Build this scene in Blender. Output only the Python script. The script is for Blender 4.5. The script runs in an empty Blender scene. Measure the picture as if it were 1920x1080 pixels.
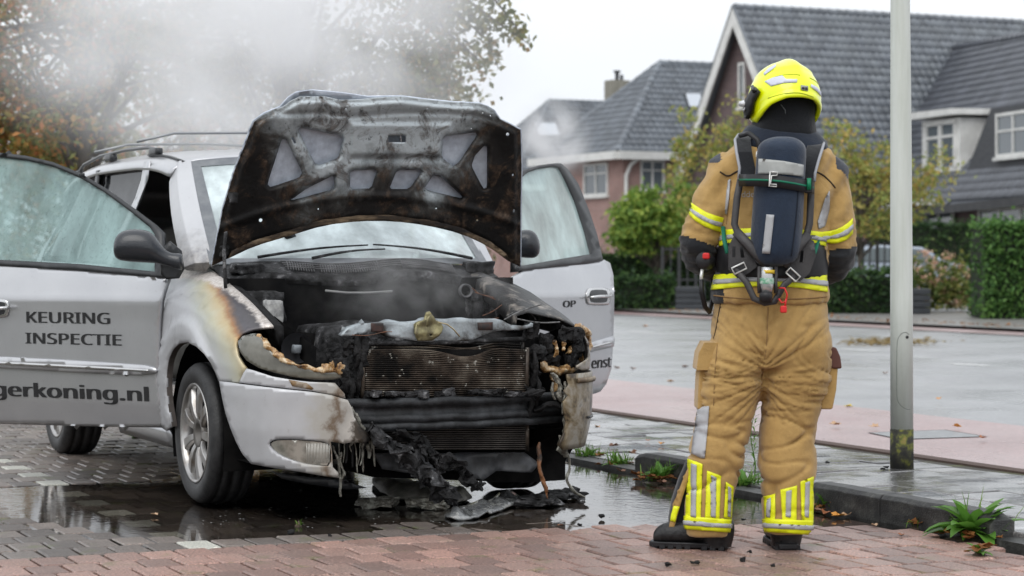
import bpy, bmesh, math, random
from mathutils import Vector, Matrix, noise
from mathutils.geometry import delaunay_2d_cdt
from mathutils.bvhtree import BVHTree
random.seed(7)
SC = bpy.context.scene
# ------------------------------------------------------------------ camera
F, H, V0 = 4100.0, 1.166, 480.0          # focal length and horizon in photo pixels, eye height in metres
cam = bpy.data.cameras.new('camera'); camo = bpy.data.objects.new('camera', cam); SC.collection.objects.link(camo)
camo.location = (0, 0, H); camo.rotation_euler = (math.radians(90), 0, 0)
cam.sensor_width = 36.0; cam.lens = 36.0*F/1920; cam.shift_y = (V0-540)/1920
cam.clip_start = 0.1; cam.clip_end = 3000
cam.dof.use_dof = True; cam.dof.focus_distance = 9.7; cam.dof.aperture_fstop = 4.0
SC.camera = camo
# ------------------------------------------------------------------ sky, sun, exposure
SUN_EL, SUN_AZ = 48.0, 200.0
W = bpy.data.worlds.new('World'); SC.world = W; W.use_nodes = True
wt = W.node_tree; wt.nodes.clear()
sky = wt.nodes.new('ShaderNodeTexSky'); sky.sky_type = 'NISHITA'; sky.sun_disc = False
sky.sun_elevation = math.radians(SUN_EL); sky.sun_rotation = math.radians(SUN_AZ); sky.dust_density = 4
hs = wt.nodes.new('ShaderNodeHueSaturation'); hs.inputs['Saturation'].default_value = 0.25
wt.links.new(sky.outputs[0], hs.inputs['Color'])
tcw = wt.nodes.new('ShaderNodeTexCoord'); nw = wt.nodes.new('ShaderNodeTexNoise')
nw.inputs['Scale'].default_value = 2.2; nw.inputs['Detail'].default_value = 5
mpw = wt.nodes.new('ShaderNodeMapping'); mpw.inputs['Scale'].default_value = (1, 1, 3)
wt.links.new(tcw.outputs['Generated'], mpw.inputs[0]); wt.links.new(mpw.outputs[0], nw.inputs['Vector'])
cr = wt.nodes.new('ShaderNodeValToRGB')
cr.color_ramp.elements[0].position = .3; cr.color_ramp.elements[0].color = (.83, .87, .925, 1)
cr.color_ramp.elements[1].position = .62; cr.color_ramp.elements[1].color = (.945, .975, 1.01, 1)
wt.links.new(nw.outputs['Fac'], cr.inputs[0])
vm = wt.nodes.new('ShaderNodeVectorMath'); vm.operation = 'SCALE'; wt.links.new(cr.outputs[0], vm.inputs[0])
# overcast sky: brighter overhead than at the horizon
spw = wt.nodes.new('ShaderNodeSeparateXYZ'); wt.links.new(tcw.outputs['Generated'], spw.inputs[0])
mrw = wt.nodes.new('ShaderNodeMapRange'); wt.links.new(spw.outputs[2], mrw.inputs[0])
mrw.inputs['From Min'].default_value = 0; mrw.inputs['From Max'].default_value = 1; mrw.inputs['To Min'].default_value = 10.7; mrw.inputs['To Max'].default_value = 14.5
wt.links.new(mrw.outputs[0], vm.inputs['Scale'])
mxw = wt.nodes.new('ShaderNodeMixRGB'); mxw.inputs[0].default_value = .9
wt.links.new(hs.outputs[0], mxw.inputs[1]); wt.links.new(vm.outputs[0], mxw.inputs[2])
bg = wt.nodes.new('ShaderNodeBackground'); bg.inputs['Strength'].default_value = 0.1
wo = wt.nodes.new('ShaderNodeOutputWorld')
wt.links.new(mxw.outputs[0], bg.inputs['Color']); wt.links.new(bg.outputs[0], wo.inputs[0])
sl = bpy.data.lights.new('sun', 'SUN'); sl.energy = 1.0; sl.angle = math.radians(40); sl.color = (1, .97, .92)
so = bpy.data.objects.new('sun', sl); SC.collection.objects.link(so)
_el, _az = math.radians(SUN_EL), math.radians(SUN_AZ)
so.rotation_euler = Vector((-math.sin(_az)*math.cos(_el), -math.cos(_az)*math.cos(_el), -math.sin(_el))).to_track_quat('-Z', 'Y').to_euler()
SC.view_settings.view_transform = 'Standard'; SC.view_settings.look = 'None'
SC.view_settings.exposure = 0.12; SC.view_settings.gamma = 1.0; SC.view_settings.use_curve_mapping = False
SC.render.engine = 'CYCLES'
cy = SC.cycles; cy.use_denoising = True; cy.max_bounces = 8; cy.diffuse_bounces = 3; cy.glossy_bounces = 3
cy.transparent_max_bounces = 24; cy.transmission_bounces = 4; cy.volume_bounces = 5; cy.volume_step_rate = 1.5; cy.volume_max_steps = 96
cy.caustics_reflective = False; cy.caustics_refractive = False
# ------------------------------------------------------------------ frames and pixels
A = math.radians(24.5); SA, CA = math.sin(A), math.cos(A)
D3, N3 = Vector((SA, -CA, 0)), Vector((CA, SA, 0))      # along the street towards us, across the street away
def P(u, v, Y): return Vector(((u-960)/F*Y, Y, H-(v-V0)/F*Y))
def G(u, v, z=0.0): return P(u, v, (H-z)*F/(v-V0))
def RT(s, t, z=0.0): return D3*s + N3*t + Vector((0, 0, z))
def lerp(a, b, k): return a+(b-a)*k
def sstep(a, b, x):
    k = min(1, max(0, (x-a)/(b-a))); return k*k*(3-2*k)
def itp(tab, x):
    if x <= tab[0][0]: return tab[0][1]
    for (x0, y0), (x1, y1) in zip(tab, tab[1:]):
        if x <= x1: return y0+(y1-y0)*(x-x0)/(x1-x0)
    return tab[-1][1]
def nz(p, s=1.0, seed=0.0): return noise.noise(Vector(p)*s+Vector((seed, seed*1.7, -seed)))
def fbm(p, s=1.0, seed=0.0, o=4): return noise.fractal(Vector(p)*s+Vector((seed, seed*1.7, -seed)), 1.0, 2.0, o)
# ------------------------------------------------------------------ objects
def tag(o, label=None, cat=None, group=None, kind=None):
    if label: o['label'] = label
    if cat: o['category'] = cat
    if group: o['group'] = group
    if kind: o['kind'] = kind
    return o
WM = {}
def thing(name, label, cat, loc=(0, 0, 0), rotz=0.0, group=None):
    o = bpy.data.objects.new(name, None); SC.collection.objects.link(o)
    o.location = loc; o.rotation_euler = (0, 0, rotz); o.empty_display_size = .1
    WM[o.name] = Matrix.Translation(Vector(loc)) @ Matrix.Rotation(rotz, 4, 'Z')
    return tag(o, label, cat, group)
def place(o, parent, local):
    SC.collection.objects.link(o)
    if parent is not None:
        o.parent = parent
        if not local: o.matrix_parent_inverse = WM[parent.name].inverted()
    WM[o.name] = WM[parent.name].copy() if (parent is not None and local) else Matrix.Identity(4)
def mesh(name, V, Fc, mat, parent=None, smooth=True, local=False, label=None, cat=None, group=None, kind=None,
         solid=0, soff=-1, bevel=0, sub=0, matfn=None, recentre=True):
    V = [Vector(v) for v in V]
    top = parent is None and kind != 'structure' and recentre and len(V) > 0
    me = bpy.data.meshes.new(name)
    if top:
        c = Vector((sum(v.x for v in V)/len(V), sum(v.y for v in V)/len(V), min(v.z for v in V)))
        me.from_pydata([v-c for v in V], [], Fc)
    else: me.from_pydata(V, [], Fc)
    for m in (mat if isinstance(mat, (list, tuple)) else [mat]): me.materials.append(m)
    if smooth: me.polygons.foreach_set('use_smooth', [True]*len(me.polygons))
    if matfn:
        for p in me.polygons: p.material_index = matfn(p.center)
    me.update()
    o = bpy.data.objects.new(name, me); place(o, parent, local)
    if top: o.location = c; WM[o.name] = Matrix.Translation(c)
    if solid:
        m = o.modifiers.new('solid', 'SOLIDIFY'); m.thickness = solid; m.offset = soff
    if bevel:
        m = o.modifiers.new('bevel', 'BEVEL'); m.width = bevel; m.segments = 2; m.limit_method = 'ANGLE'
        if smooth: m.harden_normals = True
    if sub:
        m = o.modifiers.new('sub', 'SUBSURF'); m.levels = sub; m.render_levels = sub
    return tag(o, label, cat, group, kind)
class MB:
    def __init__(s): s.V = []; s.F = []
    def add(s, V, Fc):
        n = len(s.V); s.V += [Vector(v) for v in V]; s.F += [[i+n for i in f] for f in Fc]; return s
    def box(s, c, size, R=None):
        c = Vector(c); R = R or Matrix.Identity(3)
        V = [c+R @ Vector((x*size[0]/2, y*size[1]/2, z*size[2]/2)) for x in (-1, 1) for y in (-1, 1) for z in (-1, 1)]
        return s.add(V, [(0, 1, 3, 2), (4, 6, 7, 5), (0, 4, 5, 1), (2, 3, 7, 6), (0, 2, 6, 4), (1, 5, 7, 3)])
    def hexa(s, a, b):   # two quads
        return s.add(list(a)+list(b), [(3, 2, 1, 0), (4, 5, 6, 7)]+[(i, (i+1) % 4, 4+(i+1) % 4, 4+i) for i in range(4)])
    def tube(s, path, r, n=8, flat=1.0, up=None, cap=True):
        path = [Vector(p) for p in path]; rings = []; prev = None
        for i, p in enumerate(path):
            t = (path[min(i+1, len(path)-1)]-path[max(i-1, 0)]).normalized()
            if prev is None:
                u = up or (Vector((0, 0, 1)) if abs(t.z) < .9 else Vector((0, 1, 0)))
                a = t.cross(u).normalized()
            else: a = (prev-t*prev.dot(t)).normalized()
            prev = a; b = a.cross(t).normalized()
            rr = r[i] if isinstance(r, (list, tuple)) else r
            rings.append([p+a*(rr*math.cos(k*2*math.pi/n))+b*(rr*flat*math.sin(k*2*math.pi/n)) for k in range(n)])
        return s.loft(rings, cap)
    def loft(s, rings, cap=True, closed=True):
        n = len(rings[0]); V = [p for r in rings for p in r]; Fc = []
        for i in range(len(rings)-1):
            for k in range(n if closed else n-1):
                Fc.append((i*n+k, i*n+(k+1) % n, (i+1)*n+(k+1) % n, (i+1)*n+k))
        if cap: Fc += [list(range(n))[::-1], [(len(rings)-1)*n+k for k in range(n)]]
        return s.add(V, Fc)
    def lathe(s, prof, c, ax, n=40):     # prof: (radius, along axis)
        c = Vector(c); ax = Vector(ax).normalized(); a = ax.orthogonal().normalized(); b = ax.cross(a)
        return s.loft([[c+ax*h+a*(r*math.cos(k*2*math.pi/n))+b*(r*math.sin(k*2*math.pi/n)) for k in range(n)] for r, h in prof], cap=False)
    def obj(s, name, mat, parent=None, **k): return mesh(name, s.V, s.F, mat, parent, **k)
def rotz(a): return Matrix.Rotation(a, 3, 'Z')
def chaikin(pts, it=1, closed=True):
    pts = [Vector(p) for p in pts]
    for _ in range(it):
        q = []; n = len(pts)
        for i in range(n if closed else n-1):
            a, b = pts[i], pts[(i+1) % n]; q += [a*.75+b*.25, a*.25+b*.75]
        if not closed: q = [pts[0]]+q+[pts[-1]]
        pts = q
    return pts
def inpoly(x, y, poly):
    r = False; n = len(poly); j = n-1
    for i in range(n):
        xi, yi = poly[i][0], poly[i][1]; xj, yj = poly[j][0], poly[j][1]
        if (yi > y) != (yj > y) and x < (xj-xi)*(y-yi)/(yj-yi)+xi: r = not r
        j = i
    return r
def segd(x, y, poly, closed=True):
    d = 1e9; n = len(poly)
    for i in range(n if closed else n-1):
        ax, ay = poly[i][0], poly[i][1]; bx, by = poly[(i+1) % n][0], poly[(i+1) % n][1]
        dx, dy = bx-ax, by-ay; L = dx*dx+dy*dy
        k = 0 if L == 0 else max(0, min(1, ((x-ax)*dx+(y-ay)*dy)/L))
        q = (x-ax-k*dx)**2+(y-ay-k*dy)**2
        if q < d: d = q
    return math.sqrt(d)
def tri2d(outline, holes, step):
    pts = []; edges = []
    for loop in [outline]+list(holes):
        q = []; n = len(loop)
        for i in range(n):
            a = Vector(loop[i][:2]); b = Vector(loop[(i+1) % n][:2]); m = max(1, int((b-a).length/step))
            q += [a.lerp(b, k/m) for k in range(m)]
        o = len(pts); pts += q; edges += [(o+i, o+(i+1) % len(q)) for i in range(len(q))]
    xs = [p[0] for p in outline]; ys = [p[1] for p in outline]
    y = min(ys)+step*.5; row = 0
    while y < max(ys):
        x = min(xs)+step*(.5 if row % 2 else .0)
        while x < max(xs):
            if inpoly(x, y, outline) and not any(inpoly(x, y, h) for h in holes):
                if segd(x, y, outline) > step*.45 and all(segd(x, y, h) > step*.45 for h in holes): pts.append(Vector((x, y)))
            x += step
        y += step*.87; row += 1
    r = delaunay_2d_cdt([Vector(p) for p in pts], edges, [], 0, 1e-5)
    V, T = r[0], []
    for f in r[2]:
        cx = sum(V[i][0] for i in f)/len(f); cyy = sum(V[i][1] for i in f)/len(f)
        if inpoly(cx, cyy, outline) and not any(inpoly(cx, cyy, h) for h in holes): T.append(list(f))
    return V, T
def sheet(name, outline, holes, surf, step, mat, parent=None, cam_local=None, solid=0, **k):
    V, T = tri2d(outline, holes, step)
    V3 = [surf(p[0], p[1]) for p in V]
    c = cam_local if cam_local is not None else Vector((0, 0, H)); s = 0
    for t in T[::max(1, len(T)//40)]:
        a, b, d = V3[t[0]], V3[t[1]], V3[t[2]]; s += (b-a).cross(d-a).normalized().dot((c-a).normalized())
    if s < 0: T = [t[::-1] for t in T]
    return mesh(name, V3, T, mat, parent, solid=solid, **k)
def bvh_of(V, Fc): return BVHTree.FromPolygons(V, Fc)
def decal(name, outline, bvh, off, mat, parent, step=5, solid=.002, **k):
    o = Vector((0, 0, H))
    def surf(u, v):
        d = P(u, v, 1)-o; r = bvh.ray_cast(o, d.normalized())
        if r[0] is None:
            r2 = bvh.find_nearest(P(u, v, surf.Y)); p, n = r2[0], r2[1]
        else: p, n = r[0], r[1]; surf.Y = p.y
        if n.dot(d) > 0: n = -n
        return p+n*off
    surf.Y = 8.6
    return sheet(name, outline, [], surf, step, mat, parent, solid=solid, soff=1, **k)
# ------------------------------------------------------------------ materials
def nt(name):
    m = bpy.data.materials.new(name); m.use_nodes = True; t = m.node_tree
    return m, t, t.nodes['Principled BSDF']
def nd(t, kind, **k):
    n = t.nodes.new(kind)
    for a, b in k.items():
        if a[0] == '_': n.inputs[int(a[1:])].default_value = b
        else: setattr(n, a, b)
    return n
def ramp(t, fac, stops, interp='LINEAR'):
    r = t.nodes.new('ShaderNodeValToRGB'); e = r.color_ramp.elements; r.color_ramp.interpolation = interp
    while len(e) < len(stops): e.new(.5)
    for el, (p, c) in zip(e, stops):
        el.position = p; el.color = (*c, 1) if len(c) == 3 else c
    t.links.new(fac, r.inputs[0]); return r.outputs[0]
def noi(t, vec, scale, detail=6, rough=.6, dist=0):
    n = t.nodes.new('ShaderNodeTexNoise'); n.inputs['Scale'].default_value = scale; n.inputs['Detail'].default_value = detail
    n.inputs['Roughness'].default_value = rough; n.inputs['Distortion'].default_value = dist
    if vec: t.links.new(vec, n.inputs['Vector'])
    return n.outputs['Fac']
def mixc(t, fac, a, b, mode='MIX'):
    n = t.nodes.new('ShaderNodeMixRGB'); n.blend_type = mode
    for i, x in ((0, fac), (1, a), (2, b)):
        if isinstance(x, (int, float)): n.inputs[i].default_value = x
        elif isinstance(x, tuple): n.inputs[i].default_value = (*x, 1)
        else: t.links.new(x, n.inputs[i])
    return n.outputs[0]
def mth(t, op, a, b=None, clamp=False):
    n = t.nodes.new('ShaderNodeMath'); n.operation = op; n.use_clamp = clamp
    for i, x in ((0, a), (1, b)):
        if x is None: continue
        if isinstance(x, (int, float)): n.inputs[i].default_value = x
        else: t.links.new(x, n.inputs[i])
    return n.outputs[0]
def bumpn(t, bs, h, strength, dist):
    b = t.nodes.new('ShaderNodeBump'); b.inputs['Strength'].default_value = strength; b.inputs['Distance'].default_value = dist
    t.links.new(h, b.inputs['Height']); t.links.new(b.outputs[0], bs.inputs['Normal'])
def M(name, col, rough=.6, metal=0.0, col2=None, scale=6, detail=7, lo=.4, hi=.6, bump=0, bscale=60, bdist=.01, spec=.5,
      coat=0, stretch=(1, 1, 1), rand=0, rough2=None, col3=None):
    m, t, b = nt(name)
    tc = nd(t, 'ShaderNodeTexCoord'); mp = nd(t, 'ShaderNodeMapping'); mp.inputs['Scale'].default_value = stretch
    t.links.new(tc.outputs['Object'], mp.inputs[0]); vec = mp.outputs[0]
    b.inputs['Roughness'].default_value = rough; b.inputs['Metallic'].default_value = metal
    b.inputs['Specular IOR Level'].default_value = spec; b.inputs['Coat Weight'].default_value = coat
    out = None
    if col2:
        f = noi(t, vec, scale, detail)
        st = [(lo, col), (hi, col2)]
        if col3: st.append((min(1, hi+(hi-lo)), col3))
        out = ramp(t, f, st)
        if rough2 is not None:
            r = ramp(t, f, [(lo, (rough,)*3), (hi, (rough2,)*3)]); t.links.new(r, b.inputs['Roughness'])
    if rand:
        oi = nd(t, 'ShaderNodeObjectInfo'); ge = nd(t, 'ShaderNodeNewGeometry')
        rr = mth(t, 'FRACT', mth(t, 'ADD', mth(t, 'MULTIPLY', oi.outputs['Random'], 7.31), mth(t, 'MULTIPLY', ge.outputs['Random Per Island'], 3.77)))
        g = ramp(t, rr, [(0, (1-rand,)*3), (1, (1+rand,)*3)])
        out = mixc(t, 1.0, out if out else col, g, 'MULTIPLY')
    if out: t.links.new(out, b.inputs['Base Color'])
    else: b.inputs['Base Color'].default_value = (*col, 1)
    if bump: bumpn(t, b, noi(t, vec, bscale, 6), bump, bdist)
    return m
def Mleaf(name, stops, rough=.55):
    m, t, b = nt(name); ge = nd(t, 'ShaderNodeNewGeometry'); tc = nd(t, 'ShaderNodeTexCoord')
    f = noi(t, tc.outputs['Object'], 1.1, 3)
    k = mth(t, 'ADD', mth(t, 'MULTIPLY', ge.outputs['Random Per Island'], .55), mth(t, 'MULTIPLY', f, .5))
    t.links.new(ramp(t, k, stops), b.inputs['Base Color']); b.inputs['Roughness'].default_value = rough
    b.inputs['Specular IOR Level'].default_value = .3
    tr = nd(t, 'ShaderNodeBsdfTranslucent'); t.links.new(ramp(t, k, stops), tr.inputs['Color'])
    mx = nd(t, 'ShaderNodeMixShader'); mx.inputs[0].default_value = .35
    t.links.new(b.outputs[0], mx.inputs[1]); t.links.new(tr.outputs[0], mx.inputs[2])
    t.links.new(mx.outputs[0], t.nodes['Material Output'].inputs[0]); return m
# ================================================================== GROUND
def tile_mat(name, c1, c2, dark, rough, moss=None, rand=.34, wet=0):
    m, t, b = nt(name); tc = nd(t, 'ShaderNodeTexCoord'); ge = nd(t, 'ShaderNodeNewGeometry'); pos = ge.outputs['Position']
    f = ramp(t, noi(t, pos, 2.3, 5), [(.35, c1), (.65, c2)])
    sp = ramp(t, noi(t, pos, 105, 4, .85), [(.36, dark), (.49, (.85, .85, .85)), (.58, (1.25, 1.22, 1.2)), (.66, (2.1, 2.0, 1.95))])
    col = mixc(t, 1.0, f, sp, 'MULTIPLY')
    oi = nd(t, 'ShaderNodeObjectInfo')
    rr = mth(t, 'FRACT', mth(t, 'ADD', mth(t, 'MULTIPLY', oi.outputs['Random'], 7.31), mth(t, 'MULTIPLY', ge.outputs['Random Per Island'], 3.77)))
    col = mixc(t, 1.0, col, ramp(t, rr, [(0, (1-rand,)*3), (1, (1+rand, 1+rand*.9, 1+rand*.8))]), 'MULTIPLY')
    if moss:
        k = ramp(t, noi(t, pos, 5.5, 6), [(.58, (0, 0, 0)), (.7, (.6, .6, .6))]); col = mixc(t, k, col, moss)
    t.links.new(col, b.inputs['Base Color'])
    if wet == .12: b.inputs['Coat Weight'].default_value = 1.0; b.inputs['Coat IOR'].default_value = 1.6; t.links.new(ramp(t, noi(t, pos, 1.9, 6, .65), [(.40, (.05,)*3), (.60, (.34,)*3)]), b.inputs['Coat Roughness'])
    t.links.new(ramp(t, noi(t, pos, 1.7, 4), [(.35, (rough,)*3), (.65, (max(.08, rough-wet),)*3)]), b.inputs['Roughness'])
    bumpn(t, b, noi(t, pos, 150, 5, .7), .5, .004); return m
m_red = tile_mat('red_brick_paver', (.31, .19, .16), (.27, .185, .16), (.35, .33, .33), .55, (.12, .13, .04), wet=.2)
m_grey = tile_mat('grey_brick_paver', (.135, .116, .106), (.175, .150, .136), (.35, .35, .35), .5, (.10, .12, .03), wet=.25)
m_white = tile_mat('white_marking_paver', (.50, .51, .47), (.42, .43, .39), (.75, .75, .75), .45)
m_slab = tile_mat('wet_grey_paving', (.085, .085, .088), (.17, .17, .175), (.55, .55, .55), .30, rand=.42, wet=.12)
m_joint = M('moss_sand_joint', (.045, .04, .032), .8, col2=(.09, .10, .035), scale=3.5, lo=.5, hi=.62, bump=.5, bscale=90)
m_kerb = M('dark_concrete_kerb', (.022, .022, .022), .5, col2=(.06, .06, .056), col3=(.16, .16, .15), scale=14, lo=.45, hi=.62, bump=.9, bscale=120, bdist=.005)
def asph(name, c1, c2, r1, r2):
    m, t, b = nt(name); ge = nd(t, 'ShaderNodeNewGeometry'); pos = ge.outputs['Position']
    col = mixc(t, 1.0, ramp(t, noi(t, pos, .7, 5), [(.35, c1), (.65, c2)]), ramp(t, noi(t, pos, 75, 5, .85), [(.32, (.45, .45, .45)), (.5, (.95, .95, .95)), (.68, (1.7, 1.7, 1.7))]), 'MULTIPLY')
    t.links.new(col, b.inputs['Base Color']); b.inputs['Coat Weight'].default_value = 1.0; b.inputs['Coat IOR'].default_value = 1.55; t.links.new(ramp(t, noi(t, pos, .8, 8, .6, .4), [(.38, (.26,)*3), (.64, (.44,)*3)]), b.inputs['Coat Roughness'])
    mp = nd(t, 'ShaderNodeMapping'); mp.inputs['Rotation'].default_value = (0, 0, -A); mp.inputs['Scale'].default_value = (1.2, .35, 1)
    t.links.new(pos, mp.inputs[0])
    t.links.new(ramp(t, noi(t, mp.outputs[0], 1.3, 7, .7), [(.38, (r1,)*3), (.62, (r2,)*3)]), b.inputs['Roughness'])
    bumpn(t, b, noi(t, pos, 220, 3), .35, .004); return m
m_road = asph('wet_asphalt', (.13, .134, .142), (.25, .255, .265), .52, .28)
m_pink = asph('red_asphalt', (.29, .18, .175), (.37, .25, .243), .58, .38); m_pink.node_tree.nodes['Principled BSDF'].inputs['Coat Weight'].default_value = .75
m_mark = M('worn_road_paint', (.62, .63, .62), .5, col2=(.25, .25, .25), scale=9, lo=.5, hi=.7)
m_dirt = M('soil', (.05, .035, .025), .9, col2=(.10, .075, .05), scale=20, bump=.8, bscale=60)
def quad(name, pts, mat, kind='structure', thick=0, **k):
    return mesh(name, pts, [list(range(len(pts)))], mat, smooth=False, kind=kind, **k)
T_KERB, T_P0, T_P1, T_ROAD1, T_F1 = 5.46, 7.34, 9.24, 20.1, 21.0
quad('ground', [(-900, -60, -.09), (900, -60, -.09), (900, 1500, -.09), (-900, 1500, -.09)], m_dirt)
def strip(name, t0, t1, z, mat, s0=-130, s1=12, n=1):
    return quad(name, [RT(s1, t0, z), RT(s1, t1, z), RT(s0, t1, z), RT(s0, t0, z)], mat)
SB = -8.46      # where the red paving of the crossing meets the grey parking bay
quad('parking_bed', [RT(12, -30, -.030), RT(12, T_KERB, -.030), RT(-130, T_KERB, -.030), RT(-130, -30, -.030)], m_joint)
strip('road', T_P1, T_ROAD1, -.012, m_road)
path = strip('cycle_path', T_P0, T_P1, .022, m_pink)
strip('far_cycle_lane', T_ROAD1, T_F1, .0, m_pink)
strip('far_pavement', T_F1, 60, .045, M('far_paving', (.17, .165, .16), .35, col2=(.24, .23, .22), scale=2))
pave = strip('pavement', T_KERB+.10, T_P0-.02, .006, m_joint)
parking = bpy.data.objects.get('parking_bed')
# --- individual paving bricks
def slab_mesh(name, L, Wd, h, bev, mat):
    mb = MB(); a, b = L/2, Wd/2
    r = lambda x, y, z: [Vector((-x, -y, z)), Vector((x, -y, z)), Vector((x, y, z)), Vector((-x, y, z))]
    mb.loft([r(a, b, -h), r(a, b, -bev), r(a-bev, b-bev, 0)], cap=False); mb.F.append([8, 9, 10, 11])
    me = bpy.data.meshes.new(name); me.from_pydata(mb.V, [], mb.F); me.materials.append(mat); return me
def field(base, name, cells, me_for, keep=300):
    """cells: list of (pos, tiltx, tilty, kind) ; nearest become parts, the rest one joined part"""
    cells.sort(key=lambda c: (not inview(c[0], 20, 10), c[0].length))
    joined = {}
    rz = Matrix.Rotation(A-math.pi/2, 3, 'Z')
    for i, (p, ax, ay, kd) in enumerate(cells):
        me = me_for[kd]
        R = rz @ Matrix.Rotation(ax, 3, 'X') @ Matrix.Rotation(ay, 3, 'Y')
        if i < keep:
            o = bpy.data.objects.new(name, me); SC.collection.objects.link(o); o.parent = base
            o.location = p; o.rotation_euler = R.to_euler()
        else:
            mb = joined.setdefault(kd, MB()); mb.add([R @ v.co + p for v in me.vertices], [list(f.vertices) for f in me.polygons])
    for kd, mb in joined.items(): mb.obj(name+'_field', me_for[kd].materials[0], base, smooth=False, kind='stuff', local=True)
BL, BW = .2215, .142
red_me = slab_mesh('red_brick', BL-.008, BW-.014, .06, .006, m_red)
grey_me = slab_mesh('grey_brick', BL-.007, BW-.013, .06, .006, m_grey)
white_me = slab_mesh('white_brick', BL-.010, BW-.010, .06, .006, m_white)
PUD = chaikin([G(u, v) for u, v in [(-60, 915), (120, 905), (300, 898), (380, 880), (560, 875), (800, 862), (1000, 872), (1090, 862), (1180, 888), (1260, 905), (1420, 920), (1520, 935), (1640, 962), (1745, 985), (1700, 1001), (1560, 986), (1420, 984), (1250, 988), (1120, 984), (930, 990), (760, 988), (690, 999), (560, 1002), (440, 1012), (380, 1017), (300, 1017), (180, 1002), (90, 983), (-60, 960)]], 1)
def wet_depth(p):
    d = segd(p.x, p.y, PUD); return d if inpoly(p.x, p.y, PUD) else -d
cells = []; random.seed(3)
def inview(p, mu=120, mv=60):
    if p.y < 4: return False
    u = 960+p.x/p.y*F; v = V0+(H-p.z)/p.y*F
    return -mu < u < 1920+mu and v < 1080+mv
LINE_T = 2.55   # white marking bricks between two bays
for i in range(-190, 22):
    s = SB+(i+.5)*BL
    for j in range(-60, 60):
        t = (j+(.5 if i % 2 else 0))*BW+.03
        if t > T_KERB-.06: continue
        p = RT(s, t)
        if s > SB+2.6 or s < SB-30: continue
        if not inview(p, 500, 160): continue
        # the bay has settled where the water stands, so the water's edge follows the bricks
        wd = wet_depth(p); z = .0025*fbm(p, 1.3, 2)+random.uniform(-.0018, .0018)-.013*sstep(-.06, .28, wd+.10*nz(p, 3.1, 9))
        p.z = z
        kd = 'red' if i >= 0 else 'grey'
        if i < 0 and ((abs(t-LINE_T) < BW*.5 and i % 2 and -9 > -99) or (i in (-26, -27, -52, -53) and j % 2 and t < 3)): kd = 'white'
        cells.append((p, random.gauss(0, .010), random.gauss(0, .010), kd))
cells = [c for c in cells if c[0].length < 32]
field(parking, 'brick', cells, {'red': red_me, 'grey': grey_me, 'white': white_me})
# --- wet paving slabs between kerb and cycle path
sl_me = slab_mesh('paving_slab', .29, .29, .05, .005, m_slab); c2 = []
for i in range(-60, 20):
    for j in range(6):
        t = T_KERB+.26+j*.3
        if t > T_P0-.13: continue
        p = RT(-9+(i+(.5 if j % 2 else 0))*.3, t)
        if not inview(p, 700, 200) or p.length > 26: continue
        p.z = .035+.01*nz(p, 1.1, 4)+random.uniform(-.003, .003)
        c2.append((p, random.uniform(-.02, .02), random.uniform(-.02, .02), 's'))
field(pave, 'paving_slab', c2, {'s': sl_me})
# --- kerb stones (two visible runs with a dropped gap between)
def kerbstone(s0, s1, label, dz=0.0, sink0=0.0, sink1=0.0):
    rings = []; n = 10
    for k in range(n+1):
        s = lerp(s0, s1, k/n); hh = .118+dz-sink0*(1-sstep(0, .12, k/n))-sink1*sstep(.88, 1, k/n)
        prof = [(-.0, -.09), (-.0, hh-.02), (.02, hh), (.11, hh), (.125, hh-.012), (.125, -.09)]
        rings.append([RT(s, T_KERB+a, z+.004*nz((s*3, a*9, z*9), 2)) for a, z in prof])
    MB().loft(rings).obj('kerb_stone', m_kerb, smooth=False, bevel=.004, label=label, cat='kerb')
def s_of(u, v):
    p = G(u, v); return p.dot(D3)
kerbstone(s_of(1186, 888), s_of(1330, 915), 'short dark concrete kerb stone left of the firefighter with weeds at its end', sink0=.02)
kerbstone(s_of(1556, 950), s_of(1680, 975), 'dark kerb stone beside the firefighter, with orange leaves at its left end')
kerbstone(s_of(1682, 975.3), s_of(1905, 1014), 'dark kerb stone running into the big plantain weed at right', sink1=.03)
# low edging where the kerb is sunk
mb = MB(); mb.loft([[RT(s, T_KERB+a, z) for a, z in ((.004, -.09), (.004, .018), (.10, .022), (.10, -.09))] for s in (-40, -6.5)]); mb.obj('sunk_kerb', m_kerb, smooth=False, kind='structure')
mb = MB(); mb.loft([[RT(s, T_P0+a, z) for a, z in ((-.05, -.05), (-.05, .018), (-.02, .026), (.02, .024))] for s in (-40, 2)]); mb.obj('path_edging', M('path_edge', (.09, .06, .05), .8, bump=.8), smooth=False, kind='structure')
# --- markings on the road, manhole cover in the cycle path
for i, (u0, u1, v) in enumerate([(1790, 1860, 683), (1700, 1745, 668), (1580, 1650, 655), (1180, 1240, 622), (1930, 2010, 700)]):
    a, b = G(u0, v, -.008), G(u1, v+4, -.008); w = Vector((0, .28, 0))
    quad('lane_marking', [a, b, b+w, a+w], m_mark)
mh = [G(u, v, .026) for u, v in ((1632, 811), (1690, 823), (1846, 818), (1770, 806))]
m_steel = M('wet_cover_steel', (.22, .23, .24), .3, .3, col2=(.30, .31, .32), scale=14, bump=.4, bscale=80)
quad('manhole_cover', mh, m_steel, kind=None, label='flat rectangular grey cover let into the pink cycle path behind the post', cat='cover')
c_ = sum(mh, Vector())/4; mb = MB()
for i in range(4):
    a, b = mh[i], mh[(i+1) % 4]; ao, bo = a+(a-c_)*.06, b+(b-c_)*.06; mb.add([a, b, bo, ao], [(0, 1, 2, 3)])
mb.obj('cover_rim', M('cover_rim', (.05, .04, .04), .7), bpy.data.objects['manhole_cover'], smooth=False, local=False)
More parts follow.
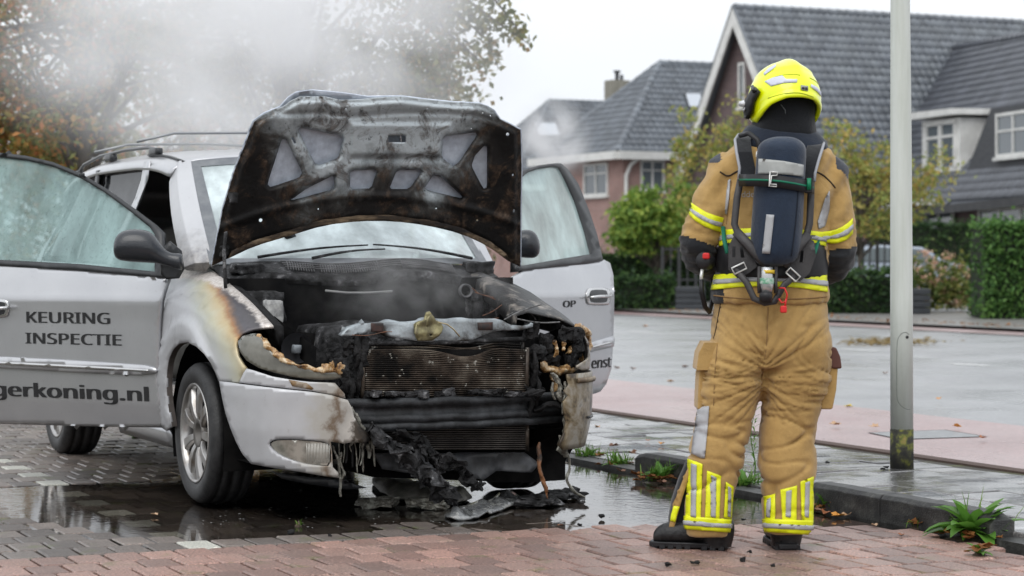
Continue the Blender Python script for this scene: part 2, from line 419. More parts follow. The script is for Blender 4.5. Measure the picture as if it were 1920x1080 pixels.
# --- standing water
m_water, t, b = nt('dirty_water'); t.nodes.remove(b)
tr = nd(t, 'ShaderNodeBsdfTransparent'); tr.inputs[0].default_value = (.74, .72, .69, 1)
gl = nd(t, 'ShaderNodeBsdfGlossy'); gl.inputs['Roughness'].default_value = .035; gl.inputs['Color'].default_value = (.95, .95, .95, 1)
fr = nd(t, 'ShaderNodeFresnel'); fr.inputs[0].default_value = 1.36; mx = nd(t, 'ShaderNodeMixShader')
ge = nd(t, 'ShaderNodeNewGeometry'); bp = nd(t, 'ShaderNodeBump'); bp.inputs['Strength'].default_value = .10; bp.inputs['Distance'].default_value = .006
t.links.new(noi(t, ge.outputs['Position'], 16, 3), bp.inputs['Height'])
for n_ in (gl, fr): t.links.new(bp.outputs[0], n_.inputs['Normal'])
t.links.new(fr.outputs[0], mx.inputs[0]); t.links.new(tr.outputs[0], mx.inputs[1]); t.links.new(gl.outputs[0], mx.inputs[2])
t.links.new(mx.outputs[0], t.nodes['Material Output'].inputs[0])
def puddle(z, grow, label):
    c = sum(PUD, Vector())/len(PUD); pts = []
    for i, p in enumerate(PUD):
        t_ = (PUD[(i+1) % len(PUD)]-PUD[i-1]).normalized(); n_ = Vector((t_.y, -t_.x, 0))
        if inpoly((p+n_*.05).x, (p+n_*.05).y, PUD): n_ = -n_
        pts.append(p+n_*grow)
    V, T = tri2d([(p.x, p.y) for p in pts], [], .2)
    T = [f if (V[f[1]]-V[f[0]]).cross(V[f[2]]-V[f[0]]) > 0 else f[::-1] for f in T]
    mesh('puddle', [(p[0], p[1], z) for p in V], T, m_water, smooth=False, kind='structure', label=label)
puddle(-.0035, .16, 'dark puddle of extinguishing water under and before the burnt van')
# ================================================================== BACKGROUND
m_brown = None
def brick_mat(name, c1, c2, mortar, scale=1.0):
    m, t, b = nt(name); tc = nd(t, 'ShaderNodeTexCoord'); ge = nd(t, 'ShaderNodeNewGeometry')
    sx = nd(t, 'ShaderNodeSeparateXYZ'); t.links.new(ge.outputs['Position'], sx.inputs[0])
    cx = nd(t, 'ShaderNodeCombineXYZ'); t.links.new(mth(t, 'ADD', mth(t, 'MULTIPLY', sx.outputs[0], 1.1), sx.outputs[1]), cx.inputs[0]); t.links.new(sx.outputs[2], cx.inputs[1])
    br = nd(t, 'ShaderNodeTexBrick'); t.links.new(cx.outputs[0], br.inputs['Vector'])
    br.inputs['Color1'].default_value = (*c1, 1); br.inputs['Color2'].default_value = (*c2, 1); br.inputs['Mortar'].default_value = (*mortar, 1)
    br.inputs['Scale'].default_value = scale; br.inputs['Brick Width'].default_value = .22; br.inputs['Row Height'].default_value = .065; br.inputs['Mortar Size'].default_value = .008
    t.links.new(mixc(t, 1.0, br.outputs[0], ramp(t, noi(t, ge.outputs['Position'], 1.2, 5), [(.3, (.75, .75, .75)), (.7, (1.2, 1.2, 1.2))]), 'MULTIPLY'), b.inputs['Base Color'])
    b.inputs['Roughness'].default_value = .85; return m
m_brick = brick_mat('red_house_brick', (.36, .20, .17), (.29, .16, .14), (.40, .34, .32))
m_brickd = brick_mat('dark_house_brick', (.15, .098, .098), (.11, .073, .077), (.15, .135, .135))
m_tile = M('grey_roof_tile', (.115, .13, .15), .42, col2=(.16, .18, .205), scale=1.3, lo=.35, hi=.7, rand=.24, spec=.6)
m_tile2 = M('slate_blue_roof_tile', (.135, .15, .172), .42, col2=(.18, .198, .215), scale=1.3, lo=.35, hi=.7, rand=.24, col3=(.20, .215, .19), spec=.6)
m_tile3 = M('anthracite_roof_tile', (.07, .077, .092), .35, col2=(.10, .108, .128), scale=1.3, lo=.35, hi=.7, rand=.2, spec=.7)
m_wpaint = M('white_wood_paint', (.74, .74, .72), .45, col2=(.62, .62, .60), scale=3)
m_grim = M('dark_board', (.03, .032, .036), .5, col2=(.045, .047, .05), scale=4)
m_hang = M('hung_dark_tile', (.045, .048, .055), .6, col2=(.065, .068, .075), scale=3, stretch=(1, 1, 8))
m_glassb, t, b = nt('window_glass'); b.inputs['Base Color'].default_value = (.10, .12, .135, 1); b.inputs['Roughness'].default_value = .06; b.inputs['Specular IOR Level'].default_value = .9
m_sky_l = M('skylight_glass', (.55, .58, .62), .08, .6)
def tile_me(pu, pv, mat):
    n = 6; top = []; V = []; Fc = []
    for j in range(2):
        for i in range(n+1):
            k = i/n; V.append((k*pu, j*pv*1.06, .034*math.sin(math.pi*min(1, k*1.5))**1.0*(1 if k < .667 else 0)+.010+(.028 if j == 0 else 0)))
    for i in range(n+1): V.append((i/n*pu, 0, -.01))
    for i in range(n):
        Fc.append((i, i+1, n+2+i, n+1+i)); Fc.append((2*n+2+i, 2*n+3+i, i+1, i))
    me = bpy.data.meshes.new('roof_tile'); me.from_pydata(V, [], Fc); me.materials.append(mat)
    me.polygons.foreach_set('use_smooth', [True]*len(me.polygons)); return me
def tiles(house, poly, eu, ev, mat, pu=.27, pv=.33, keep=300):
    """poly: 3-D corners of a roof plane; eu runs along the eave, ev up the slope"""
    nn = eu.cross(ev).normalized(); o = poly[0]
    if nn.z < 0: nn = -nn
    p2 = [((p-o).dot(eu), (p-o).dot(ev)) for p in poly]
    me = tile_me(pu, pv, mat); R = Matrix((eu, ev, nn)).transposed(); inv = WM[house.name].inverted()
    L = []
    x0, x1 = min(p[0] for p in p2), max(p[0] for p in p2); y1 = max(p[1] for p in p2); y0 = min(p[1] for p in p2)
    for j in range(int((y1-y0)/pv)+1):
        for i in range(int((x1-x0)/pu)+1):
            x, y = x0+i*pu, y0+j*pv
            if inpoly(x+pu/2, y+pv/2, p2):
                p = o+eu*x+ev*y
                if inview(p, 60, 9999): L.append(p)
    L.sort(key=lambda p: p.length); mb = MB()
    for i, p in enumerate(L):
        if i < keep:
            ob = bpy.data.objects.new('roof_tile', me); SC.collection.objects.link(ob); ob.parent = house
            ob.matrix_parent_inverse = inv; ob.location = p+nn*.02; ob.rotation_euler = R.to_euler()
        else: mb.add([R @ v.co+p+nn*.02 for v in me.vertices], [list(f.vertices) for f in me.polygons])
    if mb.V: mb.obj('roof_tile_field', mat, house, kind='stuff')
    return keep
def ridge(house, a, b, r, mat):
    n = max(2, int((b-a).length/.36)); mb = MB()
    for i in range(n):
        p, q = a.lerp(b, i/n), a.lerp(b, (i+1.08)/n); mb.tube([p, q], [r*1.12, r*.92], 8)
    mb.obj('ridge_tiles', mat, house, kind='stuff', smooth=False)
def wall_poly(name, pts, mat, house, thick=.2):
    nrm = (pts[1]-pts[0]).cross(pts[2]-pts[0]).normalized()
    if nrm.dot(-pts[0]) < 0: nrm = -nrm
    n = len(pts); V = pts+[p-nrm*thick for p in pts]
    return mesh(name, V, [list(range(n)), [n+i for i in range(n)][::-1]]+[(i, (i+1) % n, n+(i+1) % n, n+i) for i in range(n)], mat, house, smooth=False)
UP = Vector((0, 0, 1))
def window(house, o, e, w, h, nrm, cols=2, transom=.3, label=None):
    """white frame with panes; o = lower left corner on the wall, e along the wall"""
    def bar(x0, x1, y0, y1, d0, d1):
        q = lambda d: [o+e*x0+UP*y0+nrm*d, o+e*x1+UP*y0+nrm*d, o+e*x1+UP*y1+nrm*d, o+e*x0+UP*y1+nrm*d]
        return q(d0), q(d1)
    mb = MB(); f = .085
    for r in ((0, w, 0, f), (0, w, h-f, h), (0, f, f, h-f), (w-f, w, f, h-f)): mb.hexa(*bar(*r, -.02, .06))
    fr_ = mb.obj('window', m_wpaint, house, smooth=False)
    cw = (w-2*f)/cols
    for c in range(cols):
        x0 = f+c*cw; x1 = x0+cw
        if c: MB().hexa(*bar(x0-.04, x0+.04, f, h-f, -.01, .05)).obj('mullion', m_wpaint, fr_, smooth=False)
        ys = [(f, h-f)] if not transom else [(f, h-f-transom), (h-f-transom, h-f)]
        for (y0, y1) in ys:
            mesh('pane', bar(x0, x1, y0, y1, .012, .012)[0], [(0, 1, 2, 3)], m_glassb, fr_, smooth=False)
        if transom: MB().hexa(*bar(x0+.04, x1-.04, h-f-transom-.03, h-f-transom+.03, -.008, .045)).obj('glazing_bar', m_wpaint, fr_, smooth=False)
    MB().hexa(*bar(-.06, w+.06, -.09, 0, 0, .12)).obj('window_sill', m_wpaint, fr_, smooth=False)
def hip_house(label, corner, ln, dp, ze, zr, mt, mwall, hip_far=False):
    """corner: ground corner nearest the street and the camera; ridge across the street direction"""
    h = thing('house', label, 'house', corner); c = Vector(corner)
    w = [c, c+N3*ln, c+N3*ln-D3*dp, c-D3*dp]; wz = [p+UP*ze for p in w]
    mb = MB(); mb.add(w+wz, [(i, (i+1) % 4, 4+(i+1) % 4, 4+i) for i in range(4)]); mb.obj('wall', mwall, h, smooth=False)
    ov = .45; e = [c-N3*ov+D3*ov, c+N3*(ln+ov)+D3*ov, c+N3*(ln+ov)-D3*(dp+ov), c-N3*ov-D3*(dp+ov)]
    e = [p+UP*(ze-.0) for p in e]; hd = dp/2+ov
    r0 = c-N3*ov+N3*hd-D3*(dp/2)+UP*zr; r1 = c+N3*(ln+ov)-(N3*hd if hip_far else Vector())-D3*(dp/2)+UP*zr
    mesh('roof', e+[r0, r1], [(0, 1, 5, 4), (1, 2, 5), (2, 3, 4, 5), (3, 0, 4)], mt, h, smooth=False)
    mb = MB()
    for a, b in ((0, 1), (3, 0)):
        d = (e[b]-e[a]).normalized(); n_ = Vector((d.y, -d.x, 0))
        mb.hexa([e[a]+n_*.0-UP*.26, e[b]-UP*.26, e[b]+UP*.03, e[a]+UP*.03], [p+n_*.14 for p in (e[a]-UP*.26, e[b]-UP*.26, e[b]+UP*.03, e[a]+UP*.03)])
    mb.obj('gutter', m_wpaint, h, smooth=False)
    mesh('soffit', [p-UP*.2 for p in e], [(0, 1, 2, 3)], m_wpaint, h, smooth=False)
    up = (r0-(e[0]+N3*hd)).normalized(); tiles(h, [e[0], e[1], r1, r0], N3, up, mt)
    up2 = (r0-(e[0]-D3*hd)).normalized(); tiles(h, [e[3], e[0], r0], D3, up2, mt)
    ridge(h, r0, r1, .13, mt); ridge(h, e[0], r0, .13, mt); ridge(h, e[3], r0, .12, mt)
    return h, e, r0, r1, ze
def px_on(u, v, p0, n):
    o = Vector((0, 0, H)); d = P(u, v, 1)-o; return o+d*((p0-o).dot(n)/d.dot(n))
# middle house
cM = Vector((4.06, 80, 0)); hM, eM, rM0, rM1, _ = hip_house('red brick house with hipped grey tile roof and white gutter behind the round green tree', cM, 11, 6.6, 4.95, 8.6, m_tile, m_brick)
pw = px_on(1141, 366, cM, N3); window(hM, pw-D3*0, -D3, 2.0, 1.22, -N3)
pw = px_on(1200, 358, cM, D3); window(hM, pw, N3, 1.0, 1.15, D3)
mb = MB(); q = cM+D3*.12-N3*.05; mb.tube([q+N3*.5+D3*.3+UP*4.75, q+N3*.25+D3*.1+UP*4.5, q+N3*.12+UP*4.1, q+N3*.12+UP*.2], .07, 8); mb.obj('downpipe', m_wpaint, hM)
def skylight(h, u0, v0, u1, v1, p0, n, sk=0):
    a = [px_on(*q, p0, n)+n*.1 for q in ((u0, v1), (u1, v1), (u1-sk, v0), (u0-sk, v0))]
    s = wall_poly('skylight', a, m_grim, h, .12); c = sum(a, Vector())/4
    mesh('pane', [c+(p-c)*.9+n*.012 for p in a], [(0, 1, 2, 3)], m_sky_l, s, smooth=False)
nM = N3.cross((rM0-(eM[0]+N3*(6.6/2+.45))).normalized()); nM = nM if nM.z > 0 else -nM
skylight(hM, 1290, 178, 1320, 205, eM[0], nM, 8)
# left house, further off
cL = Vector((.1, 106, 0)); hL, eL, rL0, rL1, _ = hip_house('grey tile hipped roof with bright skylight seen through the smoke, farthest house', cL, 13, 7.2, 4.6, 9.0, m_tile, m_brick)
nL = N3.cross((rL0-(eL[0]+N3*(3.6+.45))).normalized()); nL = nL if nL.z > 0 else -nL
skylight(hL, 1008, 232, 1052, 258, eL[0], nL, 10)
pc = P(1157, 209, 92); mb = MB(); mb.box(pc, (.85, .7, 2.6), rotz(A)); mb.obj('chimney', M('chimney_render', (.22, .21, .175), .9, col2=(.28, .27, .23)), hM, smooth=False)
mb = MB(); mb.tube([pc+UP*1.2, pc+UP*1.65], .09, 8); mb.tube([pc+UP*1.65, pc+UP*1.72], .16, 8); mb.tube([pc+UP*1.3+N3*.22, pc+UP*1.55+N3*.22], .07, 8); mb.obj('flue', m_grim, hM)
# gable house
def gable_house():
    pk = P(1377, 14, 73); h = thing('house', 'tall house with steep grey tile roof and white edged brick gable right of the helmet', 'house', (pk.x, pk.y, 0))
    hd, ln, zr, k = 4.1, 13.5, pk.z, 1.42; ze = zr-hd*k
    eR, eB = pk+D3*hd-UP*(hd*k), pk-D3*hd-UP*(hd*k)
    mesh('roof', [eR, eR+N3*ln, pk+N3*ln, pk, eB, eB+N3*ln], [(0, 1, 2, 3), (3, 2, 5, 4)], m_tile2, h, smooth=False)
    tiles(h, [eR, eR+N3*ln, pk+N3*ln, pk], N3, (pk-eR).normalized(), m_tile2, .27, .335)
    ridge(h, pk, pk+N3*ln, .13, m_tile2)
    g = pk+N3*.35; gR, gB = g+D3*(hd-.3)-UP*(hd*k), g-D3*(hd-.3)-UP*(hd*k)
    mesh('wall', [gR-UP*ze, gR, g, gB, gB-UP*ze, gR+N3*ln-UP*ze, gR+N3*ln], [(0, 1, 2, 3, 4), (0, 5, 6, 1)], m_brickd, h, smooth=False)
    for a, b in ((pk, eR), (pk, eB)):
        d = (b-a).normalized(); w = UP*-.62
        mb = MB(); q = [a-N3*.02, b-N3*.02, b-N3*.02+w, a-N3*.02+w]; mb.hexa(q, [p-N3*.06 for p in q]); mb.obj('barge_board', m_wpaint, h, smooth=False)
        mb = MB(); q = [a-N3*.10+UP*.03, b-N3*.10+UP*.03, b+N3*.1+UP*.03, a+N3*.1+UP*.03]; mb.hexa(q, [p+UP*.06 for p in q]); mb.obj('verge_tiles', m_tile2, h, smooth=False)
    o = px_on(1386, 202, g, N3); window(h, o, D3, .42, 1.5, -N3, 1, 0)
    return h
gable_house()
# dormer house at right
def dormer_house():
    b_ = math.radians(12); E = Vector((math.sin(b_), -math.cos(b_), 0)); Nn = Vector((math.cos(b_), math.sin(b_), 0))
    p0 = P(1860, 376, 60); h = thing('house', 'anthracite tiled house with white dormer window right of the lamp post', 'house', (p0.x, p0.y, 0))
    up = (Nn+UP*1.05).normalized(); rn = E.cross(up); rn = rn if rn.z > 0 else -rn
    on = lambda u, v: px_on(u, v, p0, rn)
    rp = [on(1640, 400), on(1960, 366), on(1960, 62), on(1860, 80), on(1760, 98), on(1650, 112)]
    mesh('roof', rp, [list(range(6))], m_tile3, h, smooth=False)
    tiles(h, rp, E, up, m_tile3, .27, .33)
    for a, b in zip(rp[2:], rp[3:]): ridge(h, a+rn*.05, b+rn*.05, .12, m_tile3)
    g = [rp[0], rp[1]]; mb = MB(); q = [g[0]+rn*.02, g[1]+rn*.02, g[1]-UP*.22, g[0]-UP*.22]; mb.hexa(q, [p-Nn*.16 for p in q]); mb.obj('gutter', m_grim, h, smooth=False)
    # dark hung wall standing out of the roof, with its window
    b1 = on(1808, 322); pf = lambda u, v: px_on(u, v, b1-Nn*.05, Nn)
    wl = [on(1790, 333), on(1812, 318), on(1868, 207), on(1960, 196), on(1960, 322)]
    c1 = on(1880, 312); q1 = lambda u, v: px_on(u, v, c1-Nn*.1, Nn)
    mesh('hung_wall', [q1(1812, 322), q1(1960, 312), q1(1960, 190), q1(1858, 203)], [(0, 1, 2, 3)], m_hang, h, smooth=False)
    mesh('hung_cheek', [q1(1812, 322), q1(1858, 203), on(1868, 203), on(1815, 322)], [(0, 1, 2, 3)], m_hang, h, smooth=False)
    wl_ = q1(1872, 296); window(h, wl_-Nn*.04, E, 3.2, (q1(1872, 214)-q1(1872, 296)).z, -Nn, 3, .42)
    # white dormer
    f0 = on(1727, 331)-Nn*.02; q2 = lambda u, v: px_on(u, v, f0, Nn)
    a, b, c, d = q2(1729, 330), q2(1800, 325), q2(1800, 220), q2(1729, 228)
    dm = mesh('dormer', [a, b, c, d]+[p+Nn*2.6 for p in (a, b, c, d)], [(0, 1, 2, 3), (1, 5, 6, 2), (0, 3, 7, 4), (3, 2, 6, 7)], m_wpaint, h, smooth=False)
    wd = (b-a).length
    rt = [q2(1718, 226), q2(1806, 214), q2(1806, 203), q2(1718, 213)]; mb = MB(); mb.hexa([p-Nn*.35 for p in rt], [p+Nn*3.4 for p in rt]); mb.obj('dormer_roof', m_wpaint, dm, smooth=False)
    o = q2(1738, 321); wH = (q2(1738, 236)-o).z; wW = (q2(1793, 317)-o).length
    def pn(x0, x1, y0, y1, off): return [o+E*x0*wW+UP*y0*wH-Nn*off, o+E*x1*wW+UP*y0*wH-Nn*off, o+E*x1*wW+UP*y1*wH-Nn*off, o+E*x0*wW+UP*y1*wH-Nn*off]
    for x0, x1 in ((.06, .44), (.56, .95)):
        for y0, y1 in ((.05, .68), (.74, .96)): mesh('pane', pn(x0, x1, y0, y1, .02), [(0, 1, 2, 3)], m_glassb, dm, smooth=False)
    mb = MB()
    for r in ((-.03, .05, 0, 1), (.45, .55, 0, 1), (.96, 1.03, 0, 1), (-.03, 1.03, -.05, .045), (-.03, 1.03, .97, 1.05), (.05, .45, .68, .74), (.55, .96, .68, .74)): mb.hexa(pn(*r, .0), pn(*r, .07))
    mb.obj('dormer_window_frame', m_wpaint, dm, smooth=False)
    # wall below the eave
    w0 = g[0]+Nn*.6; w1 = g[1]+Nn*.6+E*2
    mesh('wall', [Vector((w0.x, w0.y, 0)), Vector((w1.x, w1.y, 0)), w1+UP*.3, w0+UP*.3], [(0, 1, 2, 3)], m_brickd, h, smooth=False)
    q3 = lambda u, v: px_on(u, v, w0, Nn)
    for u0, u1, vt, vb in ((1712, 1790, 396, 470), (1838, 1960, 391, 500)):
        o3 = q3(u0, vb)-Nn*.02; window(h, o3, E, (q3(u1, vb)-q3(u0, vb)).length, (q3(u0, vt)-q3(u0, vb)).z, -Nn, 3, .0)
    aw = [q3(1712, 389)-Nn*.5, q3(1790, 384)-Nn*.5, q3(1790, 374)-Nn*.5, q3(1712, 379)-Nn*.5]; mb = MB(); mb.hexa([p-Nn*.5 for p in aw], [p+Nn*.3 for p in aw]); mb.obj('porch_fascia', m_wpaint, h, smooth=False)
dormer_house()
# ---------------------------------------------------------------- leaves, trees, hedges
def leaf_quads(mb, pts, size, flat=.0, seed=1):
    rnd = random.Random(seed)
    for p in pts:
        s = size*rnd.uniform(.6, 1.35)
        a = Vector((rnd.gauss(0, 1)*(1-flat), rnd.gauss(0, 1)*(1-flat), rnd.gauss(0, 1)+(2.5 if flat else 0))).normalized()
        b = a.orthogonal().normalized(); b = (Matrix.Rotation(rnd.uniform(0, 6.28), 3, a) @ b); c = a.cross(b)
        n = len(mb.V); mb.V += [p-b*s, p-c*s*.55+a*s*.1, p+b*s, p+c*s*.55+a*s*.1]; mb.F.append([n, n+1, n+2, n+3])
m_bark = M('tree_bark', (.07, .06, .05), .9, col2=(.12, .105, .085), scale=7, stretch=(1, 1, .25), bump=1, bscale=18, bdist=.04)
m_autumn = Mleaf('autumn_leaves', [(.18, (.09, .13, .04)), (.40, (.19, .21, .06)), (.55, (.38, .27, .07)), (.70, (.52, .23, .07)), (.9, (.36, .11, .05))])
m_olive = Mleaf('olive_leaves', [(.2, (.08, .11, .035)), (.5, (.17, .19, .055)), (.7, (.28, .25, .07)), (.85, (.40, .22, .06))])
m_young = Mleaf('turning_leaves', [(.2, (.18, .24, .06)), (.48, (.32, .36, .10)), (.70, (.46, .38, .12)), (.9, (.50, .28, .09))])
m_bright = Mleaf('bright_green_leaves', [(.25, (.08, .16, .03)), (.5, (.18, .30, .055)), (.75, (.34, .43, .08)), (.95, (.46, .48, .12))])
m_hedge = Mleaf('hedge_leaves', [(.3, (.018, .045, .018)), (.55, (.04, .085, .028)), (.8, (.08, .15, .04))])
m_hedge2 = Mleaf('fresh_hedge_leaves', [(.3, (.04, .10, .025)), (.55, (.09, .20, .05)), (.85, (.18, .32, .08))])
m_core = M('hedge_dark_core', (.012, .02, .009), .9)
def tree(label, base, hgt, blobs, mat, size, ncl, per, tr, seed, group=None, spread=.42, lean=(0, 0), cat='tree'):
    rnd = random.Random(seed); base = Vector(base)
    t_ = thing('tree', label, cat, base, group=group)
    mb = MB(); top = base+Vector((lean[0], lean[1], hgt)); n = 8
    pth = [base.lerp(top, k/n)+Vector((nz((k*.4, seed, 0)), nz((seed, k*.4, 1)), 0))*tr*.8*(k > 0) for k in range(n+1)]
    mb.tube(pth, [tr*(1.25 if k == 0 else 1)*(1-.7*k/n) for k in range(n+1)], 10)
    tips = []
    for (c, r) in blobs:
        c = Vector(c); r = Vector(r)
        for _ in range(max(1, int(ncl*r.x*r.z))):
            d = Vector((rnd.gauss(0, 1), rnd.gauss(0, 1), rnd.gauss(0, 1))).normalized()*rnd.uniform(.35, 1.0)**.6
            p = c+Vector((d.x*r.x, d.y*r.y, d.z*r.z))
            if nz(p, 1.1/max(.6, r.x*.35), seed) > -.28: tips.append(p)
    for p in tips[::max(1, len(tips)//42)]:
        k = rnd.uniform(.35, .95); a = base.lerp(top, k); m_ = a.lerp(p, .5)+Vector((0, 0, rnd.uniform(-.05, .12)*(p-a).length))
        mb.tube([a, m_, p], [tr*.32, tr*.18, tr*.05], 5)
    mb.obj('trunk', m_bark, t_)
    lf = MB(); pts = []
    for p in tips:
        sp = spread*rnd.uniform(.5, 1.2)
        for _ in range(per): pts.append(p+Vector((rnd.gauss(0, sp), rnd.gauss(0, sp), rnd.gauss(0, sp*.75))))
    leaf_quads(lf, pts, size, seed=seed); lf.obj('crown', mat, t_, smooth=False)
    return t_
def gx(u, Y): return (u-960)/F*Y
def blob_px(L, Y):
    k = Y/F; return [(tuple(P(u, v, Y+dy)), (ru*k, rd, rv*k)) for u, v, ru, rv, dy, rd in L]
tree('large autumn tree with thick trunk and rusty leaves at far left', (gx(158, 28), 28, 0), 4.6,
     blob_px([(60, 60, 230, 190, 0, 1.2), (250, -20, 220, 150, .3, 1.2), (60, 225, 150, 85, -.5, .7), (-60, 150, 150, 170, 0, 1), (330, 130, 150, 120, 1, .8), (20, 285, 110, 50, 0, .6)], 28), m_autumn, .050, 75, 40, .14, 11, spread=.2)
tree('wide olive green tree behind the smoke with a drooping branch at right', (gx(545, 22), 22, 0), 3.8,
     blob_px([(420, 50, 220, 190, .5, 1.1), (640, 20, 260, 190, 0, 1), (620, 150, 250, 80, .2, .7), (790, 60, 90, 120, -.3, .5), (830, 140, 60, 70, -.3, .4), (700, 200, 150, 60, 0, .6)], 22), m_olive, .040, 120, 36, .12, 12, spread=.16)
for i_, (u_, Y_, lab, mt_) in enumerate(((-60, 62, 'dense brown green tree far behind the open right door', m_autumn), (150, 66, 'broad dark autumn tree far behind the van roof', m_olive), (360, 60, 'far tree half hidden by smoke behind the roof rails', m_autumn), (560, 64, 'far green tree hidden behind the raised hood', m_olive), (760, 70, 'far tree between the hood and the farthest house', m_olive))):
    tree(lab, (gx(u_, Y_), Y_, 0), 5.2, blob_px([(u_, 330, 130, 130, 0, 1.5), (u_+40, 230, 110, 100, .5, 1.5), (u_-60, 420, 110, 70, -.5, 1.2), (u_+70, 440, 90, 60, 0, 1)], Y_), mt_, .11, 14, 40, .22, 40+i_, group='trees far behind the van', spread=.4)
# drooping branch ends against the sky, part of the same tree
tw = bpy.data.objects['tree.001']; mb = MB(); lf = MB(); pts = []; rnd = random.Random(5)
for q in ([(780, -40), (850, 20), (915, 75), (935, 130)], [(800, -60), (890, 10), (950, 55), (995, 85)], [(790, 10), (850, 70), (895, 110), (915, 125)], [(830, -60), (920, -10), (960, 40), (975, 62)], [(790, -20), (850, 5), (905, 45), (925, 90)]):
    p3 = [P(u, v, 21.5) for u, v in q]; mb.tube(p3, [.018, .013, .008, .004], 5)
    for a, b in zip(p3, p3[1:]):
        for _ in range(48): pts.append(a.lerp(b, rnd.random())+Vector((rnd.gauss(0, .06), rnd.gauss(0, .1), rnd.gauss(0, .055))))
leaf_quads(lf, pts, .042, seed=9); mb.obj('drooping_branch', m_bark, tw); lf.obj('drooping_leaves', m_olive, tw, smooth=False)
tree('small round headed tree with bright green leaves before the red house', (gx(1232, 52), 52, 0), 1.6,
     [((gx(1225, 52), 52, 2.0), (1.0, .9, .80)), ((gx(1290, 52), 52.3, 2.2), (.6, .7, .75)), ((gx(1180, 52), 51.8, 1.7), (.4, .5, .45))], m_bright, .075, 260, 30, .07, 13, spread=.13)
tree('young tree turning yellow and orange left of the firefighter', (gx(1352, 47), 47, 0), 3.2,
     [((gx(1330, 47), 47, 2.9), (.95, .8, 1.1)), ((gx(1400, 47), 47, 3.1), (.5, .6, .9)), ((gx(1290, 47), 47, 3.7), (.35, .5, .6)), ((gx(1375, 47), 47, 4.1), (.25, .4, .5))], m_young, .06, 62, 28, .06, 14, spread=.16)
tree('young tree with thin olive and orange crown between firefighter and lamp post', (gx(1612, 46), 46, 0), 3.0,
     [((gx(1610, 46), 46, 2.3), (1.15, .9, .85)), ((gx(1575, 46), 46, 3.3), (.35, .5, .8)), ((gx(1660, 46), 46, 3.0), (.5, .6, .7)), ((gx(1725, 46), 46, 2.5), (.5, .6, .55)), ((gx(1760, 46), 46, 3.0), (.22, .4, .35))], m_young, .06, 80, 28, .07, 15, spread=.16)
def hedge(label, u0, u1, vt, vb, dpt, mat, size=.05, dens=1500, seed=1, ground_z=.0, name='hedge', z0=None):
    Y = (H-ground_z)*F/(vb-V0); x0, x1 = gx(u0, Y), gx(u1, Y); zt = P(0, vt, Y).z
    h = thing(name, label, name.replace('_', ' '), ((x0+x1)/2, Y+dpt/2, ground_z))
    mb = MB(); mb.box(((x0+x1)/2, Y+dpt/2+.05, (zt+ground_z)/2-.04), (x1-x0-.1, dpt-.1, zt-ground_z-.1)); mb.obj('dark_core', m_core, h, smooth=False)  # one solid dark green box fills the inside
    rnd = random.Random(seed); pts = []
    n = int(dens*(x1-x0)*(zt+dpt))
    for _ in range(n):
        x = rnd.uniform(x0, x1); k = rnd.random()
        wob = .10*nz((x, seed, 0), 2.2)+.07*nz((x, seed, 3), 6)+(abs(rnd.gauss(0, .09)) if rnd.random() < .12 else 0)
        if k < zt/(zt+dpt)*.8: p = Vector((x, Y+.04+rnd.gauss(0, .06)+.10*nz((x*2.5, seed, rnd.random()*2)), rnd.uniform(ground_z, zt+wob)))
        elif k < .92: p = Vector((x, Y+rnd.uniform(0, dpt), zt+wob-abs(rnd.gauss(0, .03))))
        else: p = Vector((rnd.choice((x0, x1))+rnd.gauss(0, .02), Y+rnd.uniform(0, dpt), rnd.uniform(ground_z, zt+wob)))
        pts.append(p)
    lf = MB(); leaf_quads(lf, pts, size, seed=seed); lf.obj('foliage', mat, h, smooth=False); return h
hedge('low clipped hedge behind the open left door, left of the dark planter', 1130, 1266, 520, 580, .8, m_hedge, .05, 900, 21, .045)
hedge('taller clipped hedge standing behind the low hedge and round tree', 1060, 1420, 474, 566, 1.0, m_hedge, .05, 600, 22, .045)
hedge('long low clipped hedge between firefighter and lamp post', 1545, 1712, 510, 588, .9, m_hedge, .05, 800, 23, .045)
hedge('tall bright green hedge block at the right edge', 1843, 1990, 419, 598, 1.3, m_hedge2, .05, 1100, 24, .045)
hedge('dark hedge at the back below the dormer house', 1640, 1840, 420, 560, .9, m_hedge, .05, 500, 25, .045)
m_planter = M('dark_planter', (.028, .032, .038), .5, col2=(.04, .045, .052), scale=3)
def planter(label, u0, u1, vt, vb):
    Y = (H-.045)*F/(vb-V0); a, b = P(u0, vb, Y), P(u1, vt, Y); w = b.x-a.x; hh = b.z-a.z
    t_ = thing('planter', label, 'planter', ((a.x+b.x)/2, Y+.4, a.z), group='dark planter boxes by the hedges')
    for i in range(4): MB().box(((a.x+b.x)/2, Y+.4, a.z+hh*(i+.5)/4), (w, .8, hh/4-.015)).obj('board', m_planter, t_, smooth=False, bevel=.01)
    MB().box(((a.x+b.x)/2, Y+.4, b.z-.06), (w-.08, .72, .05)).obj('soil', m_dirt, t_, smooth=False)
planter('dark slatted planter box at the end of the low hedge left of the firefighter', 1266, 1322, 538, 580)
planter('dark planter box right of the lamp post, before the hydrangea', 1700, 1745, 541, 589)
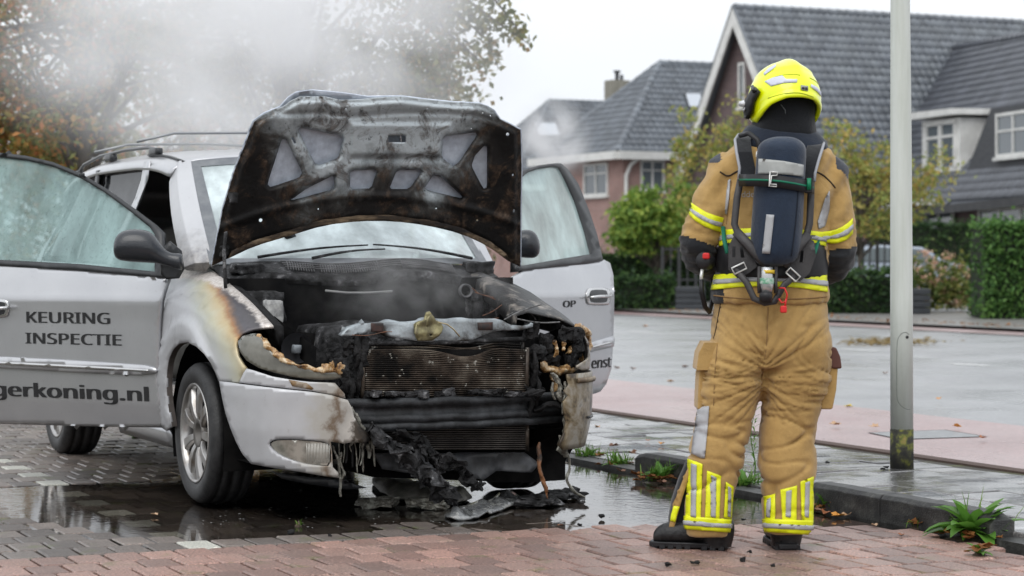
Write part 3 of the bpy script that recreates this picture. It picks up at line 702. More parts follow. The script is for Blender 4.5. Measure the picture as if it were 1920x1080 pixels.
# hydrangea
def hydrangea():
    Y = (H-.045)*F/(585-V0); h = thing('hydrangea', 'hydrangea bush with faded pink and cream flower heads right of the planter', 'shrub', (gx(1775, Y), Y+.5, .045)); rnd = random.Random(31)
    pts = [Vector((gx(rnd.uniform(1700, 1838), Y), Y+.5+rnd.gauss(0, .3), .1+abs(rnd.gauss(.45, .28)))) for _ in range(2600)]
    lf = MB(); leaf_quads(lf, pts, .055, seed=31); lf.obj('foliage', Mleaf('hydrangea_leaves', [(.3, (.06, .10, .02)), (.6, (.15, .19, .05)), (.85, (.28, .25, .07))]), h, smooth=False)
    mp_ = Mleaf('faded_flowers', [(.25, (.60, .38, .26)), (.5, (.72, .42, .34)), (.8, (.78, .66, .42))])
    for (u, v) in [(1735, 475), (1750, 492), (1775, 482), (1800, 500), (1722, 505), (1765, 510), (1740, 520), (1790, 525), (1815, 515), (1830, 532), (1720, 545), (1765, 545), (1800, 548), (1775, 560), (1730, 565), (1795, 570), (1752, 532), (1818, 560)]:
        c = P(u, v, Y+rnd.uniform(.1, .5)); f = MB(); leaf_quads(f, [c+Vector((rnd.gauss(0, .06), rnd.gauss(0, .06), rnd.gauss(0, .05))) for _ in range(46)], .035, seed=int(u)); f.obj('flower_head', mp_, h, smooth=False)
hydrangea()
def fence(label, u0, u1, vt, vb, n, Y):
    t_ = thing('iron_fence', label, 'fence', (gx((u0+u1)/2, Y), Y, .045)); z1 = P(0, vt, Y).z
    for i in range(n):
        x = gx(lerp(u0, u1, i/(n-1)), Y); MB().box((x, Y, z1/2), (.07 if i % 2 == 0 else .03, .05, z1)).obj('post' if i % 2 == 0 else 'bar', m_grim, t_, smooth=False)
    for z in (z1-.06, z1*.45): MB().box((gx((u0+u1)/2, Y), Y+.002, z), (gx(u1, Y)-gx(u0, Y), .03, .04)).obj('rail', m_grim, t_, smooth=False)
fence('dark iron fence behind the round tree, left of the firefighter', 1242, 1336, 462, 560, 7, 50)
fence('dark iron fence before the parked car', 1562, 1700, 452, 575, 11, 47.5)
# parked car
def parked_car():
    Y = 52; h = thing('parked_car', 'silver blue car parked behind the low hedge beside the lamp post', 'car', (gx(1655, Y), Y, .045), math.radians(14))
    mp_ = M('silver_blue_paint', (.34, .38, .44), .25, .5); gl_ = M('car_window', (.05, .07, .075), .08, spec=.9); rb = M('parked_tyre', (.02, .02, .02), .8)
    prof = [(-1.9, .35), (-1.95, .75), (-1.8, .92), (-1.3, 1.0), (-.75, 1.33), (.35, 1.38), (1.0, 1.28), (1.65, 1.0), (1.95, .9), (2.0, .4)]
    yw = lambda z: .80-max(0, z-.9)*.42
    mb = MB(); mb.loft([[Vector((-x, s*yw(z), z)) for x, z in prof] for s in (-1, -.92, .92, 1)]); mb.V = [Vector((v.x, v.y, v.z)) for v in mb.V]; mb.obj('body', mp_, h, smooth=False, bevel=.05, local=True)
    for s in (-1, 1):
        for q in ([(1.12, 1.0), (.72, 1.27), (.1, 1.31), (.1, 1.0)], [(.02, 1.0), (.02, 1.31), (-.4, 1.32), (-.95, 1.22), (-1.35, 1.0)]):
            mesh('side_window', [(x, s*(yw(z)+.012), z) for x, z in q], [list(range(len(q)))], gl_, h, smooth=False, local=True)
    mesh('windscreen', [(1.28, -.62, 1.03), (1.28, .62, 1.03), (.80, .54, 1.32), (.80, -.54, 1.32)], [(0, 1, 2, 3)], gl_, h, smooth=False, local=True)
    for x in (-1.2, 1.25):
        for s in (-1, 1):
            mb = MB(); mb.lathe([(.0, .1), (.2, .1), (.3, .08), (.31, 0), (.31, -.1)], (x, s*.72, .31), (0, s, 0), 20); mb.obj('wheel', rb, h, local=True)
parked_car()
# street sign at the far left edge
sg = thing('traffic_sign', 'pale blue edged sign panel at the left picture edge among the leaves', 'sign', (gx(-12, 30), 30, 0))
MB().box(P(-14, 253, 30), (.30, .02, .28)).obj('panel', M('sign_panel', (.42, .52, .62), .4), sg, smooth=False)
MB().tube([(gx(-12, 30), 30.04, 0), (gx(-12, 30), 30.04, 2.9)], .03, 8).obj('post', M('galvanised', (.35, .36, .37), .5, .5), sg)
# ---------------------------------------------------------------- lamp post
m_post = M('pale_green_grey_paint', (.62, .65, .61), .45, col2=(.55, .58, .53), scale=3, stretch=(6, 6, .5), bump=.15, bscale=50)
m_postlow, t, b = nt('mossy_black_base'); tc = nd(t, 'ShaderNodeTexCoord')
f = noi(t, tc.outputs['Object'], 16, 6); t.links.new(ramp(t, f, [(.42, (.012, .012, .011)), (.52, (.035, .035, .02)), (.60, (.12, .13, .02)), (.72, (.22, .16, .05))]), b.inputs['Base Color']); b.inputs['Roughness'].default_value = .8
bp_ = G(1691, 876, .04); lp = thing('lamp_post', 'tall pale grey green lamp post with mossy black foot beside the firefighter', 'lamp post', bp_)
def lpx(z): return bp_+Vector((-.0013*z*z*.6-.0015*z, 0, z))
zb = .20
MB().tube([lpx(zb), lpx(.9), lpx(1.8), lpx(2.7), lpx(4.5), lpx(6)], [.0605, .0595, .056, .050, .045, .04], 32).obj('shaft', m_post, lp)
MB().tube([lpx(-.05), lpx(zb+.004)], [.0625, .062], 32).obj('foot', m_postlow, lp)
MB().tube([lpx(6), lpx(6.2)+Vector((.25, .12, .05)), lpx(6.2)+Vector((.7, .3, .08))], [.04, .035, .03], 12).obj('arm', m_post, lp)
MB().box(lpx(6.2)+Vector((.95, .4, .06)), (.6, .2, .1), rotz(A)).obj('lamp_head', m_post, lp, smooth=False, bevel=.03)
# access hatch: thin recessed outline on the shaft, and its lock
def onpost(u, v):
    Y = bp_.y-.0603; p = P(u, v, Y); z = p.z-bp_.z; c = lpx(z); x = max(-.059, min(.059, p.x-c.x)); return Vector((c.x+x, c.y-math.sqrt(max(1e-6, .0603**2-x*x))-.0006, p.z))
dm_ = M('hatch_gap', (.10, .11, .10), .8); hl = [(1705, 628), (1699, 622), (1690, 625), (1684, 634), (1682, 650), (1682, 740), (1683, 752), (1690, 762), (1700, 768), (1707, 768)]
MB().tube([onpost(*q) for q in chaikin([Vector((*q, 0)) for q in hl], 2, False) for q in [(q.x, q.y)]], .0011, 5).obj('hatch_edge', dm_, lp)
MB().tube([onpost(1701, 632), onpost(1701, 632)+Vector((0, -.004, 0))], .008, 12).obj('hatch_lock', M('lock_black', (.02, .02, .02), .4), lp)
# ================================================================== THE BURNT VAN
CX, CY = -.701, 10.665
CAR_A = A-math.pi/2
van = thing('minivan', 'silver minivan with open hood and open front doors, its nose burnt out and smoking', 'van', (CX, CY, 0), CAR_A)
CM = WM[van.name]; CI = CM.inverted(); CI3 = CI.to_3x3(); CAML = CI @ Vector((0, 0, H))
def W2L(p): return CI @ Vector(p)
def rayl(u, v): return CI3 @ Vector(((u-960)/F, 1, -(v-V0)/F))
def plx(x0):           # car plane x = x0
    def f(u, v):
        d = rayl(u, v); return CAML+d*((x0-CAML.x)/d.x)
    return f
def Lp(u, v, Y): return W2L(P(u, v, Y))
# ---- paint and burnt materials
def paint_mat(name, burn=None):
    m, t, b = nt(name); tc = nd(t, 'ShaderNodeTexCoord'); ob = tc.outputs['Object']
    base = ramp(t, noi(t, ob, 2.5, 6), [(.3, (.46, .465, .485)), (.7, (.54, .545, .56))])
    grime = ramp(t, noi(t, ob, 55, 4, .7), [(.26, (.84, .83, .81)), (.38, (1, 1, 1))]); base = mixc(t, 1.0, base, grime, 'MULTIPLY')
    sp = nd(t, 'ShaderNodeSeparateXYZ'); t.links.new(ob, sp.inputs[0])
    met = None
    if burn == 'fender':
        # distance from the engine bay edge, measured down the slope of the panel
        e = mth(t, 'ADD', mth(t, 'MULTIPLY', sp.outputs[0], .35), mth(t, 'MULTIPLY', sp.outputs[2], .62))
        e = mth(t, 'ADD', e, mth(t, 'MULTIPLY', sp.outputs[1], .90))
        k = mth(t, 'ADD', e, mth(t, 'MULTIPLY', mth(t, 'SUBTRACT', noi(t, ob, 7, 5), .5), .10))
        k = mth(t, 'ADD', mth(t, 'MULTIPLY', mth(t, 'SUBTRACT', k, BURN0), 1/BURNW), 0.0, True)
        bc = ramp(t, k, [(0, (.5, .5, .5)), (.18, (.47, .48, .45)), (.38, (.50, .48, .36)), (.56, (.46, .36, .20)), (.66, (.30, .15, .06)), (.74, (.10, .07, .06)), (.80, (.075, .07, .08)), (1, (.09, .085, .09))])
        col = mixc(t, mth(t, 'MULTIPLY', k, 6, True), base, bc)
        # bare ash where the paint has flaked off along the top edge
        a = mth(t, 'ADD', sp.outputs[1], mth(t, 'MULTIPLY', mth(t, 'SUBTRACT', noi(t, ob, 14, 7, .7), .5), .09))
        a = mth(t, 'ADD', a, mth(t, 'MULTIPLY', sp.outputs[0], -.05))
        am = ramp(t, mth(t, 'MULTIPLY', mth(t, 'ADD', a, ASH0), 1.0), [(.49, (0, 0, 0)), (.51, (1, 1, 1))])
        xm = ramp(t, sp.outputs[0], [(0, (.0, .0, .0)), (.05, (1, 1, 1))])
        ash = ramp(t, noi(t, ob, 60, 6, .75), [(.3, (.34, .30, .27)), (.5, (.62, .57, .53)), (.7, (.80, .77, .75))])
        col = mixc(t, am, col, ash); met = am
        # soot runs over the arch
        mp = nd(t, 'ShaderNodeMapping'); mp.inputs['Scale'].default_value = (26, 4, 1.2); t.links.new(ob, mp.inputs[0])
        rn = ramp(t, noi(t, mp.outputs[0], 1.6, 4), [(.58, (0, 0, 0)), (.68, (.55, .55, .55))])
        rz_ = ramp(t, sp.outputs[2], [(.70, (0, 0, 0)), (.76, (1, 1, 1)), (.84, (1, 1, 1)), (.90, (0, 0, 0))])
        rx_ = ramp(t, mth(t, 'ADD', sp.outputs[0], .5), [(.2, (0, 0, 0)), (.26, (1, 1, 1)), (.46, (1, 1, 1)), (.56, (0, 0, 0))])
        col = mixc(t, mixc(t, 1.0, mixc(t, 1.0, rn, rz_, 'MULTIPLY'), rx_, 'MULTIPLY'), col, (.10, .10, .11))
    elif burn == 'bumper':
        k = mth(t, 'ADD', mth(t, 'ADD', sp.outputs[1], .72), mth(t, 'MULTIPLY', mth(t, 'SUBTRACT', noi(t, ob, 9, 6), .5), .22))
        k = mth(t, 'ADD', k, mth(t, 'MULTIPLY', sp.outputs[2], -.10))
        bc = ramp(t, k, [(0.02, (.5, .5, .5)), (.13, (.44, .42, .38)), (.165, (.17, .12, .08)), (.20, (.42, .40, .37)), (.25, (.55, .52, .48)), (.27, (.08, .065, .05)), (.31, (.02, .018, .017))])
        col = mixc(t, ramp(t, k, [(.0, (0, 0, 0)), (.10, (1, 1, 1))]), base, bc)
    elif burn == 'burnt':
        n_ = noi(t, ob, 6, 7, .65, .4)
        bc = ramp(t, n_, [(.30, (.015, .013, .011)), (.42, (.06, .045, .03)), (.49, (.22, .17, .10)), (.58, (.34, .31, .26)), (.70, (.10, .08, .06))])
        g = ramp(t, mth(t, 'ADD', sp.outputs[1], mth(t, 'MULTIPLY', mth(t, 'SUBTRACT', n_, .5), .3)), [(.68, (1, 1, 1)), (.82, (.85, .85, .85)), (.94, (.4, .4, .4))])
        col = mixc(t, g, base, bc)
    elif burn == 'apillar':
        g = ramp(t, mth(t, 'ADD', sp.outputs[2], mth(t, 'MULTIPLY', mth(t, 'SUBTRACT', noi(t, ob, 12, 6), .5), .3)), [(1.12, (1, 1, 1)), (1.3, (0, 0, 0))])
        g.node.color_ramp.elements[0].position = .0
        k = mth(t, 'SUBTRACT', 1.30, mth(t, 'ADD', sp.outputs[2], mth(t, 'MULTIPLY', mth(t, 'SUBTRACT', noi(t, ob, 16, 6), .5), .25)))
        col = mixc(t, ramp(t, k, [(.0, (0, 0, 0)), (.18, (.8, .8, .8))]), base, ramp(t, noi(t, ob, 30, 5), [(.35, (.12, .11, .11)), (.6, (.34, .32, .30))]))
    else: col = base
    t.links.new(col, b.inputs['Base Color'])
    b.inputs['Metallic'].default_value = .72; b.inputs['Roughness'].default_value = .30; b.inputs['Coat Weight'].default_value = .6; b.inputs['Coat Roughness'].default_value = .08
    if burn:
        rl = ramp(t, noi(t, ob, 18, 4), [(.35, (.36,)*3), (.65, (.55,)*3)]); t.links.new(rl, b.inputs['Roughness']); b.inputs['Coat Weight'].default_value = .12; b.inputs['Metallic'].default_value = .35
    return m
BURN0, BURNW, ASH0 = -.25, .31, 1.275
m_paint = paint_mat('silver_paint'); m_fender = paint_mat('burnt_fender_paint', 'fender'); m_bump = paint_mat('melted_bumper_paint', 'bumper')
m_burnt = paint_mat('burnt_silver', 'burnt'); m_apil = paint_mat('sooty_pillar_paint', 'apillar')
m_char = M('charred_black', (.006, .006, .0065), .6, spec=.22, col2=(.026, .025, .026), scale=14, lo=.4, hi=.7, bump=.9, bscale=45, bdist=.012, rough2=.8)
m_charg = M('char_with_grey_ash', (.009, .009, .0095), .65, spec=.25, col2=(.05, .05, .053), col3=(.34, .34, .35), scale=16, lo=.42, hi=.59, bump=1, bscale=50, bdist=.012)
m_void = M('soot_and_cavity_shade', (.006, .006, .0065), .9, spec=.08, col2=(.014, .0135, .0135), scale=9)  # soot in the engine bay; on backings and underbody, shade painted near-black
m_plast = M('black_plastic', (.022, .024, .027), .35, col2=(.035, .037, .04), scale=12, bump=.15, bscale=200)
m_mirr = M('dark_grey_mirror_plastic', (.022, .025, .031), .2, col2=(.06, .062, .068), scale=9, lo=.55, hi=.75, bump=.2, bscale=120, coat=.2)
m_rub = M('tyre_rubber', (.014, .014, .015), .55, col2=(.03, .03, .031), scale=20, bump=.3, bscale=90)
m_alloy = M('dirty_alloy', (.42, .41, .40), .28, .85, col2=(.24, .20, .16), scale=14, lo=.5, hi=.72)
m_frit = M('windscreen_border', (.13, .14, .155), .35, col2=(.19, .20, .21), scale=10)
m_chrome = M('dull_chrome', (.58, .58, .58), .2, .9)
def fog_mat(name, col, alpha, drops, rough=.35, streak=0):
    m, t, b = nt(name); tc = nd(t, 'ShaderNodeTexCoord'); ob = tc.outputs['Object']
    mp = nd(t, 'ShaderNodeMapping'); mp.inputs['Scale'].default_value = (1, 1, .45); t.links.new(ob, mp.inputs[0])
    n1 = noi(t, mp.outputs[0], 4.5, 6)
    t.links.new(ramp(t, n1, [(.32, tuple(c*.72 for c in col)), (.55, col), (.75, tuple(min(1, c*1.28) for c in col))]), b.inputs['Base Color'])
    b.inputs['Roughness'].default_value = rough; b.inputs['Coat Weight'].default_value = .6; b.inputs['Coat Roughness'].default_value = .06
    vo = nd(t, 'ShaderNodeTexVoronoi'); vo.inputs['Scale'].default_value = 170; t.links.new(ob, vo.inputs['Vector'])
    hgt = ramp(t, vo.outputs['Distance'], [(.0, (1, 1, 1)), (.35, (0, 0, 0))])
    gate = ramp(t, noi(t, ob, 60, 2), [(.5, (0, 0, 0)), (.62, (1, 1, 1))]); hgt = mixc(t, 1.0, hgt, gate, 'MULTIPLY')
    bumpn(t, b, hgt, drops, .004)
    tr = nd(t, 'ShaderNodeBsdfTransparent'); tr.inputs[0].default_value = (.72, .86, .84, 1)
    mx = nd(t, 'ShaderNodeMixShader')
    f = ramp(t, n1, [(.3, (max(0, alpha-.22),)*3), (.7, (min(1, alpha+.08),)*3)])
    t.links.new(f, mx.inputs[0]); t.links.new(tr.outputs[0], mx.inputs[1]); t.links.new(b.outputs[0], mx.inputs[2])
    t.links.new(mx.outputs[0], t.nodes['Material Output'].inputs[0]); return m
m_fog = fog_mat('fogged_green_glass', (.25, .375, .37), .80, 1.0)
m_fog2 = fog_mat('pale_fogged_glass', (.50, .63, .62), .82, .5)
m_wind = fog_mat('fogged_windscreen', (.66, .75, .76), .84, .3)
m_tint = M('dark_side_glass', (.010, .011, .013), .07, spec=.07, col2=(.05, .052, .056), col3=(.09, .092, .095), scale=2.6, lo=.40, hi=.60, stretch=(1, 1, 2))  # paler mottle in the colour stands in for blurred reflections
K = dict(parent=van, local=True)
KS = dict(parent=van, local=True, cam_local=CAML)
# ---- body hull (x forward, y to the car's left, z up; half width as a function of x and z)
WZ = [(.15, .82), (.26, .88), (.40, .91), (.55, .922), (.72, .924), (.88, .916), (.945, .903), (.975, .877), (1.02, .825), (1.06, .765), (1.09, .70), (1.11, .60)]
ZT = [(-.6, 1.14), (-.3, 1.12), (0, 1.085), (.2, 1.04), (.4, .975), (.6, .90), (.8, .845), (1.0, .80)]
def hull_w(x, z, flare=True):
    drop = 1.11-itp(ZT, x); zz = z
    if z > .60: zz = .60+(z-.60)*(1.11-.60)/(max(.05, 1.11-drop-.60))
    w = itp(WZ, zz)
    if x > .12:
        k = min(.9999, (x-.12)/.83); w *= (1-k**3.8)**(1/3.8)
    if flare:
        r = math.hypot(x, z-.335)
        if z > .2: w += .022*sstep(.56, .515, r)*(1-.5*sstep(.47, .42, r))
    return w
def hull(side=-1, off=0.0, flare=True):
    def f(u, v):
        d = rayl(u, v)
        def g(t): p = CAML+d*t; return side*p.y-(hull_w(p.x, p.z, flare)+off) if p.x < .9495 else 1.0
        t0 = 8.6; a = t0; b = None; st = .04
        best = (1e9, t0)
        for i in range(70):
            t1 = t0+st*(i+1); gv = g(t1)
            if abs(gv) < best[0]: best = (abs(gv), t1)
            if gv <= 0: a, b = t1-st, t1; break
        if b is None: return CAML+d*best[1]
        for _ in range(22):
            c = (a+b)/2
            if g(c) > 0: a = c
            else: b = c
        return CAML+d*b
    return f
# right front fender
arch = [(411, 716), (404, 699), (395, 681), (383, 664), (368, 650), (352, 642), (336, 644), (324, 655), (316, 674), (312, 700), (312, 735), (315, 765), (322, 800)]
fo = [(344, 492), (366, 494), (388, 499), (408, 514), (430, 531), (452, 549), (472, 567), (492, 588), (507, 604), (513, 611), (498, 613), (474, 617), (455, 624), (445, 634), (442, 648), (446, 668), (456, 684), (461, 690), (455, 702), (448, 719)]+arch+[(312, 808), (300, 800), (292, 740), (291, 650), (296, 590), (305, 550), (316, 522)]
sheet('front_fender', fo, [], hull(-1), 7, m_fender, solid=.012, label='scorched right front fender with rainbow burn marks', **KS)
# wheel arch lip and dark liner
lipp = [hull(-1)(*q) for q in chaikin([Vector((*q, 0)) for q in arch], 1, False) for q in [(q.x, q.y)]]
MB().loft([[p+Vector((0, .002, 0)), p+Vector((0, .03, 0))] for p in lipp], cap=False, closed=False).obj('arch_lip', M('rusty_lip', (.07, .06, .055), .6, col2=(.14, .12, .11)), **K)
mb = MB()
for s in (-1, 1):
    for x0 in (0, -2.85):
        rings = []
        for i in range(17):
            a = math.radians(-20+220*i/16); rings.append([Vector((x0+.435*math.cos(a), s*y, .335+.435*math.sin(a))) for y in (.86, .50)])
        MB().loft(rings, cap=False, closed=False).obj('wheel_arch_liner', m_void, **K)
# side repeater
p = hull(-1)(302, 607)+Vector((-.006, -.008, 0)); mb = MB(); mb.lathe([(.0, .022), (.012, .018), (.018, .008), (.02, 0)], p, (-.2, -1, 0), 14); mb.obj('side_indicator', M('amber_lens', (.55, .13, .03), .2, coat=.5), **K)
# ---- bumper cover, right half still standing
bo = [(411, 715), (430, 717), (449, 720), (500, 726), (545, 731), (586, 735), (622, 741), (652, 750), (660, 765), (664, 782), (676, 800), (690, 812), (696, 825), (684, 832), (664, 828), (645, 832), (620, 828), (623, 850), (624, 876), (634, 886), (636, 896), (610, 893), (558, 884), (510, 877), (471, 870), (455, 852), (443, 830), (432, 803), (423, 776), (416, 745)]
fog = chaikin([(503, 832), (512, 825), (535, 823), (575, 825), (613, 829), (620, 838), (621, 874), (600, 873), (565, 868), (535, 858), (514, 846)], 1)
fogp = [(q[0], q[1]) for q in fog]
sheet('bumper_cover', bo, [fogp], hull(-1, .016, False), 7, m_bump, solid=.008, label='right half of the silver bumper, melted and blistered at its inner edge', **KS)
fl_ = sheet('fog_lamp', [(lerp(563, q[0], .95), lerp(849, q[1], .95)) for q in fogp], [], hull(-1, .006, False), 6, M('fog_lens', (.16, .155, .13), .12, .3, col2=(.34, .33, .29), scale=14, coat=.9), **KS)
mb = MB()
for i in range(16):
    u = 575+i*2.8; a, b = hull(-1, .008, False)(u, 831), hull(-1, .008, False)(u+1, 868); mb.tube([a, b], .0016, 5)
mb.obj('lens_rib', M('lens_rib', (.55, .54, .50), .2, .3), fl_, local=True, kind='stuff')
mb = MB(); mb.loft([[hull(-1, o, False)(*q) for o in (.019, -.012)] for q in fogp+[fogp[0]]], cap=False, closed=False); mb.obj('fog_lamp_bezel', m_plast, fl_, local=True)
bt = [(448, 718), (456, 700), (462, 691), (476, 695), (510, 706), (545, 712), (580, 716), (628, 718), (646, 738), (648, 747), (622, 740), (586, 733), (545, 729), (500, 724)]
sheet('bumper_top', bt, [], hull(-1, .004, False), 6, m_bump, solid=.006, **KS)
wj = [(541, 712), (575, 718), (588, 728), (584, 731), (548, 724)]
sheet('washer_cover', wj, [], hull(-1, .012, False), 6, M('scorched_cover', (.36, .34, .30), .5, col2=(.20, .12, .05), scale=14), solid=.006, **KS)
# left half: param piece round the corner of the hull
def hp(side, a, z, off=0.0):        # a in degrees round the corner: 0 nose, 90 side
    y = side*1.0; lo, hi = .12, .95
    # find x with plan angle a
    best = None
    for _ in range(36):
        x = (lo+hi)/2; w = hull_w(x, z, False)
        if math.degrees(math.atan2(w, (x-.12)*1.08)) > a: lo = x
        else: hi = x
    w = hull_w(x, z, False); n = Vector((math.cos(math.radians(a)), side*math.sin(math.radians(a)), 0))
    return Vector((x, side*w, z))+n*off
def corner(name, side, a0, a1, z0, z1, off, mat, na=22, nzz=14, rag=None, solid=.01, **k):
    V = []; Fc = []
    for i in range(na+1):
        for j in range(nzz+1):
            kz = j/nzz; z = lerp(z0, z1, kz); a = lerp(a0+(rag(z) if rag else 0), a1, i/na); V.append(hp(side, a, z, off+.006*math.sin(kz*math.pi)))
    for i in range(na):
        for j in range(nzz):
            q = (i*(nzz+1)+j, (i+1)*(nzz+1)+j, (i+1)*(nzz+1)+j+1, i*(nzz+1)+j+1); Fc.append(q if side > 0 else q[::-1])
    return mesh(name, V, Fc, mat, solid=solid, **K, **k)
corner('bumper_cover', 1, 38, 88, .27, .62, .016, m_burnt, rag=lambda z: 5*nz((z*14, 0, 0))+6*nz((z*40, 3, 0))-2, label='left bumper corner, browned and dripping')
corner('bumper_groove', 1, 46, 88, .405, .415, .030, m_plast, nzz=1)
corner('washer_cover', 1, 40, 52, .575, .60, .03, M('browned_cover', (.12, .08, .045), .5, col2=(.30, .24, .16), scale=16), nzz=2)
corner('headlamp_rim', 1, 44, 84, .63, .80, .002, m_burnt, rag=lambda z: 14*sstep(.66, .74, z)+6*nz((z*30, 1, 0)))
# left fender: seen along its top edge from inside
V = []; Fc = []
xs = [-.35+i*.045 for i in range(22)]
for x in xs:
    zt = itp(ZT, x)
    for j in range(9):
        z = lerp(.62, zt, j/8); V.append(Vector((x, hull_w(x, z), z)))
    V.append(Vector((x, hull_w(x, zt)-.06, zt-.015))); V.append(Vector((x, hull_w(x, zt)-.07, zt-.09)))
for i in range(21):
    for j in range(10):
        x, z = xs[i], lerp(.62, itp(ZT, xs[i]), min(1, j/8))
        if math.hypot(x+.02, z-.335) < .43: continue
        Fc.append((i*11+j, i*11+j+1, (i+1)*11+j+1, (i+1)*11+j))
mesh('front_fender', V, Fc, M('soot_fender', (.03, .03, .031), .5, col2=(.30, .27, .24), scale=12, lo=.52, hi=.72, bump=.4, bscale=50), solid=.008, label='blackened left front fender', **K)
# inner edge rail of the right fender
mb = MB(); rl = [hull(-1)(*q)+Vector((0, .004, -.002)) for q in ((392, 502), (412, 518), (434, 535), (456, 553), (476, 571), (496, 592), (510, 607))]
mb.loft([[p, p+Vector((0, .05, -.012)), p+Vector((0, .055, -.10)), p+Vector((0, .03, -.10))] for p in rl]); mb.obj('fender_rail', m_char, **K)
# ---- engine bay
def lumpy(name, V0_, Fc, mat, amp, sc, seed, **k):
    bm = bmesh.new(); me = bpy.data.meshes.new('tmp'); me.from_pydata([Vector(v) for v in V0_], [], Fc); bm.from_mesh(me)
    bmesh.ops.subdivide_edges(bm, edges=bm.edges[:], cuts=k.pop('cuts', 3), use_grid_fill=True, smooth=k.pop('round', .0)); bm.normal_update()
    for v in bm.verts: v.co += v.normal*amp*(fbm(v.co, sc, seed)+.35*fbm(v.co, sc*4, seed+5))
    V = [v.co.copy() for v in bm.verts]; T = [[v.index for v in f.verts] for f in bm.faces]; bm.free(); bpy.data.meshes.remove(me)
    return mesh(name, V, T, mat, **k)
def lbox(name, c, size, mat, amp=.015, sc=9, seed=1, cuts=6, rnd_=.4, rot=None, **k):
    n = cuts+1; idx = {}; V = []; Fc = []; pw_ = lerp(16, 2.6, min(1, rnd_)); c = Vector(c)
    def vid(p):
        kx = tuple(round(a, 5) for a in p)
        if kx not in idx:
            m_ = (abs(p[0])**pw_+abs(p[1])**pw_+abs(p[2])**pw_)**(1/pw_)
            w = Vector((p[0]/m_*size[0]/2, p[1]/m_*size[1]/2, p[2]/m_*size[2]/2))
            if rot is not None: w = rot @ w
            w += c
            if amp: w += (w-c).normalized()*amp*(fbm(w, sc, seed)+.35*fbm(w, sc*4, seed+5))
            idx[kx] = len(V); V.append(w)
        return idx[kx]
    for ax in range(3):
        for s in (-1, 1):
            for i in range(n):
                for j in range(n):
                    q = []
                    for a, b in ((i, j), (i+1, j), (i+1, j+1), (i, j+1)):
                        p = [0, 0, 0]; p[ax] = s; p[(ax+1) % 3] = -1+2*a/n; p[(ax+2) % 3] = -1+2*b/n; q.append(vid(p))
                    Fc.append(q if s > 0 else q[::-1])
    return mesh(name, V, Fc, mat, **{**K, **k})
mb = MB(); mb.add([(.08, -.74, .3), (.08, .74, .3), (.08, .74, 1.06), (.08, -.74, 1.06)], [(0, 1, 2, 3)]); mb.add([(.08, -.72, .36), (.78, -.70, .36), (.78, .70, .36), (.08, .72, .36)], [(0, 1, 2, 3)])
mb.obj('firewall', m_void, smooth=False, **K)
for s in (-1, 1):
    MB().add([(.05, s*.70, .36), (.80, s*.55, .36), (.80, s*.55, .76), (.45, s*.64, .9), (.05, s*.68, 1.03)], [(0, 1, 2, 3, 4)]).obj('inner_wing', m_void, smooth=False, **K)
lbox('engine_cover', (.40, -.20, .70), (.42, .50, .30), m_charg, .02, 8, 3, 9)
lbox('engine_block', (.42, .24, .62), (.42, .42, .26), m_char, .03, 9, 4, 8)
lbox('air_box', (.30, .52, .68), (.34, .22, .25), m_char, .03, 9, 5, 7)
lbox('battery_tray', (.45, -.52, .62), (.3, .22, .24), m_char, .025, 9, 6, 7)
lbox('strut_tower', (.10, -.58, .92), (.18, .20, .16), m_charg, .015, 12, 7, 7, .7)
lbox('strut_tower', (.10, .58, .92), (.18, .20, .16), m_charg, .015, 12, 8, 7, .7)
p = plx(.42)(512, 586); lbox('fluid_reservoir', p, (.09, .075, .115), M('scorched_reservoir', (.20, .20, .20), .5, col2=(.42, .42, .41), scale=20, bump=.4), .006, 14, 9, 5, .25)
# intake ring, rail, wires
q = plx(.16)(875, 545); mb = MB(); mb.lathe([(.024, -.01), (.03, .0), (.034, .0), (.036, -.02)], q, (1, 0, .1), 18); mb.obj('hose_stub', M('grey_hose_end', (.10, .10, .105), .6), **K)
mb = MB(); mb.tube([plx(.18)(*q_) for q_ in ((610, 545), (650, 549), (690, 549), (735, 546))], .006, 8); mb.obj('grey_pipe', M('ash_pipe', (.23, .23, .23), .6), **K)
m_cu = M('burnt_copper_wire', (.26, .11, .06), .5, .4, col2=(.12, .07, .05), scale=40); m_wir = M('ash_wire', (.20, .20, .20), .7, col2=(.07, .07, .07), scale=60)
for pts, x0, mt, r in (([(885, 540), (900, 553), (925, 556), (945, 570), (950, 575)], .3, m_cu, .0028), ([(890, 548), (915, 556), (940, 566), (960, 580)], .32, m_cu, .0022), ([(905, 592), (925, 584), (945, 568), (965, 560)], .4, m_cu, .0022),
                       ([(945, 600), (965, 588), (990, 578), (1015, 571)], .6, m_wir, .004), ([(950, 592), (985, 575), (1005, 600)], .55, m_wir, .003), ([(965, 560), (985, 567), (998, 585), (1003, 600)], .45, m_wir, .003), ([(660, 628), (690, 630), (720, 622), (735, 622)], .83, m_cu, .002), ([(840, 600), (870, 597), (905, 601), (935, 596)], .7, m_cu, .002), ([(970, 598), (1010, 606), (1050, 604)], .6, m_wir, .004)):
    pts = chaikin([Vector((*q_, 0)) for q_ in pts], 2, False); MB().tube([plx(x0)(q_.x, q_.y) for q_ in pts], r, 6).obj('wire', mt, **K)
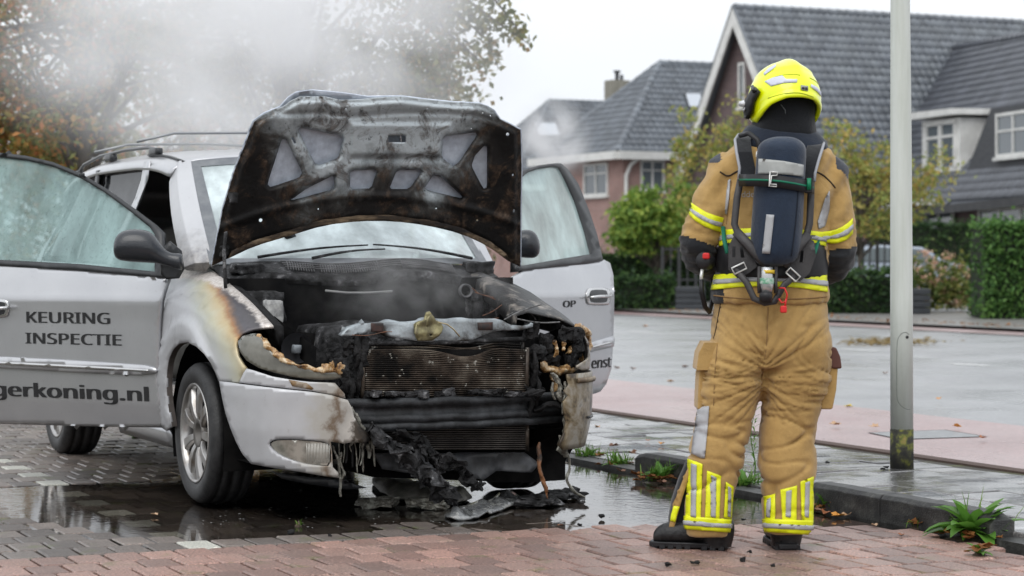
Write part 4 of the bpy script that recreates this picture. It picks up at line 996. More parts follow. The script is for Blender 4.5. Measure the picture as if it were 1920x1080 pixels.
# cowl panel with mesh grille, wiper arms
def cowl(y, k):   # k 0 front lip .. 1 glass
    x = lerp(.16, .035, k)-.24*(y/.72)**2; z = lerp(1.085, 1.135, k)-.02*(y/.7)**2+.012*math.sin(y*9); return Vector((x, y, z))
V = []; Fc = []
for i in range(41):
    y = -.72+1.44*i/40
    V += [cowl(y, 0)+Vector((.012, 0, -.05)), cowl(y, 0)+Vector((.02, 0, -.004)), cowl(y, .1), cowl(y, .9), cowl(y, 1.1)]
for i in range(40):
    for j in range(4): Fc.append((i*5+j, (i+1)*5+j, (i+1)*5+j+1, i*5+j+1))
cw = mesh('cowl', V, Fc, m_charg, solid=.006, **K)
mb = MB()
for i in range(75):
    y = -.43+.86*i/74
    if fbm((y*3, 1, 0), 2, 1) < -.45: continue
    mb.tube([cowl(y, .12)+Vector((.004, 0, .010)), cowl(y+.01, .5)+Vector((0, 0, .020+.01*nz((y*8, 0, 0)))), cowl(y+.02, .92)+Vector((0, 0, .012))], .0033, 5)
for k in (.25, .42, .6, .78): mb.tube([cowl(-.44+.88*i/24, k)+Vector((0, 0, .018)) for i in range(25)], .003, 5)
mb.obj('grille_rib', M('cowl_mesh', (.05, .05, .053), .55, col2=(.13, .13, .135), scale=10), cw, local=True, kind='stuff')
lbox('char_lump', cowl(.62, .5)+Vector((.0, 0, .02)), (.10, .14, .06), m_charg, .02, 12, 14, 6, .6); lbox('char_lump', cowl(-.60, .5)+Vector((.02, 0, .0)), (.10, .16, .05), m_charg, .02, 12, 15, 6, .6)
# ---- windscreen
def wsp(y, k): 
    x = lerp(.03, -.74, k)-lerp(.25, .10, k)*(y/.72)**2; z = lerp(1.125, 1.685, k)-.03*k*(y/.66)**2; return Vector((x, y*lerp(1.02, .93, k), z))
V = []; Fc = []
for i in range(25):
    for j in range(13): V.append(wsp(-.72+1.44*i/24, j/12))
for i in range(24):
    for j in range(12): Fc.append((i*13+j, (i+1)*13+j, (i+1)*13+j+1, i*13+j+1))
ws = mesh('windscreen', V, Fc, m_wind, **K)
mb = MB(); o = .004; nrm = Vector((.6, 0, .8))*o
def band_(ya, yb, ka, kb, n=24):
    a = [wsp(lerp(*ya, i/n), lerp(*ka, i/n))+nrm for i in range(n+1)]; b = [wsp(lerp(*yb, i/n), lerp(*kb, i/n))+nrm for i in range(n+1)]
    mb.loft([[p, q] for p, q in zip(a, b)], cap=False, closed=False)
band_((-.72, -.72), (-.655, -.655), (0, 1), (.0, 1)); band_((.655, .655), (.72, .72), (0, 1), (0, 1)); band_((-.655, .655), (-.655, .655), (1, 1), (.93, .93)); band_((-.655, .655), (-.655, .655), (.0, 0), (.05, .05))
mb.obj('windscreen_border', m_frit, ws, local=True)
for (ya, ka, yb, kb) in ((-.52, .03, .02, .135), (.60, .02, .05, .14), (-.28, .02, .10, .10)):
    n = 10; pts = [wsp(lerp(ya, yb, i/n), lerp(ka, kb, i/n)+.02*math.sin(i/n*math.pi))+nrm*6 for i in range(n+1)]
    MB().tube(pts, [.012-.006*i/n for i in range(n+1)], 6, flat=.7).obj('wiper_arm', m_charg, **K)
lbox('soot_flake', wsp(-.33, .26)+nrm*2, (.03, .06, .04), m_charg, .012, 20, 16, 4, .5)
# ---- A pillars, roof, sides
for s in (-1, 1):
    rings = []
    for i in range(13):
        k = i/12; p = wsp(s*.735, k); side = Vector((lerp(-.12, -.10, k), s*lerp(.085, .05, k), lerp(-.02, -.03, k)))
        if k > .9: side *= 1
        bow = Vector((-.015, s*.02, .02))*math.sin(k*math.pi)
        if k > .85: side = side*lerp(1, .55, (k-.85)/.15)
        rings.append([p+Vector((.012, -s*.035, .012))+bow*.4, p+side*.35+Vector((0, s*.012, .012))+bow, p+side+bow, p+side+Vector((-.012, -s*.03, -.01)), p+Vector((-.05, -s*.015, -.04))])
    MB().loft(rings).obj('a_pillar', m_apil if s < 0 else m_paint, bevel=.006, **K)
RZ = [(-3.80, 1.42), (-3.72, 1.56), (-3.5, 1.665), (-3.1, 1.72), (-2.4, 1.752), (-1.6, 1.752), (-1.1, 1.735), (-.88, 1.71), (-.74, 1.688)]
RW = [(-3.8, .56), (-3.5, .63), (-2.8, .68), (-1.4, .69), (-.74, .685)]
def roofring(x):
    z = itp(RZ, x); w = itp(RW, x); h = []
    for y, dz in ((-1.105, -.118), (-1.07, -.075), (-1.0, -.045), (-.9, -.028), (-.7, -.014), (-.4, -.004), (0, 0), (.4, -.004), (.7, -.014), (.9, -.028), (1.0, -.045), (1.07, -.075), (1.105, -.118)): h.append(Vector((x-.10*y*y*sstep(-1.6, -.74, x), y*w, z+dz)))
    return h
xs = [-.735, -.80, -.88, -1.0, -1.2, -1.5, -1.9, -2.4, -2.8, -3.1, -3.35, -3.5, -3.62, -3.72, -3.8]
MB().loft([roofring(x) for x in xs], cap=False, closed=False).obj('roof', m_paint, solid=.012, **K)
MB().tube([roofring(x)[10]+Vector((0, 0, .004)) for x in (-.76, -.9, -1.1, -1.3)], .010, 6, flat=.5).obj('roof_gutter', m_plast, **K); MB().tube([roofring(x)[2]+Vector((0, 0, .004)) for x in (-.74, -.85, -1.0, -1.2, -1.5)], .010, 6, flat=.5).obj('roof_gutter', m_plast, **K)
for s in (2, 10):
    pts = [roofring(x)[s]+Vector((0, 0, dz)) for x, dz in ((-1.25, .008), (-1.32, .032), (-1.5, .045), (-2.0, .05), (-2.6, .05), (-3.1, .042), (-3.35, .025), (-3.45, .005))]
    rr = MB().tube(pts, .010, 8).obj('roof_rail', M('rail_grey', (.12, .125, .13), .35, .4), **K)
    for x in (-1.34, -2.35, -3.3):
        lbox('rail_foot', roofring(x)[s]+Vector((0, 0, .022)), (.17, .038, .038), m_plast, .0, 1, 1, 3, .6, parent=rr)
for x in (-1.75, -2.75):
    MB().tube([roofring(x)[2]+Vector((0, 0, .085)), roofring(x)[4]+Vector((0, 0, .105)), roofring(x)[6]+Vector((0, 0, .105)), roofring(x)[8]+Vector((0, 0, .105)), roofring(x)[10]+Vector((0, 0, .085))], .013, 8, flat=.6).obj('cross_bar', M('bar_grey', (.3, .31, .32), .35, .5), **K)
# greenhouse sides: glass with pillars; lower sides
def gw(x, z): return lerp(.905, itp(RW, x)*1.09, sstep(1.08, 1.62, z)*.9+.1*(z-1.08)/.54) - .10*sstep(-3.0, -3.8, x)
def side_sheet(name, s, outline, mat, off=0.0, solid=.006, holes=(), step=.09):
    def f(x, z):
        if z < 1.08: w = itp(WZ, min(.96, z))-.10*sstep(-3.0, -3.8, x)*.8
        else: w = gw(x, z)
        return Vector((x, s*(w+off), z))
    V, T = tri2d(outline, holes, step); V3 = [f(*p) for p in V]
    T2 = []
    for t_ in T:
        n = (V3[t_[1]]-V3[t_[0]]).cross(V3[t_[2]]-V3[t_[0]]); T2.append(t_ if n.y*s > 0 else t_[::-1])
    return mesh(name, V3, T2, mat, solid=solid, **K)
def rtz(x): return itp(RZ, x)-.095
for s in (-1, 1):
    rear_arch = [(-2.85+.43*math.cos(math.radians(a)), .335+.43*math.sin(math.radians(a))) for a in range(0, 181, 15)]
    side_sheet('body_side', s, [(-1.52, .27), (-1.50, 1.12), (-3.78, 1.14), (-3.82, .6), (-3.7, .32), (-3.30, .30)]+rear_arch[::-1]+[(-2.40, .28)], m_paint)
    side_sheet('rocker', s, [(-.44, .22), (-.44, .33), (-1.53, .33), (-1.53, .22)], m_paint, -.02)
    up = [(-1.50, 1.10), (-1.14, 1.60), (-1.06, 1.60), (-1.30, 1.10)]
    side_sheet('b_pillar', s, [(-1.42, 1.09), (-1.56, 1.09), (-1.36, rtz(-1.3)+.02), (-1.24, rtz(-1.2)+.02)], m_paint, .004)
    side_sheet('c_pillar', s, [(-2.42, 1.10), (-2.54, 1.10), (-2.44, rtz(-2.4)), (-2.36, rtz(-2.4))], m_plast, .004)
    side_sheet('d_pillar', s, [(-3.50, 1.10), (-3.82, 1.10), (-3.74, 1.45), (-3.5, rtz(-3.5)+.02), (-3.36, rtz(-3.3)+.02)], m_paint, .004)
    g1 = side_sheet('sliding_door_glass', s, [(-1.57, 1.12), (-2.42, 1.12), (-2.38, rtz(-2.4)+.03), (-1.40, rtz(-1.4)+.03)], m_tint, -.030, step=.05)
    g2 = side_sheet('rear_quarter_glass', s, [(-2.54, 1.12), (-3.52, 1.14), (-3.40, rtz(-3.4)+.02), (-2.46, rtz(-2.45)+.03)], m_tint, -.030, step=.05)
MB().add([(-3.83, -.78, .35), (-3.83, .78, .35), (-3.86, .78, 1.1), (-3.80, .56, 1.42), (-3.80, -.56, 1.42), (-3.86, -.78, 1.1)], [(0, 1, 2, 3, 4, 5)]).obj('tailgate', m_paint, smooth=False, solid=.02, **K)
MB().add([(.6, -.80, .24), (.6, .80, .24), (-3.8, .80, .26), (-3.8, -.80, .26)], [(0, 1, 2, 3)]).obj('underbody', m_void, smooth=False, **K)
# interior: dashboard, wheel, seats
m_int = M('grey_interior', (.12, .112, .105), .8, col2=(.18, .17, .16), scale=5)
lbox('dashboard', (-.38, 0, .98), (.42, 1.36, .30), m_int, .0, 1, 1, 4, .5)
for y in (-.36, .36):
    st = lbox('front_seat', (-1.35, y, .62), (.52, .52, .22), m_int, .005, 6, 1, 4, .5); lbox('seat_back', (-1.62, y, 1.0), (.16, .50, .66), m_int, .005, 6, 2, 4, .5, Matrix.Rotation(-.22, 3, 'Y'), parent=st)
    lbox('headrest', (-1.73, y, 1.42), (.10, .28, .18), m_int, .003, 6, 3, 4, .6, parent=st)
lbox('rear_bench', (-2.45, 0, .95), (.2, 1.25, .62), m_int, .005, 6, 4, 4, .5)
mb = MB(); sw = [Vector((-.72, .36, 1.02))+Matrix.Rotation(.45, 3, 'Y') @ Vector((0, .19*math.cos(a), .19*math.sin(a))) for a in [i*2*math.pi/24 for i in range(25)]]; mb.tube(sw, .014, 8); mb.tube([sw[0], sw[12]], .018, 8); mb.obj('steering_wheel', m_plast, **K)
# ---- wheels
def wheel(x, y, s, r=.3325, wd=.215, front=True, label=None):
    c = Vector((x, y, r)); ax = Vector((0, s, 0)); h = wd/2
    prof = [(.215, -h*.9), (.235, -h), (.295, -h*1.04), (r-.014, -h*.92), (r-.003, -h*.78), (r, -h*.55), (r-.008, -h*.53), (r-.008, -h*.47), (r, -h*.45), (r, -h*.08), (r-.008, -h*.06), (r-.008, h*.06), (r, h*.08), (r, h*.45), (r-.008, h*.47), (r-.008, h*.53), (r, h*.55), (r-.003, h*.78), (r-.014, h*.92), (.305, h*1.04), (.27, h*1.05), (.240, h*.98), (.232, h*.9)]
    w_ = bpy.data.objects.new('wheel', None); place(w_, van, True); w_.location = c
    if label: w_['label'] = label
    z = Vector()
    mb = MB(); mb.lathe(prof, z, ax, 64); mb.obj('tyre', m_rub, w_, local=True)
    mb = MB(); mb.lathe([(.236, h*.93), (.236, h*.99), (.228, h*1.0), (.219, h*.93), (.212, h*.7), (.205, h*.1), (.20, -h*.8)], z, ax, 48); mb.obj('rim', m_alloy, w_, local=True)
    for k in range(9):
        a = k*2*math.pi/9+.2; R = Matrix.Rotation(a, 3, 'Y'); sp_ = []
        for (rr, ww, dd) in ((.055, .020, h*.72), (.10, .023, h*.84), (.15, .027, h*.88), (.20, .032, h*.84), (.222, .036, h*.80)):
            sp_.append([R @ Vector((-ww, s*(dd-.016), rr)), R @ Vector((ww, s*(dd-.016), rr)), R @ Vector((ww*.72, s*(dd+.008), rr)), R @ Vector((-ww*.72, s*(dd+.008), rr))])
        MB().loft(sp_).obj('spoke', m_alloy, w_, local=True, bevel=.004)
    mb = MB(); mb.lathe([(.0, h*.60), (.04, h*.60), (.045, h*.78), (.068, h*.84), (.074, h*.74), (.074, h*.3)], z, ax, 28); mb.obj('hub', M('hub_grey', (.16, .15, .14), .45, .6), w_, local=True)
    mb = MB(); mb.lathe([(0, h*.1), (.15, h*.1), (.15, h*.0), (.198, -.02)], z, ax, 30); mb.obj('brake_disc', m_void, w_, local=True)
for x, y, s, lb in ((0, -.77, -1, 'right front wheel with dirty multi-spoke alloy rim'), (0, .77, 1, None), (-2.85, -.78, -1, None), (-2.85, .78, 1, None)): wheel(x, y, s, label=lb)
# ---- hood: hinge near the cowl, opened about seventy degrees
TH = math.radians(70); hu = Vector((math.cos(TH), 0, math.sin(TH))); hn = Vector((math.sin(TH), 0, -math.cos(TH))); h0 = Vector((-.01, 0, 1.127))
def hoods(off, relief=None):
    def f(u, v):
        d = rayl(u, v); k = off
        for _ in range(4):
            q = CAML+d*((h0+hn*k-CAML).dot(hn)/d.dot(hn)); l = (q-h0).dot(hu)
            k = off+.9*max(0, l-.60)**2+.30*max(0, abs(q.y+.0)-.42)**2
            if relief: k += relief(u, v)
        return q
    return f
ho = [(398, 498), (406, 455), (419, 390), (441, 319), (477, 229), (492, 217), (512, 206), (530, 201), (545, 190), (561, 182), (607, 181), (639, 188), (672, 187), (704, 184), (753, 181), (801, 187), (850, 192), (899, 194), (915, 200), (926, 208), (937, 224), (958, 234), (976, 244), (978, 312), (976, 396), (976, 474), (975, 500), (954, 490), (915, 461), (866, 438), (801, 422), (737, 414), (672, 414), (607, 422), (542, 442), (477, 461), (429, 484)]
hso = [(396, 500), (404, 455), (417, 390), (439, 319), (474, 227), (495, 212), (525, 200), (540, 183), (556, 173), (585, 169), (640, 174), (690, 181), (753, 180), (801, 186), (850, 191), (899, 193), (915, 199), (928, 207), (939, 223), (960, 233), (978, 243), (980, 312), (978, 396), (978, 474), (977, 502)]+ho[27:]
HC = [[(529, 268), (536, 268), (563, 322), (558, 330), (510, 346), (505, 341)], [(568, 244), (636, 257), (638, 263), (631, 293), (601, 304), (592, 302), (565, 249)], [(834, 259), (888, 252), (890, 257), (860, 301), (850, 307), (832, 293)], [(907, 278), (912, 280), (912, 346), (906, 348), (886, 311), (892, 294)],
      [(659, 322), (704, 320), (694, 351), (659, 352)], [(746, 321), (789, 321), (766, 352), (733, 352)], [(623, 331), (623, 354), (548, 374), (578, 353)], [(814, 331), (827, 334), (867, 370), (798, 354)]]
def rcorner(h, k=.11):
    o_ = []
    for i in range(len(h)):
        a, b = Vector(h[i]), Vector(h[(i+1) % len(h)]); o_ += [tuple(a.lerp(b, k)), tuple(a.lerp(b, 1-k))]
    return o_
HC = [rcorner([(lerp(sum(p[0] for p in h)/len(h), q[0], 1.13), lerp(sum(p[1] for p in h)/len(h), q[1], 1.15)) for q in h]) for h in HC]
latch = [(728, 254), (761, 254), (761, 267), (728, 267)]
slot = [(546, 258), (550, 257), (556, 268), (552, 270)]
circ = lambda u, v, r, n=8: [(u+r*math.cos(i*2*math.pi/n), v+r*math.sin(i*2*math.pi/n)) for i in range(n)]
riv = [(649, 204, 1.6), (801, 203, 1.6), (840, 206, 1.7), (868, 207, 1.8), (905, 212, 2), (920, 217, 1.8), (952, 252, 3.2), (638, 246, 1.3), (884, 241, 1.3), (962, 328, 2.2), (964, 395, 3), (489, 413, 3.6), (597, 392, 1.5), (818, 391, 1.5), (895, 413, 2)]
rh = [circ(*r) for r in riv]
seam = [(525, 214), (600, 212), (660, 219), (740, 212), (820, 212), (880, 215), (930, 226)]
def relief(u, v):
    de = segd(u, v, ho); r = .026*sstep(3, 13, de)
    dh = min(segd(u, v, h) for h in HC); r += .024*sstep(.5, 5.5, dh)-.012
    ds = segd(u, v, seam, False); r -= .014*math.exp(-(ds/4.5)**2)
    r += .018*sstep(12, 4, max(abs(u-752)-85, abs(v-262)-22))          # box round the latch
    r -= .012*math.exp(-((v-297)/6)**2)*sstep(95, 80, abs(u-745))
    c = 368+((u-700)/190)**2*26; r += .012*math.exp(-((v-c)/7)**2)          # bead along the cut-outs
    r += .004*fbm((u*.02, v*.02, 0), 1, 4)
    return r
def hood_mat(name, ash):
    m, t, b = nt(name); tc = nd(t, 'ShaderNodeTexCoord'); ob = tc.outputs['Object']
    sp = nd(t, 'ShaderNodeSeparateXYZ'); t.links.new(ob, sp.inputs[0])
    n1 = noi(t, ob, 3.2, 7, .62, .5); n2 = noi(t, ob, 34, 6, .7)
    g = mth(t, 'ADD', mth(t, 'MULTIPLY', mth(t, 'SUBTRACT', sp.outputs[2], 1.36), 1.35), mth(t, 'MULTIPLY', mth(t, 'SUBTRACT', n1, .5), 1.5))
    yy = mth(t, 'ABSOLUTE', mth(t, 'SUBTRACT', sp.outputs[1], -.06)); g = mth(t, 'SUBTRACT', g, mth(t, 'MULTIPLY', mth(t, 'MAXIMUM', mth(t, 'SUBTRACT', yy, .30), 0.0), 1.6))
    col = ramp(t, mth(t, 'ADD', g, .35), [(.08, (.007, .0065, .0065)), (.28, (.016, .0145, .014)), (.42, (.06, .058, .055)), (.56, (.21, .23, .24)), (.78, (.52, .57, .60))])
    # rusty tan streaks low on the rear flange, speckle of soot
    ru = ramp(t, mth(t, 'ADD', mth(t, 'MULTIPLY', mth(t, 'SUBTRACT', 1.30, sp.outputs[2]), 1.6), mth(t, 'MULTIPLY', mth(t, 'SUBTRACT', noi(t, ob, 5, 4), .5), 1.6)), [(.22, (0, 0, 0)), (.5, (.55, .55, .55))])
    col = mixc(t, ru, col, ramp(t, n2, [(.35, (.025, .02, .018)), (.5, (.12, .08, .05)), (.68, (.32, .25, .18))]))
    col = mixc(t, ramp(t, n2, [(.30, (.85, .85, .85)), (.40, (0, 0, 0))]), col, (.012, .012, .012))
    br_ = ramp(t, noi(t, ob, 7.5, 7, .7, .8), [(.50, (0, 0, 0)), (.60, (.75, .75, .75))]); col = mixc(t, br_, col, ramp(t, n2, [(.35, (.012, .010, .009)), (.55, (.075, .048, .032)), (.7, (.17, .12, .085))]))
    if ash: col = mixc(t, ramp(t, n1, [(.22, (.6, .6, .6)), (.45, (1, 1, 1))]), col, ramp(t, noi(t, ob, 16, 6), [(.3, (.40, .44, .52)), (.6, (.64, .70, .80)), (.75, (.74, .80, .90))]))
    t.links.new(col, b.inputs['Base Color']); b.inputs['Roughness'].default_value = .42; b.inputs['Specular IOR Level'].default_value = .3; b.inputs['Metallic'].default_value = .3 if not ash else 0
    t.links.new(ramp(t, n2, [(.3, (.7,)*3), (.7, (.35,)*3)]), b.inputs['Roughness']); bumpn(t, b, n2, .7, .006); return m
m_hin, m_hout = hood_mat('burnt_hood_frame', False), hood_mat('ashen_hood_skin', True)
hood = sheet('hood', hso, rh, hoods(-.012), 8, m_hout, solid=.006, label='raised hood, burnt bare and black underneath', **KS)
sheet('hood_frame', ho, HC+[latch, slot]+rh, hoods(.004, relief), 4.2, m_hin, parent=hood, local=True, cam_local=CAML, solid=.004)
fl0 = chaikin([Vector((*q, 0)) for q in ho[27:]], 1, False)
m_tanf, t, b = nt('scorched_flange'); tc = nd(t, 'ShaderNodeTexCoord'); mp = nd(t, 'ShaderNodeMapping'); mp.inputs['Scale'].default_value = (1, .25, 1); t.links.new(tc.outputs['Object'], mp.inputs[0])
t.links.new(ramp(t, noi(t, mp.outputs[0], 13, 6, .65), [(.36, (.016, .014, .013)), (.46, (.07, .05, .035)), (.56, (.26, .19, .12)), (.68, (.42, .34, .25))]), b.inputs['Base Color']); b.inputs['Roughness'].default_value = .55
sheet('rear_flange', [(q.x, q.y+.5) for q in fl0]+[(q.x-(q.x-690)*.02, q.y-15) for q in fl0[::-1]], [], hoods(.036), 5, m_tanf, hood, local=True, cam_local=CAML, solid=.006)
MB().tube([hoods(.05)(*q) for q in ((733, 247), (741, 243), (750, 250), (752, 266), (756, 272), (748, 275))], .0045, 7).obj('striker', m_chrome, hood, local=True)
for q, r in (((748, 274), .010), ((770, 261), .009), ((720, 261), .007), ((737, 243), .008)):
    c = hoods(.05)(*q); mb = MB(); mb.lathe([(0, .006), (r, .005), (r*1.1, 0)], c, hn, 12); mb.obj('bolt', M('rusty_bolt', (.05, .035, .03), .6), hood, local=True)
MB().tube([hoods(.03)(424, 430), plx(.14)(420, 470), plx(.12)(422, 520), plx(.12)(423, 540)], .009, 8).obj('hood_strut', m_charg, **K)
for q in ((437, 372), (418, 470)): lbox('hinge_bracket', hoods(.03)(*q), (.05, .04, .05), m_charg, .012, 20, 3, 4, .4)
# ---- radiator support, latch, condenser, bumper beam, lower cooler
m_zinc = M('scorched_zinc', (.42, .47, .50), .5, .2, col2=(.28, .31, .33), col3=(.05, .045, .04), scale=8, lo=.36, hi=.50, bump=.3, bscale=60)
cs = [(640, 630), (655, 616), (675, 607), (705, 604), (760, 603), (800, 598), (860, 598), (928, 597), (944, 601), (958, 609), (985, 611), (1000, 606), (1000, 613), (975, 619), (945, 618), (925, 622), (905, 629), (885, 638), (845, 641), (785, 640), (750, 634), (715, 624), (690, 622), (665, 630)]
def wav(x0, amp, sc):
    g_ = plx(x0)
    def f(u, v): p = g_(u, v); return p+Vector((amp*nz((u*sc, v*sc, 0)), 0, 0))
    return f
rs = sheet('radiator_support', cs, [], wav(.80, .025, .03), 6, m_zinc, solid=.03, **KS)
m_scab = M('rust_pad', (.06, .03, .025), .8, col2=(.03, .025, .025), scale=30)
for q in ([(697, 606), (719, 606), (719, 623), (697, 622)], [(897, 605), (924, 604), (924, 619), (898, 619)]): sheet('mount_pad', q, [], plx(.818), 6, m_scab, rs, cam_local=CAML, local=True, solid=.012)
m_olive_m = M('yellow_zinc', (.30, .27, .14), .45, .4, col2=(.16, .14, .08), scale=22, bump=.4, bscale=60)
lt = sheet('hood_latch', [(776, 625), (783, 606), (796, 598), (800, 587), (807, 585), (813, 593), (818, 602), (828, 605), (832, 614), (822, 630), (812, 639), (785, 639)], [circ(808, 628, 2.5)], wav(.828, .02, .06), 4, m_olive_m, solid=.016, **KS)
MB().tube([plx(.85)(*q) for q in ((822, 604), (838, 608), (850, 617), (862, 631))], [.005, .007, .007, .006], 6, flat=.4).obj('release_lever', M('cream_lever', (.50, .40, .22), .5), lt, local=True)
MB().tube([plx(.852)(*q) for q in ((800, 612), (803, 596), (810, 590))], [.006, .008, .004], 6).obj('pawl', m_olive_m, lt, local=True)
def cond(name, x0, u0, u1, v0, v1, nfin, dip, mat, seed):
    g_ = plx(x0); c = thing_part(name)
    sheet('fin_dark_backing', [(u0, v0), (u1, v0), (u1, v1), (u0, v1)], [], plx(x0-.018), 30, m_void, c, cam_local=CAML, local=True)  # near-black backing plane, the shade between the fins painted in
    mb = MB(); 
    for k in range(nfin):
        v = lerp(v0, v1, (k+.5)/nfin); pts = []
        for i in range(33):
            u = lerp(u0, u1, i/32); dd = dip*math.exp(-((u-872)/44)**2)*math.exp(-(v-v0)/14) if dip else 0
            pts.append(g_(u, v+dd-1.0*math.exp(-((u-930)/25)**2)*(dip > 0)*math.exp(-(v-v0)/14)*5+.35*nz((u*.08, k*3.1, seed))))
        a = Vector((.010, 0, 0)); b = Vector((0, 0, (g_(u0, v0)-g_(u0, v0+(v1-v0)/nfin*.42)).z))
        mb.loft([[p-a, p+a, p+a+b, p-a+b] for p in pts])
    mb.obj('fin', mat, c, local=True, kind='stuff', smooth=False)
    for uu in (u0-4, u1+4):
        p, q = g_(uu, v0-3), g_(uu, v1+2); MB().tube([p, q], .011, 8).obj('header_tube', m_fin, c, local=True)
    return c
def thing_part(name):
    o = bpy.data.objects.new(name, None); place(o, van, True); return o
def fin_mat(name):
    m, t, b = nt(name); tc = nd(t, 'ShaderNodeTexCoord'); ob = tc.outputs['Object']
    n = noi(t, ob, 3.6, 6); n2 = noi(t, ob, 34, 4)
    col = ramp(t, n, [(.40, (.008, .007, .006)), (.50, (.09, .068, .052)), (.62, (.30, .26, .21))])
    col = mixc(t, ramp(t, n2, [(.62, (0, 0, 0)), (.68, (1, 1, 1))]), col, (.60, .58, .52))
    t.links.new(col, b.inputs['Base Color']); b.inputs['Metallic'].default_value = .35; b.inputs['Roughness'].default_value = .45; return m
m_fin = fin_mat('sooted_fins')
m_fin2 = M('dark_fins', (.035, .03, .027), .45, .3, col2=(.10, .09, .08), scale=7, lo=.45, hi=.7)
cond('radiator', .765, 668, 975, 645, 662, 4, 8, m_fin, 1)
cond('condenser', .80, 684, 984, 655, 744, 24, 15, m_fin, 2)
cond('lower_cooler', .80, 700, 984, 792, 844, 13, 0, m_fin2, 3)
MB().tube([plx(.79)(*q) for q in ((650, 641), (700, 644), (780, 643), (860, 641), (930, 638), (980, 636))], .012, 8).obj('condenser_top_rail', m_charg, **K)
beam = MB(); rings = []
for i in range(31):
    y = lerp(-.60, .72, i/30); x = .90-.16*(y/.72)**2; w = .006*nz((y*9, 0, 0)); r_ = []
    for dx, z in ((-.06, .525), (.0, .53), (.012, .50), (-.018, .49), (-.012, .455), (.0, .45), (.004, .425), (-.02, .42), (.012, .412), (.008, .385), (-.06, .38)): r_.append(Vector((x+dx+w, y, z+w)))
    rings.append(r_)
beam.loft(rings); beam.obj('bumper_beam', M('burnt_beam', (.011, .012, .0135), .5, spec=.35, col2=(.042, .045, .05), scale=12, lo=.42, hi=.65, bump=.5, bscale=90, bdist=.004, col3=(.22, .22, .23)), **K)
random.seed(41)
def char_path(name, pts, r, mat, amp, seed, n=10, seg=26, flat=.8, par=van, loc=True, **k):
    pts = chaikin([Vector(p) for p in pts], 2, False); L = len(pts); mb = MB(); out = []
    N_ = seg
    for i in range(N_+1):
        f_ = i/N_*(L-1); a = int(min(L-2, f_)); p = pts[a].lerp(pts[a+1], f_-a); out.append(p)
    rr = [r*(.55+.45*math.sin(math.pi*min(1, max(0, .08+i/N_*.84))))*(1+.35*nz((i*.35, seed, 0))) for i in range(N_+1)]
    mb.tube(out, rr, n, flat=flat)
    for v in mb.V:
        d = Vector((fbm(v, 22, seed), fbm(v, 22, seed+3), fbm(v, 22, seed+7))); v += d*amp
    return mb.obj(name, mat, par, local=loc, **k)
# rubble lying on the beam and round the coolers
for i in range(26):
    u = random.uniform(690, 1060); p = plx(.86+random.uniform(-.04, .03))(u, 742-random.uniform(0, 5)-(u-690)*.012)
    lbox('char_lump', p, (random.uniform(.02, .05), random.uniform(.03, .10), random.uniform(.012, .03)), m_charg if i % 3 else m_char, .018, 24, i, 3, .3, smooth=False)
for i in range(20):
    q = random.choice([(random.uniform(640, 680), random.uniform(625, 745)), (random.uniform(985, 1010), random.uniform(615, 740))]); lbox('char_lump', plx(.76+random.uniform(-.02, .04))(*q), (.05, random.uniform(.03, .06), random.uniform(.03, .08)), m_char, .028, 20, 60+i, 3, .4, smooth=False)
for i, q in enumerate([(655, 735), (672, 700), (668, 660), (1000, 690), (1005, 735), (990, 760)]): char_path('melted_hose', [plx(.80)(q[0], q[1]-34), plx(.83)(q[0]+6, q[1]), plx(.80)(q[0]-3, q[1]+34)], .016, m_char, .01, 70+i, 7, 12)
sheet('side_dark_backing', [(984, 640), (1050, 615), (1075, 650), (1075, 840), (1050, 880), (990, 880)], [], plx(.42), 30, m_void, **KS)  # flat near-black sheets, the shade inside the open corners painted in
sheet('side_dark_backing', [(500, 618), (650, 630), (690, 745), (690, 850), (640, 850), (640, 745), (520, 700)], [], plx(.48), 30, m_void, **KS)
sheet('lower_dark_backing', [(640, 830), (740, 845), (985, 845), (1060, 800), (1060, 900), (985, 905), (700, 895), (640, 880)], [], plx(.60), 30, m_void, **KS)  # near-black sheet standing in for the shade below the coolers
# ---- headlamps
m_lens, t, b = nt('smoked_lens'); tc = nd(t, 'ShaderNodeTexCoord')
t.links.new(ramp(t, noi(t, tc.outputs['Object'], 9, 5), [(.3, (.07, .066, .05)), (.6, (.15, .145, .12)), (.8, (.24, .22, .18))]), b.inputs['Base Color']); b.inputs['Roughness'].default_value = .22; b.inputs['Coat Weight'].default_value = .6
m_melt, t, b = nt('melted_amber_plastic'); tc = nd(t, 'ShaderNodeTexCoord')
t.links.new(ramp(t, noi(t, tc.outputs['Object'], 26, 5, .65), [(.30, (.02, .016, .012)), (.40, (.14, .065, .022)), (.50, (.42, .24, .09)), (.60, (.62, .49, .32)), (.74, (.70, .63, .52))]), b.inputs['Base Color']); b.inputs['Roughness'].default_value = .35; b.inputs['Coat Weight'].default_value = .3; bumpn(t, b, noi(t, tc.outputs['Object'], 60, 4), .6, .008)
m_grn = M('melted_grey_plastic', (.30, .30, .26), .45, col2=(.10, .09, .075), col3=(.55, .54, .47), scale=24, lo=.4, hi=.55, bump=.8, bscale=55, bdist=.01)
hlo = [(446, 640), (455, 630), (474, 625), (488, 626), (496, 640), (503, 652), (516, 664), (536, 676), (562, 686), (596, 694), (640, 697), (646, 706), (625, 712), (590, 712), (550, 707), (515, 699), (485, 690), (462, 676), (449, 658)]
hl = sheet('headlamp', hlo, [], hull(-1, .004, False), 5, m_lens, solid=.006, label='right headlamp with burnt away inner half', **KS)
char_path('melted_edge', [hull(-1, .0, False)(*q) for q in ((486, 626), (497, 640), (505, 653), (518, 666), (538, 678), (564, 688), (598, 695), (638, 697))], .013, m_melt, .014, 81, 9, 46, .9, hl)
